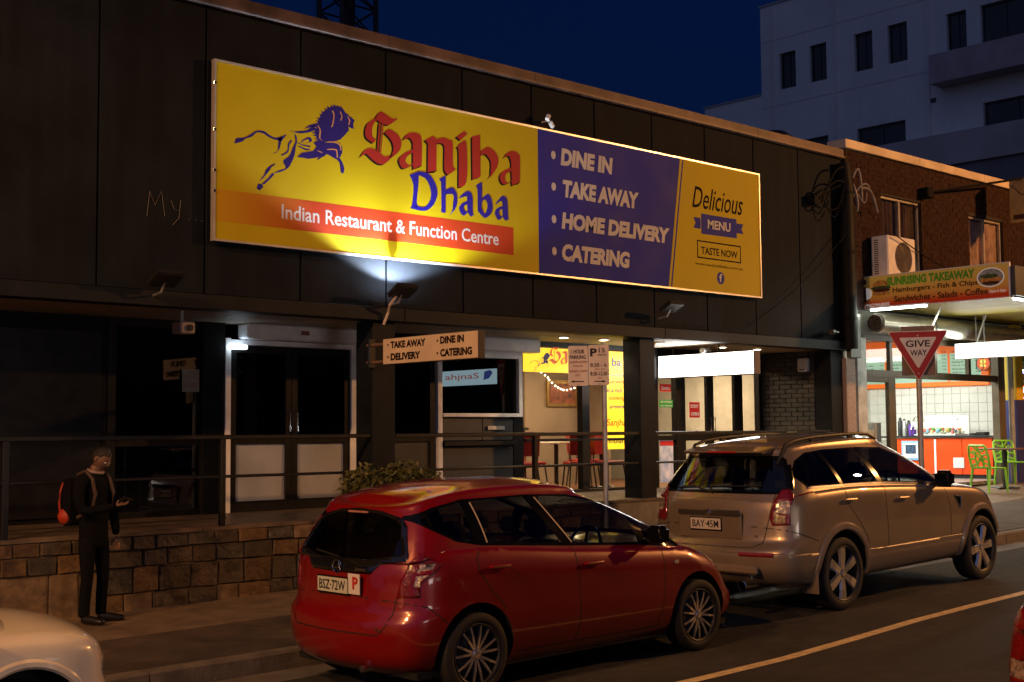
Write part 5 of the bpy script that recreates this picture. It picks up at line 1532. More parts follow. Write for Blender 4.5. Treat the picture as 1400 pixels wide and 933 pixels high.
ta = thing('cafe_table', 'small square brown topped pedestal table between the two green chairs', 'table', (tbx, tby, tz))
par(MB().bbox((tbx - 0.36, tby - 0.36, tz + 0.72), (tbx + 0.36, tby + 0.36, tz + 0.75), 0.006).build('table_top', mat('brown_table_laminate', (0.14, 0.07, 0.045), 0.35, var=0.15, bump=0.02)), ta)
par(MB().tube([(tbx, tby, tz + 0.02), (tbx, tby, tz + 0.72)], 0.045, 12).build('pedestal', black_pl), ta)
par(MB().bbox((tbx - 0.27, tby - 0.04, tz + 0.002), (tbx + 0.27, tby + 0.04, tz + 0.03), 0.01).bbox((tbx - 0.04, tby - 0.27, tz + 0.003), (tbx + 0.04, tby + 0.27, tz + 0.029), 0.01).build('base', black_pl), ta)

# next shop at the right border
nx = thing('neighbouring_shop', 'dark neighbouring shopfront with a yellow over blue pilaster and coloured party lights', 'shopfront', (26, 12.3, 0.8))
par(MB().bbox((24.86, 12.14, 2.42), (25.16, 12.38, 3.9), 0.006).build('pilaster_top', mat('yellow_pilaster', (0.62, 0.42, 0.03), 0.5, var=0.08, bump=0.03)), nx)
par(MB().bbox((24.86, 12.14, 0.6), (25.16, 12.38, 2.415), 0.006).build('pilaster_base', mat('blue_pilaster', (0.03, 0.035, 0.16), 0.5, var=0.08, bump=0.03)), nx)
par(MB().box((25.17, 12.42, 3.2), (31, 12.5, 3.92)).build('header', mat('green_header', (0.04, 0.22, 0.06), 0.5, var=0.1, bump=0)), nx)
par(MB().box((25.17, 12.40, 0.6), (31, 12.41, 3.19)).build('window', glass('neighbour_glass', (0.3, 0.3, 0.3), 0.0, 1.5)), nx)
par(MB().box((26.45, 13.4, 0.6), (31, 13.5, 3.9)).build('back_wall', dark_wall), nx)
cols = [('red', (1, 0.05, 0.03)), ('green', (0.1, 1, 0.4)), ('blue', (0.15, 0.2, 1)), ('violet', (0.8, 0.2, 1)), ('white', (0.8, 1, 1))]
pl_ = thing('party_lights', 'hanging mesh of tiny red, green, blue and white lights in the neighbouring window', 'lights', (25.6, 12.35, 2.6))
mm = [MB() for _ in cols]
for i in range(70):
    k = rr.randrange(5)
    b = bmesh.new()
    bmesh.ops.create_icosphere(b, subdivisions=1, radius=0.014)
    mm[k].bm(b, Matrix.Translation((25.2 + rr.random() * 1.6, 12.36, 2.45 + rr.random() * 0.62)))
for k, q_ in enumerate(mm):
    par(q_.build('bulbs', glow('party_%s_glow' % cols[k][0], cols[k][1], 14)), pl_)

# projecting sign high at the right edge with its bracket
hs = thing('high_projecting_sign', 'orange lit projecting sign high on the brick wall at the right border', 'sign', (24.2, 11.4, 6.2))
par(MB().bbox((24.05, 10.6, 5.78), (24.14, 11.75, 6.62), 0.01).build('box', mat('old_cream_sign', (0.6, 0.36, 0.1), 0.5, var=0.12, vs=6, bump=0.04)), hs)
mm = MB()
text(mm, 'BAR', (24.046, 11.6, 6.2), (0, -1, 0), UZ, 0.7, 0.2, 0.03)
text(mm, '50', (24.046, 11.55, 5.9), (0, -1, 0), UZ, 0.3, 0.15, 0.03)
par(MB().tube([(24.045, 11.7, 6.5), (24.045, 11.5, 6.3), (24.045, 11.3, 6.38), (24.045, 11.0, 6.1)], 0.01, 5).build('scroll_print', brn), hs)
par(MB().box((24.042, 11.35, 5.84), (24.048, 11.68, 5.93)).build('plate_print', brn), hs)
br_ = thing('sign_bracket', 'thin dark iron arm reaching from the brick wall to the high sign', 'bracket', (22, 12, 6.1))
par(MB().tube([(21.6, 12.1, 6.13), (24.1, 11.5, 6.62)], 0.022, 8).tube([(21.6, 12.1, 6.12), (21.2, 12.18, 5.72)], 0.012, 6).build('arm', blk), br_)
par(MB().bbox((21.5, 12.02, 6.03), (21.72, 12.2, 6.22), 0.02).build('anchor', blk), br_)

# ------------------------------------------------------------------ kerbside signs
def facing(cx, cy):
    """unit vectors of a sign that faces the oncoming lane: right-hand and normal"""
    d = Vector((cx, cy, 0)).normalized()
    return Vector((d.y, -d.x, 0)), -d
pk = thing('parking_sign', 'two cream kerbside parking plates reading 1 HOUR PARKING and P 15 on a grey pole', 'sign', (10.15, 9.42, zp(10.15, 9.42)))
rv, nv = facing(9.9, 9.4)
pole_y = 9.42
ppos = Vector((10.09, 9.40, 0))
par(MB().tube([(ppos.x, ppos.y, zp(10.1, 9.4)), (ppos.x, ppos.y, 2.79)], 0.026, 10).build('pole', steel, smooth=True), pk)
plate_m = mat('cream_sign_plate', (0.78, 0.66, 0.56), 0.4, var=0.06, vs=5, bump=0.01)
base = ppos + nv * 0.035
def plate(u0, u1, z0, z1):
    mb = MB()
    mb.prism([(u0 + 0.01, z0), (u1 - 0.01, z0), (u1, z0 + 0.01), (u1, z1 - 0.01), (u1 - 0.01, z1), (u0 + 0.01, z1), (u0, z1 - 0.01), (u0, z0 + 0.01)], base, rv, UZ, -nv * 0.004)
    return par_(mb.build('plate', plate_m), pk)
plate(-0.375, -0.170, 2.34, 2.757)
plate(-0.163, 0.050, 2.345, 2.765)
inkk = mat('sign_black_ink', (0.015, 0.012, 0.012), 0.4, var=0, bump=0)
inkr = mat('sign_red_ink', (0.40, 0.10, 0.07), 0.4, var=0, bump=0)
def ptxt(s, u0, z0, u1, z1, m_, bold=0.02):
    mb = MB()
    text(mb, s, base + nv * 0.003 + rv * u0 + Vector((0, 0, z0)), rv, UZ, u1 - u0, z1 - z0, bold)
    par(mb.build('lettering', m_, recalc=False), pk)
ptxt('1 HOUR', -0.345, 2.675, -0.205, 2.72, inkk)
ptxt('PARKING', -0.36, 2.62, -0.19, 2.66, inkk)
ptxt('8:30AM-6:00PM', -0.365, 2.575, -0.18, 2.60, inkr, 0.0)
ptxt('MON-FRI', -0.32, 2.535, -0.225, 2.557, inkr, 0.0)
ptxt('8:30AM-12:30PM', -0.365, 2.48, -0.18, 2.505, inkr, 0.0)
ptxt('SAT', -0.30, 2.44, -0.25, 2.462, inkr, 0.0)
def arrow(u0, u1, z, left, right):
    mb = MB()
    o_ = base + nv * 0.003 + Vector((0, 0, z))
    a, b = u0 + (0.03 if left else 0), u1 - (0.03 if right else 0)
    mb.quad(o_ + rv * a + Vector((0, 0, -0.005)), o_ + rv * b + Vector((0, 0, -0.005)), o_ + rv * b + Vector((0, 0, 0.005)), o_ + rv * a + Vector((0, 0, 0.005)))
    if left:
        mb.quad(o_ + rv * u0, o_ + rv * (u0 + 0.035) + Vector((0, 0, -0.014)), o_ + rv * (u0 + 0.035) + Vector((0, 0, 0.014)))
    if right:
        mb.quad(o_ + rv * u1, o_ + rv * (u1 - 0.035) + Vector((0, 0, 0.014)), o_ + rv * (u1 - 0.035) + Vector((0, 0, -0.014)))
    par(mb.build('arrow', inkk, recalc=False), pk)
arrow(-0.35, -0.21, 2.385, True, False)
arrow(-0.10, 0.015, 2.385, False, True)
ptxt('P', -0.145, 2.645, -0.075, 2.73, inkk, 0.04)
ptxt('15', -0.055, 2.685, 0.01, 2.73, inkk, 0.01)
ptxt('MINUTE', -0.065, 2.65, 0.025, 2.67, inkk, 0.0)
ptxt('8:30 - 6', -0.145, 2.535, 0.025, 2.575, inkk, 0.01)
ptxt('MON - FRI', -0.10, 2.505, 0.0, 2.52, inkr, 0.0)
ptxt('8:30-12:30', -0.145, 2.445, 0.03, 2.485, inkk, 0.01)
ptxt('SAT', -0.07, 2.41, -0.02, 2.43, inkr, 0.0)
for u, z in ((-0.27, 2.74), (-0.27, 2.355), (-0.05, 2.75), (-0.05, 2.36)):
    o_ = base + nv * 0.004 + rv * u + Vector((0, 0, z))
    par(MB().tube([o_, o_ + nv * 0.004], 0.007, 6).build('bolt', steel), pk)

gw = thing('give_way_sign', 'red bordered white triangle reading GIVE WAY on a grey pole behind the beige car', 'sign', (16.4, 9.4, zp(16.4, 9.4)))
rv, nv = facing(16.4, 9.4)
gp = Vector((16.41, 9.40, 0))
par(MB().tube([(gp.x, gp.y, zp(16.4, 9.4)), (gp.x, gp.y, 3.2)], 0.038, 12).build('pole', steel, smooth=True), gw)
base = gp + nv * 0.05
def tri(side, z_top, inset, off, name, m_, r_=0.03):
    h = side * 0.866
    pts_ = []
    cen = (0, z_top - h / 3)
    C3 = [(-side / 2, z_top), (side / 2, z_top), (0, z_top - h)]
    for i, c_ in enumerate(C3):
        for j in range(5):
            # rounded corners
            prv, nxt = C3[i - 1], C3[(i + 1) % 3]
            a = Vector(prv) - Vector(c_)
            b = Vector(nxt) - Vector(c_)
            a.normalize()
            b.normalize()
            P0, P2 = Vector(c_) + a * r_ * 1.6, Vector(c_) + b * r_ * 1.6
            t = j / 4
            pts_.append(tuple(P0 * (1 - t) ** 2 + Vector(c_) * 2 * t * (1 - t) + P2 * t * t))
    mb = MB()
    mb.prism([(a, b) for a, b in pts_], base + nv * off, rv, UZ, -nv * 0.003)
    par(mb.build(name, m_), gw)
whp = mat('sign_white', (0.80, 0.78, 0.78), 0.35, var=0.04, bump=0.01)
tri(0.80, 3.205, 0, 0.0, 'triangle_plate', whp)
tri(0.775, 3.196, 0, 0.003, 'red_border', mat('sign_red', (0.42, 0.02, 0.03), 0.35, var=0.05, bump=0.01))
tri(0.50, 3.118, 0, 0.006, 'white_centre', whp, 0.02)
for s_, u0, z0, u1, z1 in (('GIVE', -0.16, 2.985, 0.16, 3.078), ('WAY', -0.105, 2.865, 0.115, 2.945)):
    mb = MB()
    text(mb, s_, base + nv * 0.0085 + rv * u0 + Vector((0, 0, z0)), rv, UZ, u1 - u0, z1 - z0, 0.02)
    par(mb.build('lettering', inkk, recalc=False), gw)
for u, z in ((0, 3.14), (0, 2.62)):
    o_ = base + nv * 0.008 + rv * u + Vector((0, 0, z))
    par(MB().tube([o_, o_ + nv * 0.005], 0.012, 8).build('bolt', steel), gw)
bk = MB().bbox((-0.005, -0.22, 2.60), (0.0, 0.22, 3.28), 0.002).build('backing_plate', mat('brown_sign_back', (0.22, 0.15, 0.13), 0.5, var=0.1, bump=0.02))
bk.parent = gw
bk.matrix_parent_inverse = wm(gw).inverted()
bk.matrix_basis = Matrix.Translation((gp.x, gp.y, 0)) @ Matrix.Translation(-nv * 0.05) @ Matrix(((-nv.x, rv.x, 0, 0), (-nv.y, rv.y, 0, 0), (0, 0, 1, 0), (0, 0, 0, 1)))

# ------------------------------------------------------------------ far buildings and mast
wb = thing('white_apartment_building', 'tall pale apartment block rising behind the roofs against the night sky', 'building', (66, 38, 0))
pale = mat('pale_render', (0.76, 0.78, 0.74), 0.8, var=0.05, vs=0.3, bump=0.05, bs=8, stain=0.03)
pale2 = mat('grey_lower_render', (0.5, 0.46, 0.44), 0.8, var=0.1, vs=0.4, bump=0.05, bs=8)
BXF = 62.0
WIN = [(43.72, 42.62, 21.35, 23.45), (41.68, 40.58, 21.35, 23.45), (38.80, 37.68, 21.35, 23.45), (36.75, 35.60, 21.35, 23.45), (33.34, 32.25, 21.1, 23.25), (31.47, 29.0, 21.1, 23.25), (38.78, 35.85, 16.95, 18.2), (31.5, 28.0, 16.85, 18.25), (42.9, 40.6, 17.2, 18.2)]
def wall_with_holes(x, ya, yb, za, zb, holes, th=0.35):
    """wall in plane x, y from ya down to yb, with rectangular holes"""
    ys = sorted({ya, yb} | {h[i] for h in holes for i in (0, 1)})
    zs_ = sorted({za, zb} | {h[i] for h in holes for i in (2, 3)})
    mb = MB()
    for i in range(len(ys) - 1):
        for j in range(len(zs_) - 1):
            cy_, cz_ = (ys[i] + ys[i + 1]) / 2, (zs_[j] + zs_[j + 1]) / 2
            if any(min(h[0], h[1]) < cy_ < max(h[0], h[1]) and h[2] < cz_ < h[3] for h in holes):
                continue
            mb.quad((x, ys[i], zs_[j]), (x, ys[i + 1], zs_[j]), (x, ys[i + 1], zs_[j + 1]), (x, ys[i], zs_[j + 1]))
    for h in holes:
        a, b = min(h[0], h[1]), max(h[0], h[1])
        mb.quad((x, a, h[2]), (x + th, a, h[2]), (x + th, a, h[3]), (x, a, h[3]))
        mb.quad((x, b, h[2]), (x + th, b, h[2]), (x + th, b, h[3]), (x, b, h[3]))
        mb.quad((x, a, h[2]), (x, b, h[2]), (x + th, b, h[2]), (x + th, a, h[2]))
        mb.quad((x, a, h[3]), (x, b, h[3]), (x + th, b, h[3]), (x + th, a, h[3]))
    return mb
par(wall_with_holes(BXF, 45.0, 14.0, 16.3, 26.45, WIN).build('upper_wall', pale, recalc=False), wb)
par(MB().box((BXF + 0.002, 45.0, 3.0), (BXF + 14, 49.2, 21.28)).box((BXF + 0.36, 14.0, 0), (BXF + 14, 45.0, 26.4)).build('wing', pale), wb)
par(MB().box((BXF - 0.5, 14.0, 15.3), (BXF - 0.01, 38.9, 16.95)).build('lower_band', pale2), wb)
par(MB().box((BXF - 0.3, 14.0, 0.0), (BXF - 0.0, 45.0, 15.28)).build('lower_wall', mat('dim_lower_render', (0.2, 0.19, 0.2), 0.8, var=0.1, vs=0.4, bump=0)), wb)
wfm = mat('dark_far_window_frame', (0.05, 0.05, 0.055), 0.5, var=0, bump=0)
wgl = mat('dark_far_glass', (0.012, 0.013, 0.016), 0.25, var=0.4, vs=0.6, bump=0)
for (a, b, c, d) in WIN:
    y0, y1 = min(a, b), max(a, b)
    w_ = par_(MB().box((BXF + 0.2, y0, d - 0.09), (BXF + 0.28, y1, d)).box((BXF + 0.2, y0, c), (BXF + 0.28, y1, c + 0.09)).box((BXF + 0.2, y0, c + 0.09), (BXF + 0.28, y0 + 0.08, d - 0.09)).box((BXF + 0.2, y1 - 0.08, c + 0.09), (BXF + 0.28, y1, d - 0.09)).box((BXF + 0.19, (y0 + y1) / 2 - 0.05, c + 0.09), (BXF + 0.28, (y0 + y1) / 2 + 0.05, d - 0.09)).build('window', wfm), wb)
    par(MB().box((BXF + 0.24, y0 + 0.08, c + 0.09), (BXF + 0.26, y1 - 0.08, d - 0.09)).build('pane', wgl), w_)
par(MB().box((BXF - 1.2, 14, 19.45), (BXF - 0.02, 33.75, 19.65)).box((BXF - 1.2, 14, 19.65), (BXF - 1.1, 33.75, 20.95)).box((BXF - 1.1, 33.65, 19.65), (BXF - 0.02, 33.75, 20.95)).build('balcony', mat('balcony_panel', (0.42, 0.36, 0.37), 0.6, var=0.1, vs=1, bump=0)), wb)
for y in (40.0, 34.4, 44.2):
    par(MB().tube([(BXF - 0.06, y, 16.9), (BXF - 0.06, y, 26.3)], 0.06, 6).build('drain_pipe', pale), wb)
for z in (20.45, 24.3):
    par(MB().box((BXF - 0.012, 34.0, z), (BXF - 0.001, 45.0, z + 0.05)).build('expansion_joint', mat('joint_grey', (0.56, 0.57, 0.55), 0.8, var=0, bump=0)), wb)
par(MB().box((BXF - 0.06, 14.0, 26.42), (BXF + 0.3, 45.06, 26.56)).box((BXF - 0.06, 45.06, 21.26), (BXF + 0.3, 49.26, 21.38)).build('parapet_capping', mat('capping_grey', (0.35, 0.36, 0.38), 0.6, var=0.05, bump=0)), wb)
for y, z in ((33.2, 24.3), (34.2, 18.9)):
    par(MB().box((BXF - 0.03, y - 0.15, z - 0.12), (BXF - 0.005, y + 0.15, z + 0.12)).build('wall_vent', wfm), wb)
vt = thing('roof_vent', 'dark rounded roof ventilator peeping over the black parapet near its right end', 'roof vent', (19.4, 14.5, 6.6))
par(MB().lathe([(0.2, 0), (0.2, 0.75), (0.36, 0.85), (0.36, 1.0), (0.2, 1.12), (0, 1.15)], 18, Matrix.Translation((20.35, 14.5, 6.35)), False).build('cowl', black_pl, smooth=True), vt)

mast = thing('lattice_mast', 'dark steel lattice mast rising behind the parapet at the top of the photo', 'mast', (29, 40, 0))
mm = MB()
for cx_ in (28.2, 29.75):
    for cy_ in (39.3, 40.8):
        mm.tube([(cx_, cy_, 0), (cx_, cy_, 26)], 0.10, 6)
par(mm.build('leg', mat('dark_mast_steel', (0.03, 0.03, 0.035), 0.6, metal=0.3, var=0.1, bump=0)), mast)
mm = MB()
for i in range(16):
    z0, z1 = 8 + i * 1.1, 9.1 + i * 1.1
    for y in (39.3, 40.8):
        mm.tube([(28.2, y, z0), (29.75, y, z1)], 0.045, 4).tube([(29.75, y, z0), (28.2, y, z1)], 0.045, 4).tube([(28.2, y, z0), (29.75, y, z0)], 0.04, 4)
    for x in (28.2, 29.75):
        mm.tube([(x, 39.3, z0), (x, 40.8, z1)], 0.045, 4)
par(mm.build('lattice_bracing', MATS['dark_mast_steel']), mast)
par(MB().tube([(28.97, 40.05, 0), (28.97, 40.05, 26)], 0.3, 8).build('cable_duct', MATS['dark_mast_steel']), mast)
# faint chalk scrawl on the dark wall
gr = thing('graffiti', 'faint scratched word My on the dark wall left of the banner', 'graffiti', (6.6, 12.19, 4.15))
mm = MB()
gy = 12.194
for pts_ in ([(6.33, 4.08), (6.36, 4.34), (6.42, 4.20), (6.49, 4.36), (6.53, 4.10)], [(6.60, 4.27), (6.64, 4.18), (6.70, 4.18)], [(6.71, 4.29), (6.69, 4.10), (6.62, 4.02)]):
    mm.tube([(a, gy, b) for a, b in pts_], 0.004, 4)
for a in (6.80, 6.88, 6.95):
    mm.tube([(a, gy, 4.10), (a + 0.012, gy, 4.10)], 0.005, 4)
par(mm.build('scrawl', mat('chalk_scrawl', (0.14, 0.12, 0.11), 0.8, var=0, bump=0)), gr)
# ------------------------------------------------------------------ cars
def pip(x, y, P):
    c = False
    n = len(P)
    for i in range(n):
        x0, y0 = P[i]
        x1, y1 = P[(i + 1) % n]
        if (y0 > y) != (y1 > y) and x < (x1 - x0) * (y - y0) / (y1 - y0) + x0:
            c = not c
    return c

def cut(bm, P, ax, test, tagi, sel=None):
    """cut polygon P (in axes ax) through the faces passing test and give those inside material index tagi"""
    a, b = ax
    lo = (min(p[0] for p in P) - 0.06, min(p[1] for p in P) - 0.06)
    hi = (max(p[0] for p in P) + 0.06, max(p[1] for p in P) + 0.06)
    def near():
        out = []
        for f in bm.faces:
            if not test(f):
                continue
            if any(lo[0] < v.co[a] < hi[0] and lo[1] < v.co[b] < hi[1] for v in f.verts):
                out.append(f)
        return out
    n = len(P)
    for i in range(n):
        p, q = P[i], P[(i + 1) % n]
        d = (q[0] - p[0], q[1] - p[1])
        no = Vector((0, 0, 0))
        no[a], no[b] = -d[1], d[0]
        if no.length < 1e-6:
            continue
        no.normalize()
        co = Vector((0, 0, 0))
        co[a], co[b] = p[0], p[1]
        F = near()
        # only faces near this edge
        x0, x1 = min(p[0], q[0]) - 0.05, max(p[0], q[0]) + 0.05
        y0, y1 = min(p[1], q[1]) - 0.05, max(p[1], q[1]) + 0.05
        F = [f for f in F if any(x0 - 0.08 < v.co[a] < x1 + 0.08 and y0 - 0.08 < v.co[b] < y1 + 0.08 for v in f.verts)]
        es = {e for f in F for e in f.edges}
        vs = {v for f in F for v in f.verts}
        bmesh.ops.bisect_plane(bm, geom=F + list(es) + list(vs), plane_co=co, plane_no=no, dist=0.0008)
    for f in bm.faces:
        if test(f):
            c = f.calc_center_median()
            if pip(c[a], c[b], P):
                if sel is None or f.material_index in sel:
                    f.material_index = tagi

def tri_fans(bm):
    bmesh.ops.triangulate(bm, faces=[f for f in bm.faces if len(f.verts) > 4])

def build_car(p):
    """p: dict of profile curves; local x forward, y left, z up, rear axle at x = 0"""
    root = thing(p['name'], p['label'], 'car')
    W2 = p['W'] / 2
    ztop = lambda x: interp(p['ztop'], x)
    zbot = p['zbot']
    N_R, N_M, N_F = 16, 30, 18
    def outline(xr, xf, w, re=p.get('re', 1.0), fe=p.get('fe', 1.0)):
        rear = [(0.0, 0.0), (0.012, 0.30), (0.05, 0.62), (0.13, 0.87), (0.27, 0.965), (0.50, 0.99)]
        front = [(0.72, 0.985), (0.42, 0.93), (0.22, 0.80), (0.09, 0.58), (0.02, 0.28), (0.0, 0.0)]
        rear = [(xr + a * re, b * w) for a, b in rear]
        front = [(xf - a * fe, b * w) for a, b in front]
        def cr(L, n):
            out = []
            segs = len(L) - 1
            for k in range(n + 1):
                t = k / n * segs
                i = min(int(t), segs - 1)
                t -= i
                p0 = L[i - 1] if i > 0 else ((L[1][0], -L[1][1]) if L[0][1] == 0 else (2 * L[0][0] - L[1][0], 2 * L[0][1] - L[1][1]))
                p1, p2 = L[i], L[i + 1]
                p3 = L[min(i + 2, segs)] if i + 2 <= segs else (2 * p2[0] - p1[0], 2 * p2[1] - p1[1])
                if i + 2 > segs and L[-1][1] == 0:
                    p3 = (p1[0], -p1[1])
                out.append(tuple(0.5 * (2 * p1[k2] + (p2[k2] - p0[k2]) * t + (2 * p0[k2] - 5 * p1[k2] + 4 * p2[k2] - p3[k2]) * t * t + (3 * p1[k2] - p0[k2] - 3 * p2[k2] + p3[k2]) * t ** 3) for k2 in (0, 1)))
            return out
        A = cr(rear, N_R)
        B = cr(front, N_F)
        xa, xb = A[-1], B[0]
        Mid = []
        for k in range(1, N_M):
            t = k / N_M
            Mid.append((lerp(xa[0], xb[0], t), lerp(xa[1], xb[1], t) + 0.01 * w * math.sin(PI * t)))
        return A + Mid + B
    bm = bmesh.new()
    def ring(pts, zf):
        L = [bm.verts.new((x, y, zf(x, y))) for x, y in pts]
        Rr = [L[0]] + [bm.verts.new((x, -y, zf(x, y))) for x, y in pts[1:-1]] + [L[-1]]
        return L, Rr
    def skin(a, b, mi=0):
        for s_, (A, B) in enumerate(((a[0], b[0]), (a[1], b[1]))):
            for i in range(len(A) - 1):
                q = [A[i], A[i + 1], B[i + 1], B[i]]
                q = [v for j, v in enumerate(q) if v not in q[:j]]
                if len(q) < 3:
                    continue
                f = bm.faces.new(q if s_ == 1 else q[::-1])
                f.material_index = mi
    LY = p['layers']
    def lay(f):
        return tuple(interp([(l[0], l[j]) for l in LY], f) for j in (1, 2, 3))
    NL = 26
    prev = None
    for i in range(NL + 1):
        f = i / NL
        xr, xf, w_ = lay(f)
        r_ = ring(outline(xr, xf, w_), lambda x, y: zbot + (ztop(x) - zbot) * f)
        if prev:
            skin(prev, r_)
        prev = r_
    # deck: columns across between the left and right edges
    crown = lambda x: interp(p['crown'], x)
    def cap(Lr, crown_f, M=10):
        Lq, Rq = Lr
        rows = []
        for i in range(len(Lq)):
            a, b = Lq[i], Rq[i]
            if a is b:
                rows.append([a] * (M + 1))
                continue
            row = [a]
            for j in range(1, M):
                t = j / M
                s_ = 1 - 2 * t
                row.append(bm.verts.new((a.co.x, a.co.y * s_, a.co.z + crown_f(a.co.x) * (1 - s_ * s_) * min(1, abs(a.co.y) / (0.45 * W2)))))
            row.append(b)
            rows.append(row)
        for i in range(len(rows) - 1):
            for j in range(M):
                q = [rows[i][j], rows[i][j + 1], rows[i + 1][j + 1], rows[i + 1][j]]
                q = [v for k, v in enumerate(q) if v not in q[:k]]
                if len(q) > 2:
                    bm.faces.new(q)
    cap(prev, crown)
    body_faces = len(bm.faces)
    # greenhouse
    g0, g1 = p['g0'], p['g1']
    zroof = lambda x: interp(p['zroof'], x)
    prev = None
    NG = 18
    fr = p.get('fillet', 0.06)
    b0 = outline(*g0, re=0.75, fe=p.get('gfe', 0.65))
    b1 = outline(*g1, re=0.6, fe=p.get('gfe1', 0.6))
    fbulge = p.get('fbulge', 0.08)
    def gz(i, s_):
        z0 = ztop(b0[i][0]) - 0.03 + crown(b0[i][0]) * max(0, 1 - (b0[i][1] / W2) ** 2)
        return z0, zroof(b1[i][0])
    bulge = p.get('bulge', 0.02)
    for k in range(NG + 1):
        s_ = k / NG
        pts, zz = [], []
        for i in range(len(b0)):
            x = lerp(b0[i][0], b1[i][0], s_)
            y = lerp(b0[i][1], b1[i][1], s_) + bulge * math.sin(PI * s_) * (b0[i][1] / W2)
            z0, z1 = gz(i, s_)
            mid_ = lerp(g0[1], g1[1], s_) - 0.9
            x += fbulge * math.sin(PI * s_) * max(0, min(1, (x - mid_) / 0.6))
            pts.append((x, y))
            zz.append(lerp(z0, z1, s_))
        L = [bm.verts.new((q[0], q[1], z)) for q, z in zip(pts, zz)]
        Rr = [L[0]] + [bm.verts.new((q[0], -q[1], z)) for q, z in zip(pts[1:-1], zz[1:-1])] + [L[-1]]
        if prev:
            skin(prev, (L, Rr))
        prev = (L, Rr)
    top = prev
    for k in range(1, 6):
        a = k / 5 * PI / 2
        L, Rr = [], []
        for i in range(len(b1)):
            x, y = b1[i]
            n = Vector((x - (g1[0] + g1[1]) / 2, y * 1.0, 0))
            sc = 1 - fr * (1 - math.cos(a)) / W2 * 1.1
            cx_ = (g1[0] + g1[1]) / 2
            co = (cx_ + (x - cx_) * (1 - fr * (1 - math.cos(a)) / (g1[1] - g1[0]) * 2), y * sc, zroof(x) + fr * 0.55 * math.sin(a))
            L.append(bm.verts.new(co))
        Rr = [L[0]] + [bm.verts.new((v.co.x, -v.co.y, v.co.z)) for v in L[1:-1]] + [L[-1]]
        skin(top, (L, Rr))
        top = (L, Rr)
    cap(top, lambda x: p.get('roofcrown', 0.035))
    bm.normal_update()
    bmesh.ops.recalc_face_normals(bm, faces=bm.faces)
    # cuts
    side = lambda lo=-9, hi=9, zlo=-9: (lambda f: abs(f.normal.y) > 0.5 and abs(f.calc_center_median().y) > 0.25 * p['W'] and lo < f.calc_center_median().x < hi and f.calc_center_median().z > zlo)
    rear = lambda f: f.normal.x < -0.45 and f.calc_center_median().x < 0.3
    front = lambda f: f.normal.x > 0.25 and f.calc_center_median().x > 0.6 and f.calc_center_median().z > p['ws_z']
    sidew = lambda f: abs(f.normal.y) > 0.22 and abs(f.normal.z) < 0.93 and abs(f.calc_center_median().y) > 0.2 * p['W'] and f.calc_center_median().z > 0.8
    names = ['body', 'window_trim', 'side_window', 'rear_window', 'windscreen', 'tail_light', 'clear_lens', 'cladding', 'wheel_opening', 'front_lamp', 'rear_trim']
    for P in p.get('cladding', []):
        cut(bm, P, (0, 2), lambda f: f.calc_center_median().z < 0.9 and abs(f.normal.z) < 0.9 and abs(f.normal.y) >= abs(f.normal.x), 7)
    for P in p.get('cladding_rear', []):
        cut(bm, P, (1, 2), lambda f: f.calc_center_median().z < 0.9 and f.normal.x < -0.1 and abs(f.normal.y) < abs(f.normal.x), 7)
    for P in p['trim']:
        cut(bm, P, (0, 2), sidew, 1)
    for P in p['windows']:
        cut(bm, P, (0, 2), sidew, 2, {1, 2})
    for P in p.get('rear_black', []):
        cut(bm, P, (1, 2), rear, 10)
    cut(bm, p['rear_glass'], (1, 2), lambda f: rear(f) and f.calc_center_median().z > 0.8, 3)
    cut(bm, p['windscreen'], (1, 2), front, 4, {0})
    rl_side = lambda f: f.calc_center_median().x < 0 and abs(f.normal.y) >= abs(f.normal.x) * 0.9
    rl_rear = lambda f: f.calc_center_median().x < 0 and abs(f.normal.y) < abs(f.normal.x) * 0.9 and f.normal.x < 0
    if p.get('lamp_side'):
        cut(bm, p['lamp_side'], (0, 2), rl_side, 5)
        for s_ in (1, -1):
            P = [(y * s_, z) for y, z in p['lamp_rear']]
            cut(bm, P, (1, 2), rl_rear, 5)
        for P in p.get('lens_side', []):
            cut(bm, P, (0, 2), rl_side, 6, {5, 6})
        for P in p.get('lens_rear', []):
            for s_ in (1, -1):
                cut(bm, [(y * s_, z) for y, z in P], (1, 2), rl_rear, 6, {5, 6})
    for P in p.get('head_side', []):
        cut(bm, P, (0, 2), lambda f: f.calc_center_median().x > 1.5 and abs(f.normal.z) < 0.93 and abs(f.calc_center_median().y) > 0.35, 9)
    for cx_ in (0.0, p['WB']):
        Rw = p['arch']
        P = [(cx_ + Rw * math.cos(a), p['R'] + 0.01 + Rw * math.sin(a)) for a in [2 * PI * i / 28 for i in range(28)]]
        cut(bm, P, (0, 2), lambda f: abs(f.calc_center_median().y) > 0.55 * W2 and abs(f.normal.z) < 0.95 and f.calc_center_median().z < ztop(cx_) - 0.02, 8)
    # raised / recessed pieces are split off into their own meshes
    tri_fans(bm)
    bm.normal_update()
    bvh = BVHTree.FromBMesh(bm)
    MM = p['mats']
    # thin the cut fillets: keep body smooth
    groups = {}
    for f in bm.faces:
        groups.setdefault(f.material_index, []).append(f)
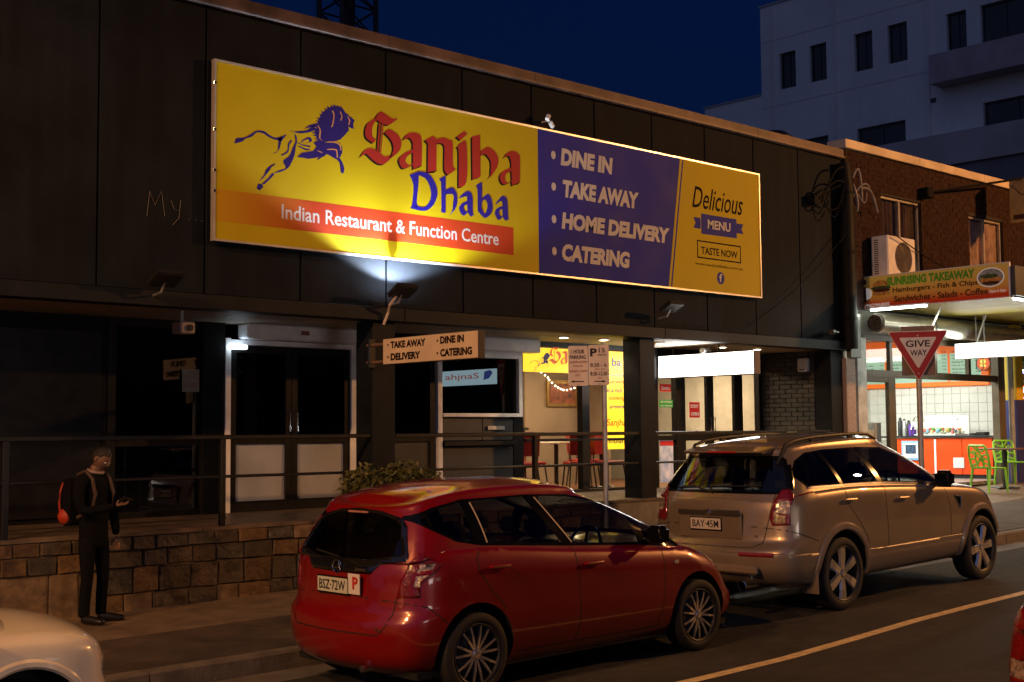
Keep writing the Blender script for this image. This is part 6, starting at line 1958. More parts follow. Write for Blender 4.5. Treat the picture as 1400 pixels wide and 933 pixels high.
    def piece(fs, name, m_, off=0.0, thick=0.0, parent=root, side_=None):
        mp = {}
        vs, fc = [], []
        for f in fs:
            for v in f.verts:
                if v not in mp:
                    mp[v] = len(vs)
                    vs.append(v.co + v.normal * off)
            fc.append([mp[v] for v in f.verts])
        if not vs:
            return None
        me = bpy.data.meshes.new(name)
        me.from_pydata([tuple(v) for v in vs], [], fc)
        me.materials.append(m_)
        me.polygons.foreach_set('use_smooth', [True] * len(me.polygons))
        me.update()
        ob = bpy.data.objects.new(name, me)
        C.objects.link(ob)
        par(ob, parent)
        if thick:
            so_ = ob.modifiers.new('thickness', 'SOLIDIFY')
            so_.thickness = thick
            so_.offset = -1
        return ob
    def islands(fs):
        fs = set(fs)
        out = []
        while fs:
            st_ = [fs.pop()]
            isl = list(st_)
            while st_:
                f = st_.pop()
                for e in f.edges:
                    for g in e.link_faces:
                        if g in fs:
                            fs.discard(g)
                            st_.append(g)
                            isl.append(g)
            out.append(isl)
        return out
    ob = piece(groups[0], 'body', MM['paint'])
    for k, nm, mt_, off, th in ((1, 'window_trim', MM['trim'], -0.001, 0.0), (2, 'side_window', MM['glass'], -0.004, 0.0), (3, 'rear_window', MM['rear_glass'], -0.001, 0.0), (4, 'windscreen', MM['glass'], -0.002, 0.0), (5, 'tail_light', MM['tail'], 0.006, 0.012), (6, 'lamp_lens', MM['lens'], 0.008, 0.0), (7, 'cladding', MM['clad'], 0.008, 0.012), (9, 'headlight', MM['head'], 0.004, 0.01), (10, 'rear_garnish', MM['garnish'], 0.002, 0.006)):
        if k in groups:
            for isl in islands(groups[k]):
                if len(isl) > 3:
                    piece(isl, nm, mt_, off, th)
    # ribbons laid on the skin: seams, strips
    def on_side(x, z, s_=-1, off=0.001):
        h = bvh.ray_cast(Vector((x, 3 * s_, z)), Vector((0, -s_, 0)))
        return (h[0] + h[1] * off * (1 if h[1].y * s_ > 0 else -1), h[1] * (1 if h[1].y * s_ > 0 else -1)) if h[0] else None
    def on_rear(y, z, off=0.001):
        h = bvh.ray_cast(Vector((-4, y, z)), Vector((1, 0, 0)))
        return (h[0] + h[1] * off * (1 if h[1].x < 0 else -1), h[1] * (1 if h[1].x < 0 else -1)) if h[0] else None
    def on_top(x, y, off=0.001):
        h = bvh.ray_cast(Vector((x, y, 4)), Vector((0, 0, -1)))
        return (h[0] + h[1] * off, h[1]) if h[0] else None
    def ribbon(pts, fn, w_, name, m_, off=0.0015, parent=root):
        P = []
        for i in range(len(pts) - 1):
            n = max(2, int(math.dist(pts[i], pts[i + 1]) / 0.03))
            for k in range(n + (1 if i == len(pts) - 2 else 0)):
                P.append((lerp(pts[i][0], pts[i + 1][0], k / n), lerp(pts[i][1], pts[i + 1][1], k / n)))
        Q = [fn(a, b, off) for a, b in P]
        Q = [q for q in Q if q]
        if len(Q) < 2:
            return None
        mb = MB()
        vs = []
        for i, (c, n) in enumerate(Q):
            d = (Q[min(i + 1, len(Q) - 1)][0] - Q[max(i - 1, 0)][0]).normalized()
            s2 = d.cross(n).normalized() * w_ / 2
            vs += [c - s2, c + s2]
        mb.add(vs, [(2 * i, 2 * i + 1, 2 * i + 3, 2 * i + 2) for i in range(len(Q) - 1)])
        return par_(mb.build(name, m_, recalc=False), parent)
    for s_ in (-1, 1):
        fs_ = lambda x, z, off=0.001, s_=s_: on_side(x, z, s_, off)
        for L in p['seams']:
            ribbon(L, fs_, 0.008, 'door_seam', MM['seam'])
        for nm, L, wd_, mt_ in p.get('strips', []):
            ribbon(L, fs_, wd_, nm, mt_, 0.004)
        for hx, hz in p['handles']:
            q0, q1 = fs_(hx, hz, 0.03), fs_(hx + 0.17, hz - 0.005, 0.03)
            q2, q3 = fs_(hx, hz, 0.0), fs_(hx + 0.17, hz - 0.005, 0.0)
            if q0 and q1:
                par(MB().tube([q2[0], q0[0], q0[0].lerp(q1[0], 0.5) + Vector((0, s_ * 0.004, 0)), q1[0], q3[0]], [0.010, 0.014, 0.014, 0.014, 0.010], 8).build('door_handle', MM['handle'], smooth=True), root)
    for L in p.get('rear_seams', []):
        ribbon(L, on_rear, 0.009, 'tailgate_seam', MM['seam'])
    # belly, arch liners, wheels
    mb = MB().box((p['layers'][0][1] + 0.08, -W2 * 0.86, zbot - 0.02), (p['layers'][0][2] - 0.15, W2 * 0.86, zbot + 0.03))
    par(mb.build('underbody', black_pl), root)
    for cx_ in (0.0, p['WB']):
        for s_ in (-1, 1):
            mb = MB()
            Rw = p['arch'] + 0.004
            n = 24
            vs = []
            ycut = W2 * 0.985
            for i in range(n + 1):
                a = -0.25 + (PI + 0.5) * i / n
                x, z = cx_ + Rw * math.cos(a), p['R'] + 0.01 + Rw * math.sin(a)
                h = on_side(x, max(z, zbot + 0.02), s_, 0.0)
                yo = abs(h[0].y) - 0.001 if h else W2 * 0.95
                vs += [(x, s_ * yo, z), (x, s_ * (W2 - 0.32), z)]
            mb.add(vs, [(2 * i, 2 * i + 1, 2 * i + 3, 2 * i + 2) for i in range(n)])
            mb.add([(cx_, s_ * (W2 - 0.32), p['R'])] + [vs[2 * i + 1] for i in range(n + 1)], [(0, i + 1, i + 2) for i in range(n)])
            par(mb.build('wheel_arch_liner', mat('arch_liner_black', (0.008, 0.008, 0.008), 0.8, var=0, bump=0), smooth=True, recalc=False), root)
            if p.get('flare'):
                mb = MB()
                vs = []
                fw = p['flare']
                for i in range(n + 1):
                    a = -0.12 + (PI + 0.24) * i / n
                    row = []
                    for rr_, off in ((p['arch'] - 0.004, 0.012), (p['arch'] + 0.01, 0.026), (p['arch'] + fw * 0.7, 0.024), (p['arch'] + fw, 0.002)):
                        x, z = cx_ + rr_ * math.cos(a), p['R'] + 0.01 + rr_ * math.sin(a)
                        h = on_side(cx_ + (p['arch'] + fw) * math.cos(a), max(p['R'] + 0.01 + (p['arch'] + fw) * math.sin(a), zbot + 0.02), s_, 0.0)
                        yo = abs(h[0].y) if h else W2 * 0.95
                        row.append((x, s_ * (yo + off), z))
                    vs += row
                mb.add(vs, [(4 * i + j, 4 * i + j + 1, 4 * i + j + 5, 4 * i + j + 4) for i in range(n) for j in range(3)])
                par(mb.build('arch_flare', MM['flare'], smooth=True, recalc=True), root)
            # wheel
            R_, tw = p['R'], p['tw']
            yo = s_ * (W2 - 0.015)
            Mw = Matrix.Translation((cx_, yo, R_)) @ Matrix.Rotation(-s_ * PI / 2, 4, 'X') @ Matrix.Rotation(p.get('spin', 0.3) + cx_, 4, 'Z')
            rim = p['rim']
            t_ = tw
            prof = [(rim, -t_ * 0.92), (R_ * 0.9, -t_), (R_ * 0.985, -t_ * 0.93), (R_, -t_ * 0.75), (R_, -t_ * 0.25), (R_ * 0.985, -t_ * 0.07), (R_ * 0.93, -0.004), (R_ * 0.82, 0.002), (rim + 0.012, -0.003), (rim, -0.012)]
            ty = par_(MB().lathe(prof, 40, Mw, False).build('wheel', mat('tyre_rubber', (0.014, 0.013, 0.013), 0.75, var=0.15, vs=12, bump=0.15), smooth=True), root)
            mb = MB().lathe([(rim, -0.010), (rim - 0.006, -0.004), (rim - 0.016, -0.012), (rim - 0.022, -0.05), (rim - 0.03, -t_ * 0.8), (0.05, -t_ * 0.8)], 40, Mw, False)
            par(mb.build('rim', MM['rim_barrel'], smooth=True), ty)
            mb = MB()
            ns, kind_ = p['spokes']
            for i in range(ns):
                a = 2 * PI * i / ns
                def spoke(a0, a1, w0, w1):
                    d0 = Vector((math.cos(a0), math.sin(a0), 0))
                    d1 = Vector((math.cos(a1), math.sin(a1), 0))
                    p0 = d0 * 0.035
                    p1 = d1 * (rim - 0.014)
                    d = (p1 - p0).normalized()
                    s3 = Vector((-d.y, d.x, 0))
                    vs_ = []
                    for P_, w_, z_ in ((p0, w0, -0.022), (p0.lerp(p1, 0.55), (w0 + w1) / 2, -0.012), (p1, w1, -0.016)):
                        vs_ += [P_ - s3 * w_ + Vector((0, 0, z_ - 0.022)), P_ - s3 * w_ * 0.75 + Vector((0, 0, z_)), P_ + s3 * w_ * 0.75 + Vector((0, 0, z_)), P_ + s3 * w_ + Vector((0, 0, z_ - 0.022))]
                    mb.add([Mw @ v for v in vs_], [(4 * k + j, 4 * k + j + 1, 4 * k + j + 5, 4 * k + j + 4) for k in range(2) for j in range(3)])
                if kind_ == 'y':
                    spoke(a - 0.10, a - 0.20, 0.013, 0.010)
                    spoke(a + 0.10, a + 0.20, 0.013, 0.010)
                elif kind_ == 'wide':
                    spoke(a, a, 0.036, 0.056)
                else:
                    spoke(a, a, 0.016, 0.018)
            mb.lathe([(0.0, -0.01), (0.028, -0.012), (0.034, -0.02), (0.05, -0.024), (0.052, -0.05)], 20, Mw, False)
            par(mb.build('spokes', MM['rim'], recalc=True), ty)
            par(MB().lathe([(0.12, -t_ * 0.6), (0.12, -t_ * 0.55), (0.03, -t_ * 0.55)], 24, Mw, False).build('brake_disc', mat('brake_disc_steel', (0.2, 0.19, 0.18), 0.4, metal=0.8, var=0, bump=0)), ty)
    # mirrors
    for s_ in (-1, 1):
        mx_, mz_ = p['mirror']
        h = on_side(mx_ + 0.05, mz_ - 0.06, s_, 0.0)
        y0 = abs(h[0].y) if h else W2 * 0.8
        b = bmesh.new()
        bmesh.ops.create_cube(b, size=1)
        bmesh.ops.bevel(b, geom=b.edges[:], offset=0.2, segments=3, affect='EDGES')
        Mm = Matrix.Translation((mx_ + 0.02, s_ * (y0 + 0.13), mz_ + 0.02)) @ Matrix.Rotation(s_ * 0.15, 4, 'Z') @ Matrix.Diagonal((0.11, 0.20, 0.14 * p.get('mir_h', 1), 1))
        hs_ = par_(MB().bm(b, Mm).build('wing_mirror', p.get('mirror_mat', MM['paint']), smooth=True), root)
        par(MB().tube([(mx_ + 0.08, s_ * (y0 - 0.04), mz_ - 0.05), (mx_ + 0.04, s_ * (y0 + 0.09), mz_ - 0.01)], 0.032, 8).build('mirror_arm', black_pl), hs_)
    # interior
    dk = mat('car_interior_dark', (0.018, 0.016, 0.016), 0.8, var=0.1, bump=0)
    gs = mat('car_seat_cloth', (0.06, 0.055, 0.05), 0.9, var=0.2, vs=20, bump=0.1)
    zs = p['seat']
    par(MB().box((g0[0] + 0.15, -W2 * 0.8, 0.35), (g0[1] - 0.35, W2 * 0.8, 0.40)).build('cabin_floor', dk), root)
    for sx, ys in ((p['seats'][0], (-0.38, 0.0, 0.38)), (p['seats'][1], (-0.37, 0.37))):
        for y in ys:
            b = bmesh.new()
            bmesh.ops.create_cube(b, size=1)
            bmesh.ops.bevel(b, geom=b.edges[:], offset=0.12, segments=2, affect='EDGES')
            mb = MB().bm(b, Matrix.Translation((sx, y, zs + 0.28)) @ Matrix.Rotation(-0.22, 4, 'Y') @ Matrix.Diagonal((0.13, 0.42 if y else 0.3, 0.62, 1)))
            b = bmesh.new()
            bmesh.ops.create_cube(b, size=1)
            bmesh.ops.bevel(b, geom=b.edges[:], offset=0.25, segments=3, affect='EDGES')
            mb.bm(b, Matrix.Translation((sx - 0.10, y, zs + 0.70)) @ Matrix.Rotation(-0.15, 4, 'Y') @ Matrix.Diagonal((0.10, 0.25, 0.18, 1)))
            mb.bbox((sx + 0.02, y - 0.2, zs - 0.1), (sx + 0.5, y + 0.2, zs + 0.02), 0.04)
            par(mb.build('seat', gs, smooth=True), root)
    dx0 = p['dash']
    par(MB().bbox((dx0, -W2 * 0.78, 0.62), (dx0 + 0.5, W2 * 0.78, p['dash_z']), 0.05).build('dashboard', dk), root)
    mb = MB()
    cw = Vector((dx0 - 0.16, -0.36, p['dash_z'] - 0.02))
    Mt = Matrix.Translation(cw) @ Matrix.Rotation(-1.15, 4, 'Y')
    circ = [Mt @ Vector((0.18 * math.cos(a), 0.18 * math.sin(a), 0)) for a in [2 * PI * i / 28 for i in range(29)]]
    mb.tube(circ, 0.014, 8, False)
    for a in (0.1, PI - 0.1, -PI / 2):
        mb.tube([Mt @ Vector((0, 0, -0.02)), Mt @ Vector((0.17 * math.cos(a), 0.17 * math.sin(a), 0))], 0.014, 6)
    mb.tube([Mt @ Vector((0, 0, -0.02)), cw + Vector((0.25, 0, -0.1))], 0.03, 8)
    par(mb.build('steering_wheel', black_pl, smooth=True), root)
    bm_helpers = dict(on_side=on_side, on_rear=on_rear, on_top=on_top, ribbon=ribbon, root=root)
    bm.free()
    return root, bm_helpers

def car_paint(name, col, metal=0.0, rough=0.35, flake=0.0):
    M = mat(name, col, rough, metal=metal, var=0.03, vs=3, bump=0.0, coat=1.0)
    return M
tail_m = mat('tail_light_red', (0.13, 0.002, 0.002), 0.12, var=0.6, vs=26, bump=0.35, bs=45, coat=0.6, spec=0.5, col2=(0.20, 0.004, 0.003))
lens_m = mat('clear_lamp_lens', (0.55, 0.40, 0.32), 0.12, metal=0.6, var=0.5, vs=30, bump=0.6, bs=70, coat=1.0)
head_m = mat('headlight_lens', (0.55, 0.52, 0.48), 0.12, metal=0.7, var=0.4, vs=22, bump=0.5, bs=50, coat=1.0)
car_glass = glass('car_glass', (0.42, 0.43, 0.42), 0.0, 1.5)
car_rear_glass = glass('tinted_rear_glass', (0.13, 0.13, 0.13), 0.0, 1.5)
seam_m = flat('seam_black', (0.006, 0.005, 0.005), 0.7)
rim_silver = mat('rim_silver', (0.7, 0.68, 0.66), 0.2, metal=0.85, var=0.05, bump=0.0)
rim_dark = mat('rim_barrel_dark', (0.05, 0.05, 0.05), 0.5, metal=0.6, var=0, bump=0)
garnish_m = mat('black_gloss_garnish', (0.008, 0.008, 0.008), 0.08, var=0, bump=0, coat=1.0)
trim_blk = mat('satin_black_trim', (0.004, 0.004, 0.004), 0.15, var=0, bump=0, spec=0.3)

pillar_m = mat('pillar_highlight_paint', (0.55, 0.42, 0.28), 0.4, var=0, bump=0)  # pale orange highlights on the pillar edges, painted on as strips
# --- the red hatchback
red_p = car_paint('red_car_paint', (0.21, 0.002, 0.002), 0.1, 0.3)
red = dict(name='red_hatchback', label='bright red five door hatchback parked at the kerb in the foreground', W=1.695, WB=2.5, R=0.298, arch=0.358, tw=0.185, rim=0.220, zbot=0.185, fe=0.85, re=1.25,
    ztop=[(-0.75, 0.93), (-0.5, 1.00), (-0.2, 1.045), (0.1, 1.04), (1.0, 0.965), (1.8, 0.905), (2.3, 0.87), (2.65, 0.81), (2.95, 0.71), (3.25, 0.60)],
    crown=[(-0.7, 0.02), (1.5, 0.03), (2.2, 0.10), (2.7, 0.10), (3.2, 0.03)],
    layers=[(0, -0.56, 3.12, 0.74), (0.08, -0.66, 3.21, 0.79), (0.2, -0.70, 3.27, 0.825), (0.36, -0.71, 3.29, 0.845), (0.49, -0.70, 3.28, 0.8475), (0.55, -0.655, 3.25, 0.845), (0.8, -0.635, 3.16, 0.835), (0.93, -0.625, 3.08, 0.815), (1.0, -0.60, 3.0, 0.79)],
    g0=(-0.60, 2.70, 0.778), g1=(-0.42, 1.52, 0.585), fillet=0.09, bulge=0.03, roofcrown=0.055,
    zroof=[(-0.45, 1.305), (-0.25, 1.36), (0.1, 1.405), (0.5, 1.42), (0.8, 1.42), (1.15, 1.40), (1.52, 1.35)],
    ws_z=0.9,
    trim=[[(-0.42, 1.28), (-0.22, 1.345), (0.05, 1.39), (0.7, 1.395), (1.15, 1.375), (1.45, 1.32), (1.95, 1.15), (2.44, 0.90), (2.34, 0.88), (1.8, 0.935), (1.0, 0.99), (0.1, 1.06), (-0.12, 1.10), (-0.30, 1.19)]],
    windows=[[(-0.37, 1.27), (-0.20, 1.325), (0.03, 1.37), (0.06, 1.085), (-0.09, 1.115), (-0.27, 1.20)], [(0.14, 1.375), (0.66, 1.38), (0.93, 1.02), (0.17, 1.075)], [(0.80, 1.38), (1.13, 1.36), (1.42, 1.305), (1.76, 1.185), (1.82, 0.955), (1.06, 1.008)], [(1.89, 1.13), (2.28, 0.925), (1.91, 0.95)]],
    rear_black=[[(-0.48, 1.275), (-0.25, 1.32), (0, 1.335), (0.25, 1.32), (0.48, 1.275), (0.55, 1.22), (0.66, 1.02), (0.66, 0.985), (0.44, 0.955), (0.36, 0.885), (-0.36, 0.885), (-0.44, 0.955), (-0.66, 0.985), (-0.66, 1.02), (-0.55, 1.22)]],
    rear_glass=[(-0.44, 1.26), (-0.25, 1.30), (0, 1.315), (0.25, 1.30), (0.44, 1.26), (0.50, 1.22), (0.60, 1.03), (0.3, 0.985), (-0.3, 0.985), (-0.60, 1.03), (-0.50, 1.22)],
    windscreen=[(-0.52, 1.365), (0.52, 1.365), (0.66, 0.98), (0.3, 0.98), (-0.3, 0.98), (-0.66, 0.98)],
    lamp_side=[(-0.9, 0.745), (-0.60, 0.775), (-0.46, 0.83), (-0.29, 0.965), (-0.42, 1.035), (-0.6, 1.075), (-0.9, 1.08)],
    lamp_rear=[(0.95, 0.745), (0.60, 0.735), (0.625, 0.86), (0.69, 1.0), (0.75, 1.075), (0.95, 1.075)],
    lens_side=[[(-0.60, 0.955), (-0.34, 0.965), (-0.37, 0.925), (-0.60, 0.905)], [(-0.60, 0.885), (-0.40, 0.89), (-0.47, 0.845), (-0.60, 0.81)]],
    lens_rear=[[(0.72, 0.905), (0.95, 0.905), (0.95, 0.955), (0.73, 0.955)], [(0.71, 0.81), (0.95, 0.81), (0.95, 0.885), (0.72, 0.885)]],
    head_side=[[(2.50, 0.87), (2.62, 0.885), (2.80, 0.82), (3.05, 0.72), (3.02, 0.64), (2.86, 0.66), (2.72, 0.735)]],
    seams=[[(1.03, 0.985), (1.045, 0.8), (1.05, 0.45), (1.02, 0.27)], [(0.09, 1.05), (0.02, 0.98), (0.03, 0.88), (0.14, 0.74), (0.27, 0.60)], [(2.06, 0.90), (2.07, 0.75), (2.03, 0.45), (1.98, 0.27)], [(0.42, 0.265), (1.98, 0.265)], [(-0.62, 0.72), (-0.42, 0.67), (-0.28, 0.55)], [(2.82, 0.64), (2.80, 0.56)]],
    rear_seams=[[(-0.67, 0.98), (-0.60, 0.72), (-0.57, 0.55), (-0.50, 0.475), (0.50, 0.475), (0.57, 0.55), (0.60, 0.72), (0.67, 0.98)]],
    handles=[(0.13, 0.905), (1.12, 0.845)], mirror=(1.90, 1.00), mirror_mat=trim_blk, seat=0.42, seats=(0.25, 1.15), dash=1.75, dash_z=0.93, spokes=(7, 'y'), spin=0.25,  # mirror shell coloured black for shade, as if lit from behind
    strips=[('pillar_highlight', [(0.125, 1.365), (0.145, 1.20), (0.165, 1.075)], 0.014, pillar_m), ('pillar_highlight', [(0.785, 1.37), (0.90, 1.20), (1.045, 1.012)], 0.012, pillar_m)],
    mats=dict(paint=red_p, trim=trim_blk, glass=car_glass, rear_glass=car_rear_glass, tail=tail_m, lens=lens_m, clad=trim_blk, head=head_m, garnish=garnish_m, seam=seam_m, handle=red_p, rim=rim_silver, rim_barrel=rim_dark))
t_red, H = build_car(red)
def rear_text(H, s, y0, z0, y1, z1, m_, name='lettering', bold=0.02, off=0.004, x=None, parent=None):
    """raised characters on the tail of a car; y runs to the left, so text starts at larger y"""
    q = H['on_rear']((y0 + y1) / 2, (z0 + z1) / 2)
    xx = (q[0].x if x is None else x) - off
    mb = MB()
    text(mb, s, (xx, y0, z0), (0, -1, 0), UZ, y0 - y1, z1 - z0, bold)
    return par_(mb.build(name, m_, recalc=False), parent or H['root'])
def plate_on(H, yc, zc, s, bg_m, wdt=0.372, hgt=0.107, x=None):
    q = H['on_rear'](yc, zc)
    xx = (min(H['on_rear'](yc, zc + d)[0].x for d in (-0.05, 0, 0.05)) if x is None else x) - 0.012
    pl = par_(MB().bbox((xx, yc - wdt / 2 - 0.01, zc - hgt / 2 - 0.014), (xx + 0.02, yc + wdt / 2 + 0.01, zc + hgt / 2 + 0.01), 0.003).build('number_plate', trim_blk), H['root'])
    par(MB().bbox((xx - 0.003, yc - wdt / 2, zc - hgt / 2), (xx, yc + wdt / 2, zc + hgt / 2), 0.001).build('plate_face', bg_m), pl)
    mb = MB()
    text(mb, s, (xx - 0.005, yc + wdt / 2 - 0.025, zc - 0.036), (0, -1, 0), UZ, wdt - 0.05, 0.072, 0.012)
    par(mb.build('lettering', flat('plate_ink', (0.01, 0.01, 0.012), 0.5), recalc=False), pl)
    return pl, xx
pl_m = mat('pale_plate', (0.55, 0.58, 0.48), 0.35, var=0.03, bump=0)
_, xx = plate_on(H, 0.03, 0.79, 'BSZ·72W', pl_m)
pp_ = par_(MB().box((xx + 0.001, -0.30, 0.74), (xx + 0.006, -0.16, 0.885)).build('permit_plate', mat('permit_white', (0.7, 0.66, 0.64), 0.4, var=0.02, bump=0)), t_red)
mb = MB()
text(mb, 'P', (xx - 0.001, -0.215, 0.775), (0, -1, 0), UZ, 0.065, 0.09, 0.04)
par(mb.build('lettering', mat('permit_red', (0.5, 0.03, 0.02), 0.4, var=0, bump=0), recalc=False), pp_)
mb = MB()
qx = min(H['on_rear'](0.0, 0.915)[0].x, H['on_rear'](0.0, 0.94)[0].x) - 0.012
mb.tube([(qx, 0.045, 0.895), (qx, 0.03, 0.955)], 0.006, 6).tube([(qx, -0.045, 0.895), (qx, -0.03, 0.955)], 0.006, 6).tube([(qx, 0.035, 0.92), (qx, 0.0, 0.915), (qx, -0.035, 0.92)], 0.006, 6)
mb.tube([(qx + 0.002, 0.055 * math.cos(a) * (1 + 0.12 * math.sin(a)), 0.925 + 0.045 * math.sin(a)) for a in [2 * PI * i / 20 for i in range(21)]], 0.005, 6)
par(mb.build('emblem', chrome, smooth=True), t_red)
rear_text(H, 'Jazz', -0.20, 0.90, -0.33, 0.93, chrome, 'badge', off=0.012)
rear_text(H, 'VTi', -0.42, 0.505, -0.54, 0.525, chrome, 'badge', off=0.003)
q = H['on_rear'](0.0, 1.31)
par(MB().bbox((q[0].x - 0.02, -0.12, 1.300), (q[0].x - 0.002, 0.12, 1.316), 0.004).build('brake_light', mat('clear_red_lens', (0.45, 0.2, 0.15), 0.15, var=0.2, vs=60, bump=0, coat=1)), t_red)
# rear wiper, antenna stub, side repeater, bumper reflectors, exhaust
q = H['on_rear'](0.1, 1.0)
par(MB().tube([H['on_rear'](0.0, 0.99)[0] + Vector((-0.02, 0, 0)), H['on_rear'](0.35, 1.02)[0] + Vector((-0.012, 0, 0))], 0.008, 6).build('rear_wiper', black_pl), t_red)
for s_ in (-1, 1):
    q = H['on_side'](2.22, 0.765, s_, 0.002)
    par(MB().lathe([(0, 0), (0.028, 0.0), (0.022, 0.010), (0, 0.013)], 14, Matrix.Translation(q[0]) @ Matrix.Rotation(-s_ * PI / 2, 4, 'X') @ Matrix.Diagonal((1, 0.65, 1, 1)), False).build('side_repeater', mat('amber_clear_lens', (0.8, 0.6, 0.4), 0.1, metal=0.3, var=0, bump=0, coat=1), smooth=True), t_red)
par(MB().tube([(-0.45, -0.35, 0.24), (-0.68, -0.35, 0.23)], 0.025, 10).build('exhaust', chrome), t_red)
# sit it on the road, on its slight slope
def seat_on_road(root, x0, yc, WB):
    z0, z1 = zr(x0), zr(x0 + WB)
    root.matrix_basis = Matrix.Translation((x0, yc, z0 + 0.002)) @ Matrix.Rotation(-math.atan2(z1 - z0, WB), 4, 'Y')
seat_on_road(t_red, 6.33, 7.15 + 0.8475 - 0.01, 2.5)

# --- the beige four wheel drive
beige_p = car_paint('champagne_car_paint', (0.30, 0.235, 0.165), 0.5, 0.34)
flare_p = mat('taupe_lower_paint', (0.24, 0.19, 0.15), 0.4, metal=0.3, var=0.04, bump=0.0, coat=0.5)
suv = dict(name='beige_four_wheel_drive', label='champagne beige four wheel drive with roof rails parked ahead of the red hatchback', W=1.85, WB=2.76, R=0.352, arch=0.415, tw=0.215, rim=0.265, zbot=0.30, fe=0.75,
    ztop=[(-1.05, 1.03), (-0.8, 1.10), (-0.4, 1.165), (0.2, 1.175), (0.8, 1.155), (1.8, 1.095), (2.3, 1.06), (2.75, 1.015), (3.1, 0.95), (3.35, 0.87), (3.6, 0.76)],
    crown=[(-0.7, 0.02), (1.8, 0.03), (2.4, 0.09), (2.9, 0.10), (3.4, 0.03)],
    layers=[(0, -0.84, 3.36, 0.83), (0.08, -0.93, 3.42, 0.88), (0.22, -1.00, 3.50, 0.912), (0.38, -1.01, 3.54, 0.925), (0.46, -0.98, 3.53, 0.925), (0.52, -0.90, 3.51, 0.925), (0.75, -0.87, 3.44, 0.915), (0.93, -0.85, 3.35, 0.90), (1.0, -0.83, 3.28, 0.875)],
    gfe=1.0, gfe1=0.7, fbulge=0.05, g0=(-0.83, 2.60, 0.865), g1=(-0.54, 1.52, 0.61), fillet=0.08, bulge=0.03, roofcrown=0.06,
    zroof=[(-0.6, 1.525), (-0.35, 1.56), (0.1, 1.59), (0.8, 1.60), (1.2, 1.59), (1.5, 1.555)],
    ws_z=1.08,
    trim=[[(-0.56, 1.33), (-0.42, 1.46), (-0.22, 1.53), (0.1, 1.55), (0.7, 1.55), (1.15, 1.53), (1.49, 1.425), (1.90, 1.215), (2.08, 1.105), (1.8, 1.12), (0.8, 1.18), (-0.45, 1.205)]],
    windows=[[(-0.53, 1.33), (-0.40, 1.46), (-0.20, 1.515), (-0.02, 1.535), (0.10, 1.21), (-0.42, 1.22)], [(0.04, 1.54), (0.62, 1.54), (0.78, 1.20), (0.15, 1.21)], [(0.70, 1.54), (1.12, 1.52), (1.46, 1.415), (1.86, 1.205), (1.96, 1.135), (1.88, 1.135), (0.87, 1.195)]],
    rear_black=[[(-0.56, 1.51), (0.56, 1.51), (0.74, 1.40), (0.80, 1.20), (0.72, 1.155), (-0.72, 1.155), (-0.80, 1.20), (-0.74, 1.40)]],
    rear_glass=[(-0.51, 1.485), (0.51, 1.485), (0.64, 1.38), (0.73, 1.21), (0.66, 1.175), (-0.66, 1.175), (-0.73, 1.21), (-0.64, 1.38)],
    windscreen=[(-0.53, 1.55), (0.53, 1.55), (0.74, 1.16), (0.3, 1.15), (-0.3, 1.15), (-0.74, 1.16)],
    lamp_side=[(-1.2, 0.88), (-0.86, 0.90), (-0.74, 1.0), (-0.63, 1.16), (-0.68, 1.195), (-1.2, 1.21)],
    lamp_rear=[(1.0, 0.88), (0.66, 0.865), (0.63, 0.93), (0.66, 1.10), (0.70, 1.20), (1.0, 1.205)],
    lens_side=[],
    lens_rear=[[(0.68, 0.99), (0.80, 0.97), (0.83, 1.05), (0.78, 1.10), (0.70, 1.09)]],
    head_side=[[(2.90, 0.965), (3.02, 0.955), (3.28, 0.88), (3.46, 0.79), (3.42, 0.75), (3.2, 0.79), (3.0, 0.86)]],
    cladding=[[(-1.2, 0.25), (3.5, 0.25), (3.5, 0.52), (2.9, 0.54), (2.0, 0.545), (0.6, 0.545), (-0.6, 0.60), (-1.2, 0.62)]],
    cladding_rear=[[(-0.98, 0.25), (0.98, 0.25), (0.98, 0.615), (-0.98, 0.615)]],
    seams=[[(0.82, 1.17), (0.80, 0.95), (0.80, 0.6), (0.78, 0.36)], [(0.10, 1.18), (0.12, 1.02), (0.28, 0.85), (0.40, 0.70), (0.46, 0.55)], [(2.0, 1.10), (2.08, 0.85), (2.06, 0.5), (2.02, 0.36)], [(0.5, 0.34), (2.02, 0.34)], [(-0.9, 0.87), (-0.7, 0.80), (-0.42, 0.70)]],
    rear_seams=[[(-0.66, 1.17), (-0.62, 0.90), (-0.58, 0.70), (-0.50, 0.66), (0.50, 0.66), (0.58, 0.70), (0.62, 0.90), (0.66, 1.17)]],
    handles=[(0.05, 1.06), (1.02, 1.015)], mirror=(1.80, 1.15), mir_h=1.25, mirror_mat=trim_blk, seat=0.58, seats=(0.15, 1.2), dash=1.85, dash_z=1.10, spokes=(6, 'wide'), spin=0.5, flare=0.075,
    strips=[('belt_moulding', [(-0.46, 1.205), (0.3, 1.195), (0.8, 1.18), (1.4, 1.14), (2.0, 1.108)], 0.018, chrome), ('door_moulding', [(0.58, 0.47), (1.95, 0.47)], 0.05, flare_p)],
    mats=dict(paint=beige_p, trim=trim_blk, glass=glass('privacy_glass', (0.22, 0.22, 0.22), 0.0, 1.5), rear_glass=car_rear_glass, tail=tail_m, lens=lens_m, clad=flare_p, head=head_m, garnish=trim_blk, seam=seam_m, handle=beige_p, rim=rim_silver, rim_barrel=rim_dark, flare=flare_p))
t_suv, H = build_car(suv)
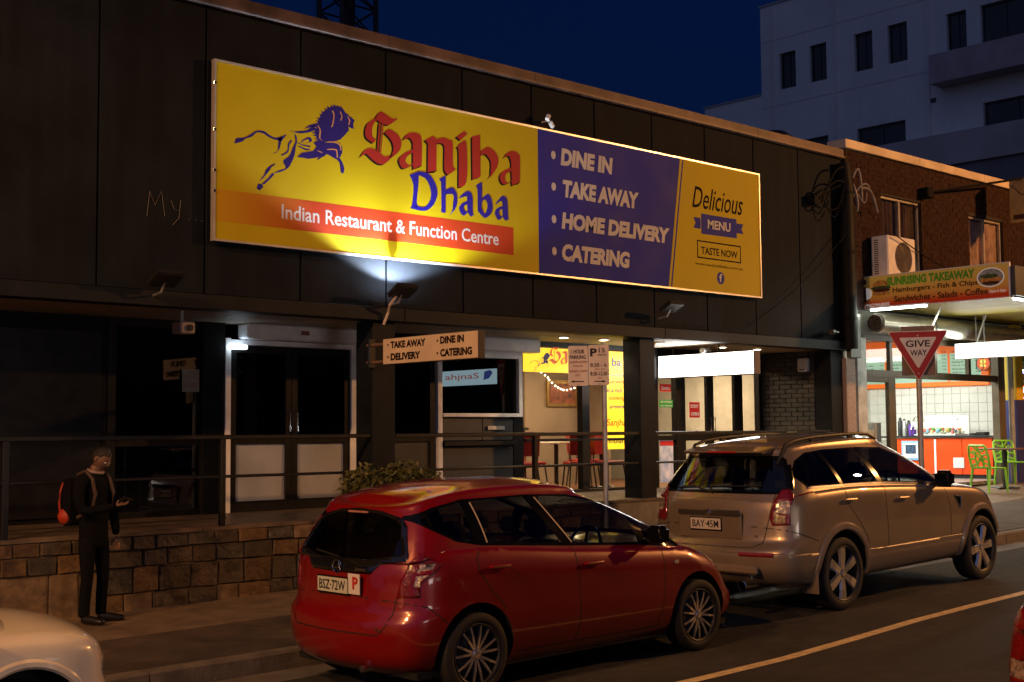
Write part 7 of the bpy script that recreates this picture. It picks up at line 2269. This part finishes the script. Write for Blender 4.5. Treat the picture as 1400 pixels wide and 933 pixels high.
# number plate recess and chrome handle strip
q = H['on_rear'](0.0, 0.85)
xr_ = min(H['on_rear'](y, z)[0].x for y in (-0.3, 0.3, 0) for z in (0.74, 0.95))
par(MB().bbox((xr_ - 0.004, -0.36, 0.725), (xr_ + 0.03, 0.40, 0.985), 0.012).build('plate_surround', beige_p), t_suv)
par(MB().bbox((xr_ - 0.022, -0.36, 0.945), (xr_ + 0.0, 0.40, 1.005), 0.010).build('tailgate_handle_bar', mat('dark_chrome', (0.25, 0.23, 0.22), 0.2, metal=0.9, var=0, bump=0)), t_suv)
plate_on(H, 0.06, 0.865, 'BAY·45M', mat('white_plate', (0.62, 0.56, 0.50), 0.35, var=0.03, bump=0), x=xr_)
par(MB().lathe([(0, 0), (0.035, 0), (0.03, 0.006), (0, 0.008)], 16, Matrix.Translation((xr_ - 0.022, 0.02, 0.975)) @ Matrix.Rotation(-PI / 2, 4, 'Y'), False).build('emblem', chrome), t_suv)
rear_text(H, 'LX', -0.48, 0.75, -0.53, 0.775, chrome, 'badge', off=0.004)
# spoiler with brake light
q = H['on_rear'](0.0, 1.57)
par(MB().prism([(-0.685, 1.565), (-0.69, 1.55), (-0.66, 1.535), (-0.54, 1.54), (-0.47, 1.60)], (0, -0.48, 0), (1, 0, 0), (0, 0, 1), (0, 0.96, 0)).build('spoiler', beige_p), t_suv)
par(MB().bbox((-0.697, -0.18, 1.545), (-0.66, 0.18, 1.561), 0.003).build('brake_light', mat('brake_light_red', (0.5, 0.02, 0.01), 0.15, var=0, bump=0, coat=1)), t_suv)
w0 = H['on_rear'](0.05, 1.17)[0] + Vector((-0.03, 0, 0))
par(MB().tube([w0 + Vector((0.02, 0, -0.02)), w0, H['on_rear'](0.30, 1.215)[0] + Vector((-0.02, 0, 0)), H['on_rear'](0.52, 1.20)[0] + Vector((-0.02, 0, 0))], 0.010, 6).tube([H['on_rear'](0.10, 1.22)[0] + Vector((-0.015, 0, 0)), H['on_rear'](-0.5, 1.23)[0] + Vector((-0.015, 0, 0))], 0.007, 6).build('rear_wiper', black_pl), t_suv)
for s_ in (-1, 1):
    # roof rails
    pts_ = []
    for i in range(13):
        x = -0.55 + 1.75 * i / 12
        z = H['on_top'](x, s_ * 0.56)[0].z
        pts_.append((x, s_ * 0.56, z + 0.04 * min(1, math.sin(PI * i / 12) * 3.5)))
    par(MB().tube(pts_, 0.017, 8).build('roof_rail', mat('rail_satin_black', (0.012, 0.011, 0.010), 0.55, var=0, bump=0), smooth=True), t_suv)
    for x in (0.05, 0.72):
        z = H['on_top'](x, s_ * 0.56)[0].z
        par(MB().bbox((x - 0.04, s_ * 0.56 - 0.014, z - 0.01), (x + 0.04, s_ * 0.56 + 0.014, z + 0.05), 0.006).build('rail_foot', black_pl), t_suv)
    # fender vent, mud flap, reflector
    q = [H['on_side'](x, z, s_, 0.004)[0] for x, z in ((2.20, 0.965), (2.33, 0.945), (2.29, 0.83))]
    par(MB().quad(*q).build('fender_vent', trim_blk, recalc=False), t_suv)
    par(MB().tube(q + [q[0]], 0.007, 6, False).build('vent_surround', chrome), t_suv)
    par(MB().bbox((-0.46, s_ * 0.82 - 0.09, 0.20), (-0.44, s_ * 0.82 + 0.09, 0.52), 0.004).build('mud_flap', flare_p), t_suv)
q = H['on_rear'](-0.70, 0.60)
for s_ in (-1, 1):
    p0, p1 = H['on_rear'](s_ * 0.40, 0.60, 0.012)[0], H['on_rear'](s_ * 0.74, 0.60, 0.012)[0]
    par(MB().tube([p0, p0.lerp(p1, 0.5) + Vector((-0.01, 0, 0)), p1], 0.022, 6).build('bumper_reflector', mat('reflector_red', (0.25, 0.02, 0.01), 0.2, var=0, bump=0, coat=1)), t_suv)
par(MB().bbox((-1.035, -0.62, 0.42), (-0.97, 0.62, 0.50), 0.02).build('bumper_skid', mat('tan_skid_plate', (0.20, 0.155, 0.12), 0.5, var=0.05, bump=0.02)), t_suv)
par(MB().tube([(-0.7, -0.42, 0.30), (-0.99, -0.42, 0.30)], 0.045, 14, False).lathe([(0.045, 0), (0.05, 0.004), (0.045, 0.008)], 14, Matrix.Translation((-0.99, -0.42, 0.30)) @ Matrix.Rotation(PI / 2, 4, 'Y'), False).build('exhaust', chrome, smooth=True), t_suv)
seat_on_road(t_suv, 11.18, 7.25 + 0.925 - 0.01, 2.76)

# --- white car behind, only its nose in view
white_p = car_paint('white_car_paint', (0.72, 0.66, 0.56), 0.0, 0.3)
wht = dict(red)
wht.update(name='white_car', label='white car whose bonnet and front wing enter at the bottom left corner', WB=2.55, W=1.74,
    ztop=[(-0.75, 0.93), (-0.2, 1.0), (1.0, 0.98), (1.8, 0.95), (2.2, 0.83), (2.6, 0.80), (2.9, 0.785), (3.05, 0.77), (3.14, 0.73), (3.2, 0.66)],
    layers=[(0, -0.56, 3.06, 0.76), (0.08, -0.66, 3.12, 0.81), (0.2, -0.72, 3.17, 0.845), (0.36, -0.735, 3.19, 0.865), (0.50, -0.71, 3.19, 0.87), (0.60, -0.655, 3.18, 0.865), (0.8, -0.635, 3.17, 0.86), (0.93, -0.625, 3.15, 0.85), (1.0, -0.60, 3.11, 0.83)],
    head_side=[[(3.02, 0.60), (3.08, 0.66), (3.16, 0.62), (3.19, 0.54), (3.14, 0.50), (3.06, 0.53)]],
    seams=[[(1.03, 0.98), (1.05, 0.3)], [(2.06, 0.93), (2.03, 0.3)], [(2.93, 0.44), (3.0, 0.47), (3.1, 0.49), (3.18, 0.50)]],
    mats=dict(red['mats'], paint=white_p, handle=white_p), flare=0.05, arch=0.36, fe=0.45, rear_seams=[])
wht['mats']['flare'] = white_p
t_w, H = build_car(wht)
seat_on_road(t_w, 3.05 - 2.55 - 0.02, 7.12 + 0.87, 2.55)

# --- the rear corner of a car at the bottom right border
drk = dict(red)
dark_p = car_paint('dark_grey_car_paint', (0.05, 0.05, 0.055), 0.4, 0.3)
drk.update(name='dark_red_lamp_car', label='dark car at the bottom right corner with only its red tail lamp in view',
    mats=dict(red['mats'], paint=dark_p, handle=dark_p),
    lamp_side=[(-0.9, 0.66), (-0.50, 0.68), (-0.36, 0.83), (-0.32, 0.99), (-0.42, 1.07), (-0.9, 1.09)], lamp_rear=[(0.95, 0.66), (0.60, 0.66), (0.60, 0.86), (0.64, 1.0), (0.70, 1.08), (0.95, 1.09)],
    lens_side=[[(-0.9, 0.76), (-0.50, 0.77), (-0.50, 0.84), (-0.9, 0.84)]], lens_rear=[[(0.62, 0.76), (0.95, 0.76), (0.95, 0.84), (0.62, 0.84)]])
t_d, H = build_car(drk)
seat_on_road(t_d, 5.62 + 0.66, 2.8 - 0.64, 2.5)
# ------------------------------------------------------------------ the man with the phone
def skinned(name, pts, edges, rad, m_, parent, sub=2, root=0):
    me = bpy.data.meshes.new(name)
    me.from_pydata(pts, edges, [])
    ob = bpy.data.objects.new(name, me)
    C.objects.link(ob)
    sk = ob.modifiers.new('skin', 'SKIN')
    sk.use_smooth_shade = True
    lay = me.skin_vertices[0] if me.skin_vertices else None
    if lay is None:
        bm = bmesh.new()
        bm.from_mesh(me)
        bm.verts.layers.skin.verify()
        bm.to_mesh(me)
        bm.free()
        lay = me.skin_vertices[0]
    for i, v in enumerate(lay.data):
        r_ = rad[i]
        v.radius = r_ if isinstance(r_, tuple) else (r_, r_)
        v.use_root = (i == root)
    ss = ob.modifiers.new('smooth', 'SUBSURF')
    ss.levels = sub
    ss.render_levels = sub
    me.materials.append(m_)
    par(ob, parent)
    return ob
skin_m = mat('skin', (0.17, 0.09, 0.06), 0.5, var=0.08, vs=20, bump=0.03)
jacket = mat('black_jacket', (0.004, 0.004, 0.0045), 0.9, spec=0.12, var=0.2, vs=8, bump=0.3, bs=30)
trous = mat('dark_navy_trousers', (0.005, 0.0055, 0.007), 0.9, spec=0.12, var=0.2, vs=8, bump=0.3, bs=30)
shoe_m = mat('black_leather_shoe', (0.010, 0.009, 0.009), 0.35, var=0.1, bump=0.05)
hair_m = mat('dark_hair', (0.01, 0.008, 0.007), 0.6, var=0.3, vs=40, bump=0.5, bs=120)
PXc, PYc = 5.56, 11.68
pg = zp(PXc, PYc)
man = thing('person', 'man in black jacket and trousers with a backpack, looking down at a phone', 'person')
# local: facing -y (toward the road), x to the photo's right
P = []
E_ = []
Rd = []
def v(x, y, z, r_):
    P.append((x, y, z))
    Rd.append(r_)
    return len(P) - 1
pel = v(0, 0, 0.86, (0.165, 0.115))
wai = v(0, 0.0, 1.00, (0.150, 0.105))
che = v(0, 0.01, 1.18, (0.168, 0.118))
hem = v(0, 0, 0.70, (0.165, 0.115))
sho = v(0, 0.01, 1.33, (0.150, 0.09))
nek = v(0, -0.02, 1.41, 0.058)
E_ += [(hem, pel), (pel, wai), (wai, che), (che, sho), (sho, nek)]
def limb(start, pts_):
    pr = start
    for q in pts_:
        i = v(*q)
        E_.append((pr, i))
        pr = i
    return pr
la = limb(sho, [(-0.185, 0.0, 1.31, 0.066), (-0.225, -0.02, 1.16, 0.056), (-0.22, -0.06, 1.04, 0.048), (-0.12, -0.22, 1.06, 0.042), (-0.045, -0.29, 1.085, 0.034)])
ra = limb(sho, [(0.185, 0.0, 1.31, 0.066), (0.225, -0.02, 1.16, 0.056), (0.225, -0.03, 1.00, 0.048), (0.215, -0.07, 0.88, 0.042), (0.20, -0.09, 0.80, 0.034)])
skinned('jacket', P[:], E_[:], Rd[:], jacket, man)
P, E_, Rd = [], [], []
pl0 = v(0, 0, 0.84, (0.10, 0.085))
limb(pl0, [(-0.085, 0, 0.76, 0.088), (-0.09, -0.01, 0.58, 0.072), (-0.095, -0.02, 0.43, 0.058), (-0.10, 0.0, 0.25, 0.054), (-0.10, 0.01, 0.09, 0.052), (-0.10, 0.0, 0.06, 0.050)])
limb(pl0, [(0.085, 0, 0.76, 0.088), (0.095, -0.02, 0.58, 0.072), (0.10, -0.03, 0.43, 0.058), (0.115, 0.0, 0.25, 0.054), (0.12, 0.01, 0.09, 0.052), (0.12, 0.0, 0.06, 0.050)])
skinned('trousers', P[:], E_[:], Rd[:], trous, man)
for (x, y, ang) in ((-0.10, -0.02, 0.1), (0.125, -0.01, 0.75)):
    d = Vector((math.sin(ang), -math.cos(ang), 0))
    b0 = Vector((x, y, 0.0))
    skinned('shoe', [tuple(b0 - d * 0.055 + Vector((0, 0, 0.05))), tuple(b0 + d * 0.05 + Vector((0, 0, 0.045))), tuple(b0 + d * 0.15 + Vector((0, 0, 0.034))), tuple(b0 + d * 0.20 + Vector((0, 0, 0.028)))], [(0, 1), (1, 2), (2, 3)], [(0.042, 0.045), (0.045, 0.044), (0.046, 0.034), (0.036, 0.026)], shoe_m, man)
# head: shaped icosphere, bent forward
def head():
    b = bmesh.new()
    bmesh.ops.create_icosphere(b, subdivisions=4, radius=1)
    for w_ in b.verts:
        x, y, z = w_.co
        X, Y, Z = x * 0.073, y * 0.092, z * 0.108
        if z < 0:
            X *= 1 - 0.35 * (-z) ** 1.5
            Y = Y * (1 - 0.18 * (-z)) - 0.012 * (-z)
        if y < 0:   # the face
            Y += 0.010 * (1 - abs(x)) * (1 if z > 0.1 else 0.4)
            nose = math.exp(-((x * 0.073) / 0.011) ** 2 - ((z * 0.108 + 0.008) / 0.020) ** 2)
            Y -= 0.026 * nose
            brow = math.exp(-((z * 0.108 - 0.022) / 0.008) ** 2) * (1 if abs(x) < 0.75 else 0)
            Y -= 0.006 * brow
            for ex in (-0.030, 0.030):
                Y += 0.010 * math.exp(-((x * 0.073 - ex) / 0.013) ** 2 - ((z * 0.108 - 0.008) / 0.009) ** 2)
            lip = math.exp(-((x * 0.073) / 0.022) ** 2 - ((z * 0.108 + 0.052) / 0.008) ** 2)
            Y -= 0.006 * lip
            chin = math.exp(-((x * 0.073) / 0.022) ** 2 - ((z * 0.108 + 0.09) / 0.014) ** 2)
            Y -= 0.010 * chin
        w_.co = (X, Y, Z)
    return b
Mh = Matrix.Translation((0.03, -0.055, 1.515)) @ Matrix.Rotation(0.12, 4, 'Z') @ Matrix.Rotation(0.62, 4, 'X')
hd = par_(MB().bm(head(), Mh).build('head', skin_m, smooth=True), man)
par(MB().tube([(0, 0.0, 1.37), (0.012, -0.02, 1.45)], [0.055, 0.052], 14).build('neck', skin_m, smooth=True), man)
# hair cap: upper and back part of the head, slightly larger
b = head()
bmesh.ops.scale(b, vec=(1.10, 1.10, 1.09), verts=b.verts)
bmesh.ops.delete(b, geom=[w_ for w_ in b.verts if not (w_.co.z > 0.066 or (w_.co.y > -0.03 and w_.co.z > 0.03) or (w_.co.y > 0.012 and w_.co.z > -0.06))], context='VERTS')
rr = random.Random(4)
for w_ in b.verts:
    w_.co += w_.co.normalized() * rr.uniform(-0.001, 0.006)
par(MB().bm(b, Mh).build('hair', hair_m, smooth=True), hd)
for sx in (-1, 1):
    b = bmesh.new()
    bmesh.ops.create_icosphere(b, subdivisions=2, radius=1)
    par(MB().bm(b, Mh @ Matrix.Translation((sx * 0.073, 0.008, -0.002)) @ Matrix.Diagonal((0.012, 0.020, 0.030, 1))).build('ear', skin_m, smooth=True), hd)
    b = bmesh.new()
    bmesh.ops.create_icosphere(b, subdivisions=2, radius=0.011)
    par(MB().bm(b, Mh @ Matrix.Translation((sx * 0.030, -0.074, 0.008))).build('eye', mat('eye_white', (0.5, 0.45, 0.4), 0.2, var=0, bump=0), smooth=True), hd)
# pale collar
par(MB().tube([Vector((0.075 * math.sin(a), -0.015 - 0.065 * math.cos(a), 1.385 + 0.035 * (1 - math.cos(a)) / 2)) for a in [PI * i / 8 - PI for i in range(17)]], 0.013, 6, False).build('collar', mat('pale_collar', (0.3, 0.22, 0.2), 0.7, var=0.05, bump=0.05), smooth=True), man)
# hands: palm and five fingers each
def hand(wrist, fwd, up_, curl, side_, thumb):
    """wrist point, forward direction, palm-up normal"""
    w0 = Vector(wrist)
    f = Vector(fwd).normalized()
    n = Vector(up_).normalized()
    s_ = f.cross(n).normalized() * side_
    pts_, ed, rd = [], [], []
    def a(p_, r_, pr=None):
        pts_.append(tuple(p_))
        rd.append(r_)
        if pr is not None:
            ed.append((pr, len(pts_) - 1))
        return len(pts_) - 1
    r0 = a(w0, (0.026, 0.018))
    r1 = a(w0 + f * 0.04, (0.034, 0.015), r0)
    r2 = a(w0 + f * 0.075, (0.036, 0.012), r1)
    hnd = skinned('hand', pts_, ed, rd, skin_m, man, 2)
    for i, L in enumerate((0.066, 0.074, 0.070, 0.054)):
        off = (i - 1.5) * 0.0185
        b0 = w0 + f * 0.072 + s_ * off
        d1 = (f + n * curl * 0.4).normalized()
        d2 = (f + n * curl * 1.4).normalized()
        d3 = (f * 0.4 + n * curl * 1.8).normalized()
        p1 = b0 + d1 * L * 0.45
        p2 = p1 + d2 * L * 0.32
        p3 = p2 + d3 * L * 0.25
        skinned('finger', [tuple(b0 - f * 0.015), tuple(p1), tuple(p2), tuple(p3)], [(0, 1), (1, 2), (2, 3)], [0.0092, 0.0086, 0.0078, 0.0066], skin_m, hnd, 1)
    t0_ = w0 + f * 0.025 + s_ * thumb * 0.026
    t1_ = t0_ + (f * 0.5 + s_ * thumb * 0.7 + n * 0.3).normalized() * 0.036
    t2_ = t1_ + (f * 0.9 + s_ * thumb * 0.1 + n * 0.5).normalized() * 0.032
    skinned('thumb', [tuple(t0_), tuple(t1_), tuple(t2_)], [(0, 1), (1, 2)], [0.012, 0.010, 0.0078], skin_m, hnd, 1)
    return hnd
hand((-0.035, -0.295, 1.09), (0.8, -0.25, 0.12), (0.05, -0.25, 0.95), 1.0, 1, -1)
hand((0.198, -0.092, 0.79), (0.05, -0.25, -1), (-1, 0, 0), 0.5, 1, 1)
ph_M = Matrix.Translation((0.055, -0.335, 1.135)) @ Matrix.Rotation(0.25, 4, 'Y') @ Matrix.Rotation(-0.5, 4, 'X')
b = bmesh.new()
bmesh.ops.create_cube(b, size=1)
for w_ in b.verts:
    w_.co = Vector((w_.co.x * 0.135, w_.co.y * 0.07, w_.co.z * 0.009))
bmesh.ops.bevel(b, geom=b.edges[:], offset=0.003, segments=2, affect='EDGES')
phn = thing('mobile_phone', 'small dark phone with a lit screen held in the hand of the man', 'phone')
par(MB().bm(b, ph_M).build('case', black_pl), phn)
par(MB().quad(*[ph_M @ Vector(q) for q in ((-0.06, -0.03, 0.005), (0.06, -0.03, 0.005), (0.06, 0.03, 0.005), (-0.06, 0.03, 0.005))]).build('screen', glow('phone_screen_glow', (1.0, 0.9, 0.8), 1.6), recalc=False), phn)
# backpack: its orange side pocket shows left of the jacket
bp = thing('backpack', 'black backpack with an orange red lower edge on the back of the man', 'backpack')
b = bmesh.new()
bmesh.ops.create_cube(b, size=1)
bmesh.ops.subdivide_edges(b, edges=b.edges[:], cuts=3, use_grid_fill=True)
for w_ in b.verts:
    x, y, z = w_.co * 2
    k = 1 - 0.16 * (y * y)
    w_.co = Vector((x * 0.155 * (1 - 0.12 * z * z) * k, y * 0.095 * (1 - 0.2 * z * z), z * 0.22 * k))
Mb = Matrix.Translation((-0.07, 0.12, 1.12)) @ Matrix.Rotation(-0.35, 4, 'Z')
par(MB().bm(b, Mb).build('main_bag', jacket, smooth=True), bp)
b = bmesh.new()
bmesh.ops.create_icosphere(b, subdivisions=3, radius=1)
org_m = mat('orange_red_nylon', (0.40, 0.035, 0.01), 0.55, var=0.15, vs=20, bump=0.2)
par(MB().bm(b, Mb @ Matrix.Translation((-0.10, 0.02, -0.13)) @ Matrix.Diagonal((0.085, 0.09, 0.085, 1))).build('side_pocket', org_m, smooth=True), bp)
par(MB().tube([Mb @ Vector(q) for q in ((-0.165, 0.03, -0.1), (-0.175, 0.03, 0.0), (-0.165, 0.03, 0.1), (-0.14, 0.03, 0.18))], 0.010, 6).build('piping', org_m, smooth=True), bp)
for sx in (-1, 1):
    par(MB().tube([(sx * 0.105, 0.10, 1.37), (sx * 0.11, 0.0, 1.405), (sx * 0.115, -0.085, 1.33), (sx * 0.12, -0.125, 1.20), (sx * 0.13, -0.10, 1.05), (sx * 0.16, 0.05, 0.98)], [0.018] * 6, 6).build('strap', mat('tan_strap', (0.055, 0.03, 0.022), 0.7, var=0.1, bump=0.1), smooth=True), bp)
Mman = Matrix.Translation((PXc, PYc, pg + 0.002)) @ Matrix.Rotation(R(22), 4, 'Z')
for o_ in (man, phn, bp):
    o_.matrix_basis = Mman
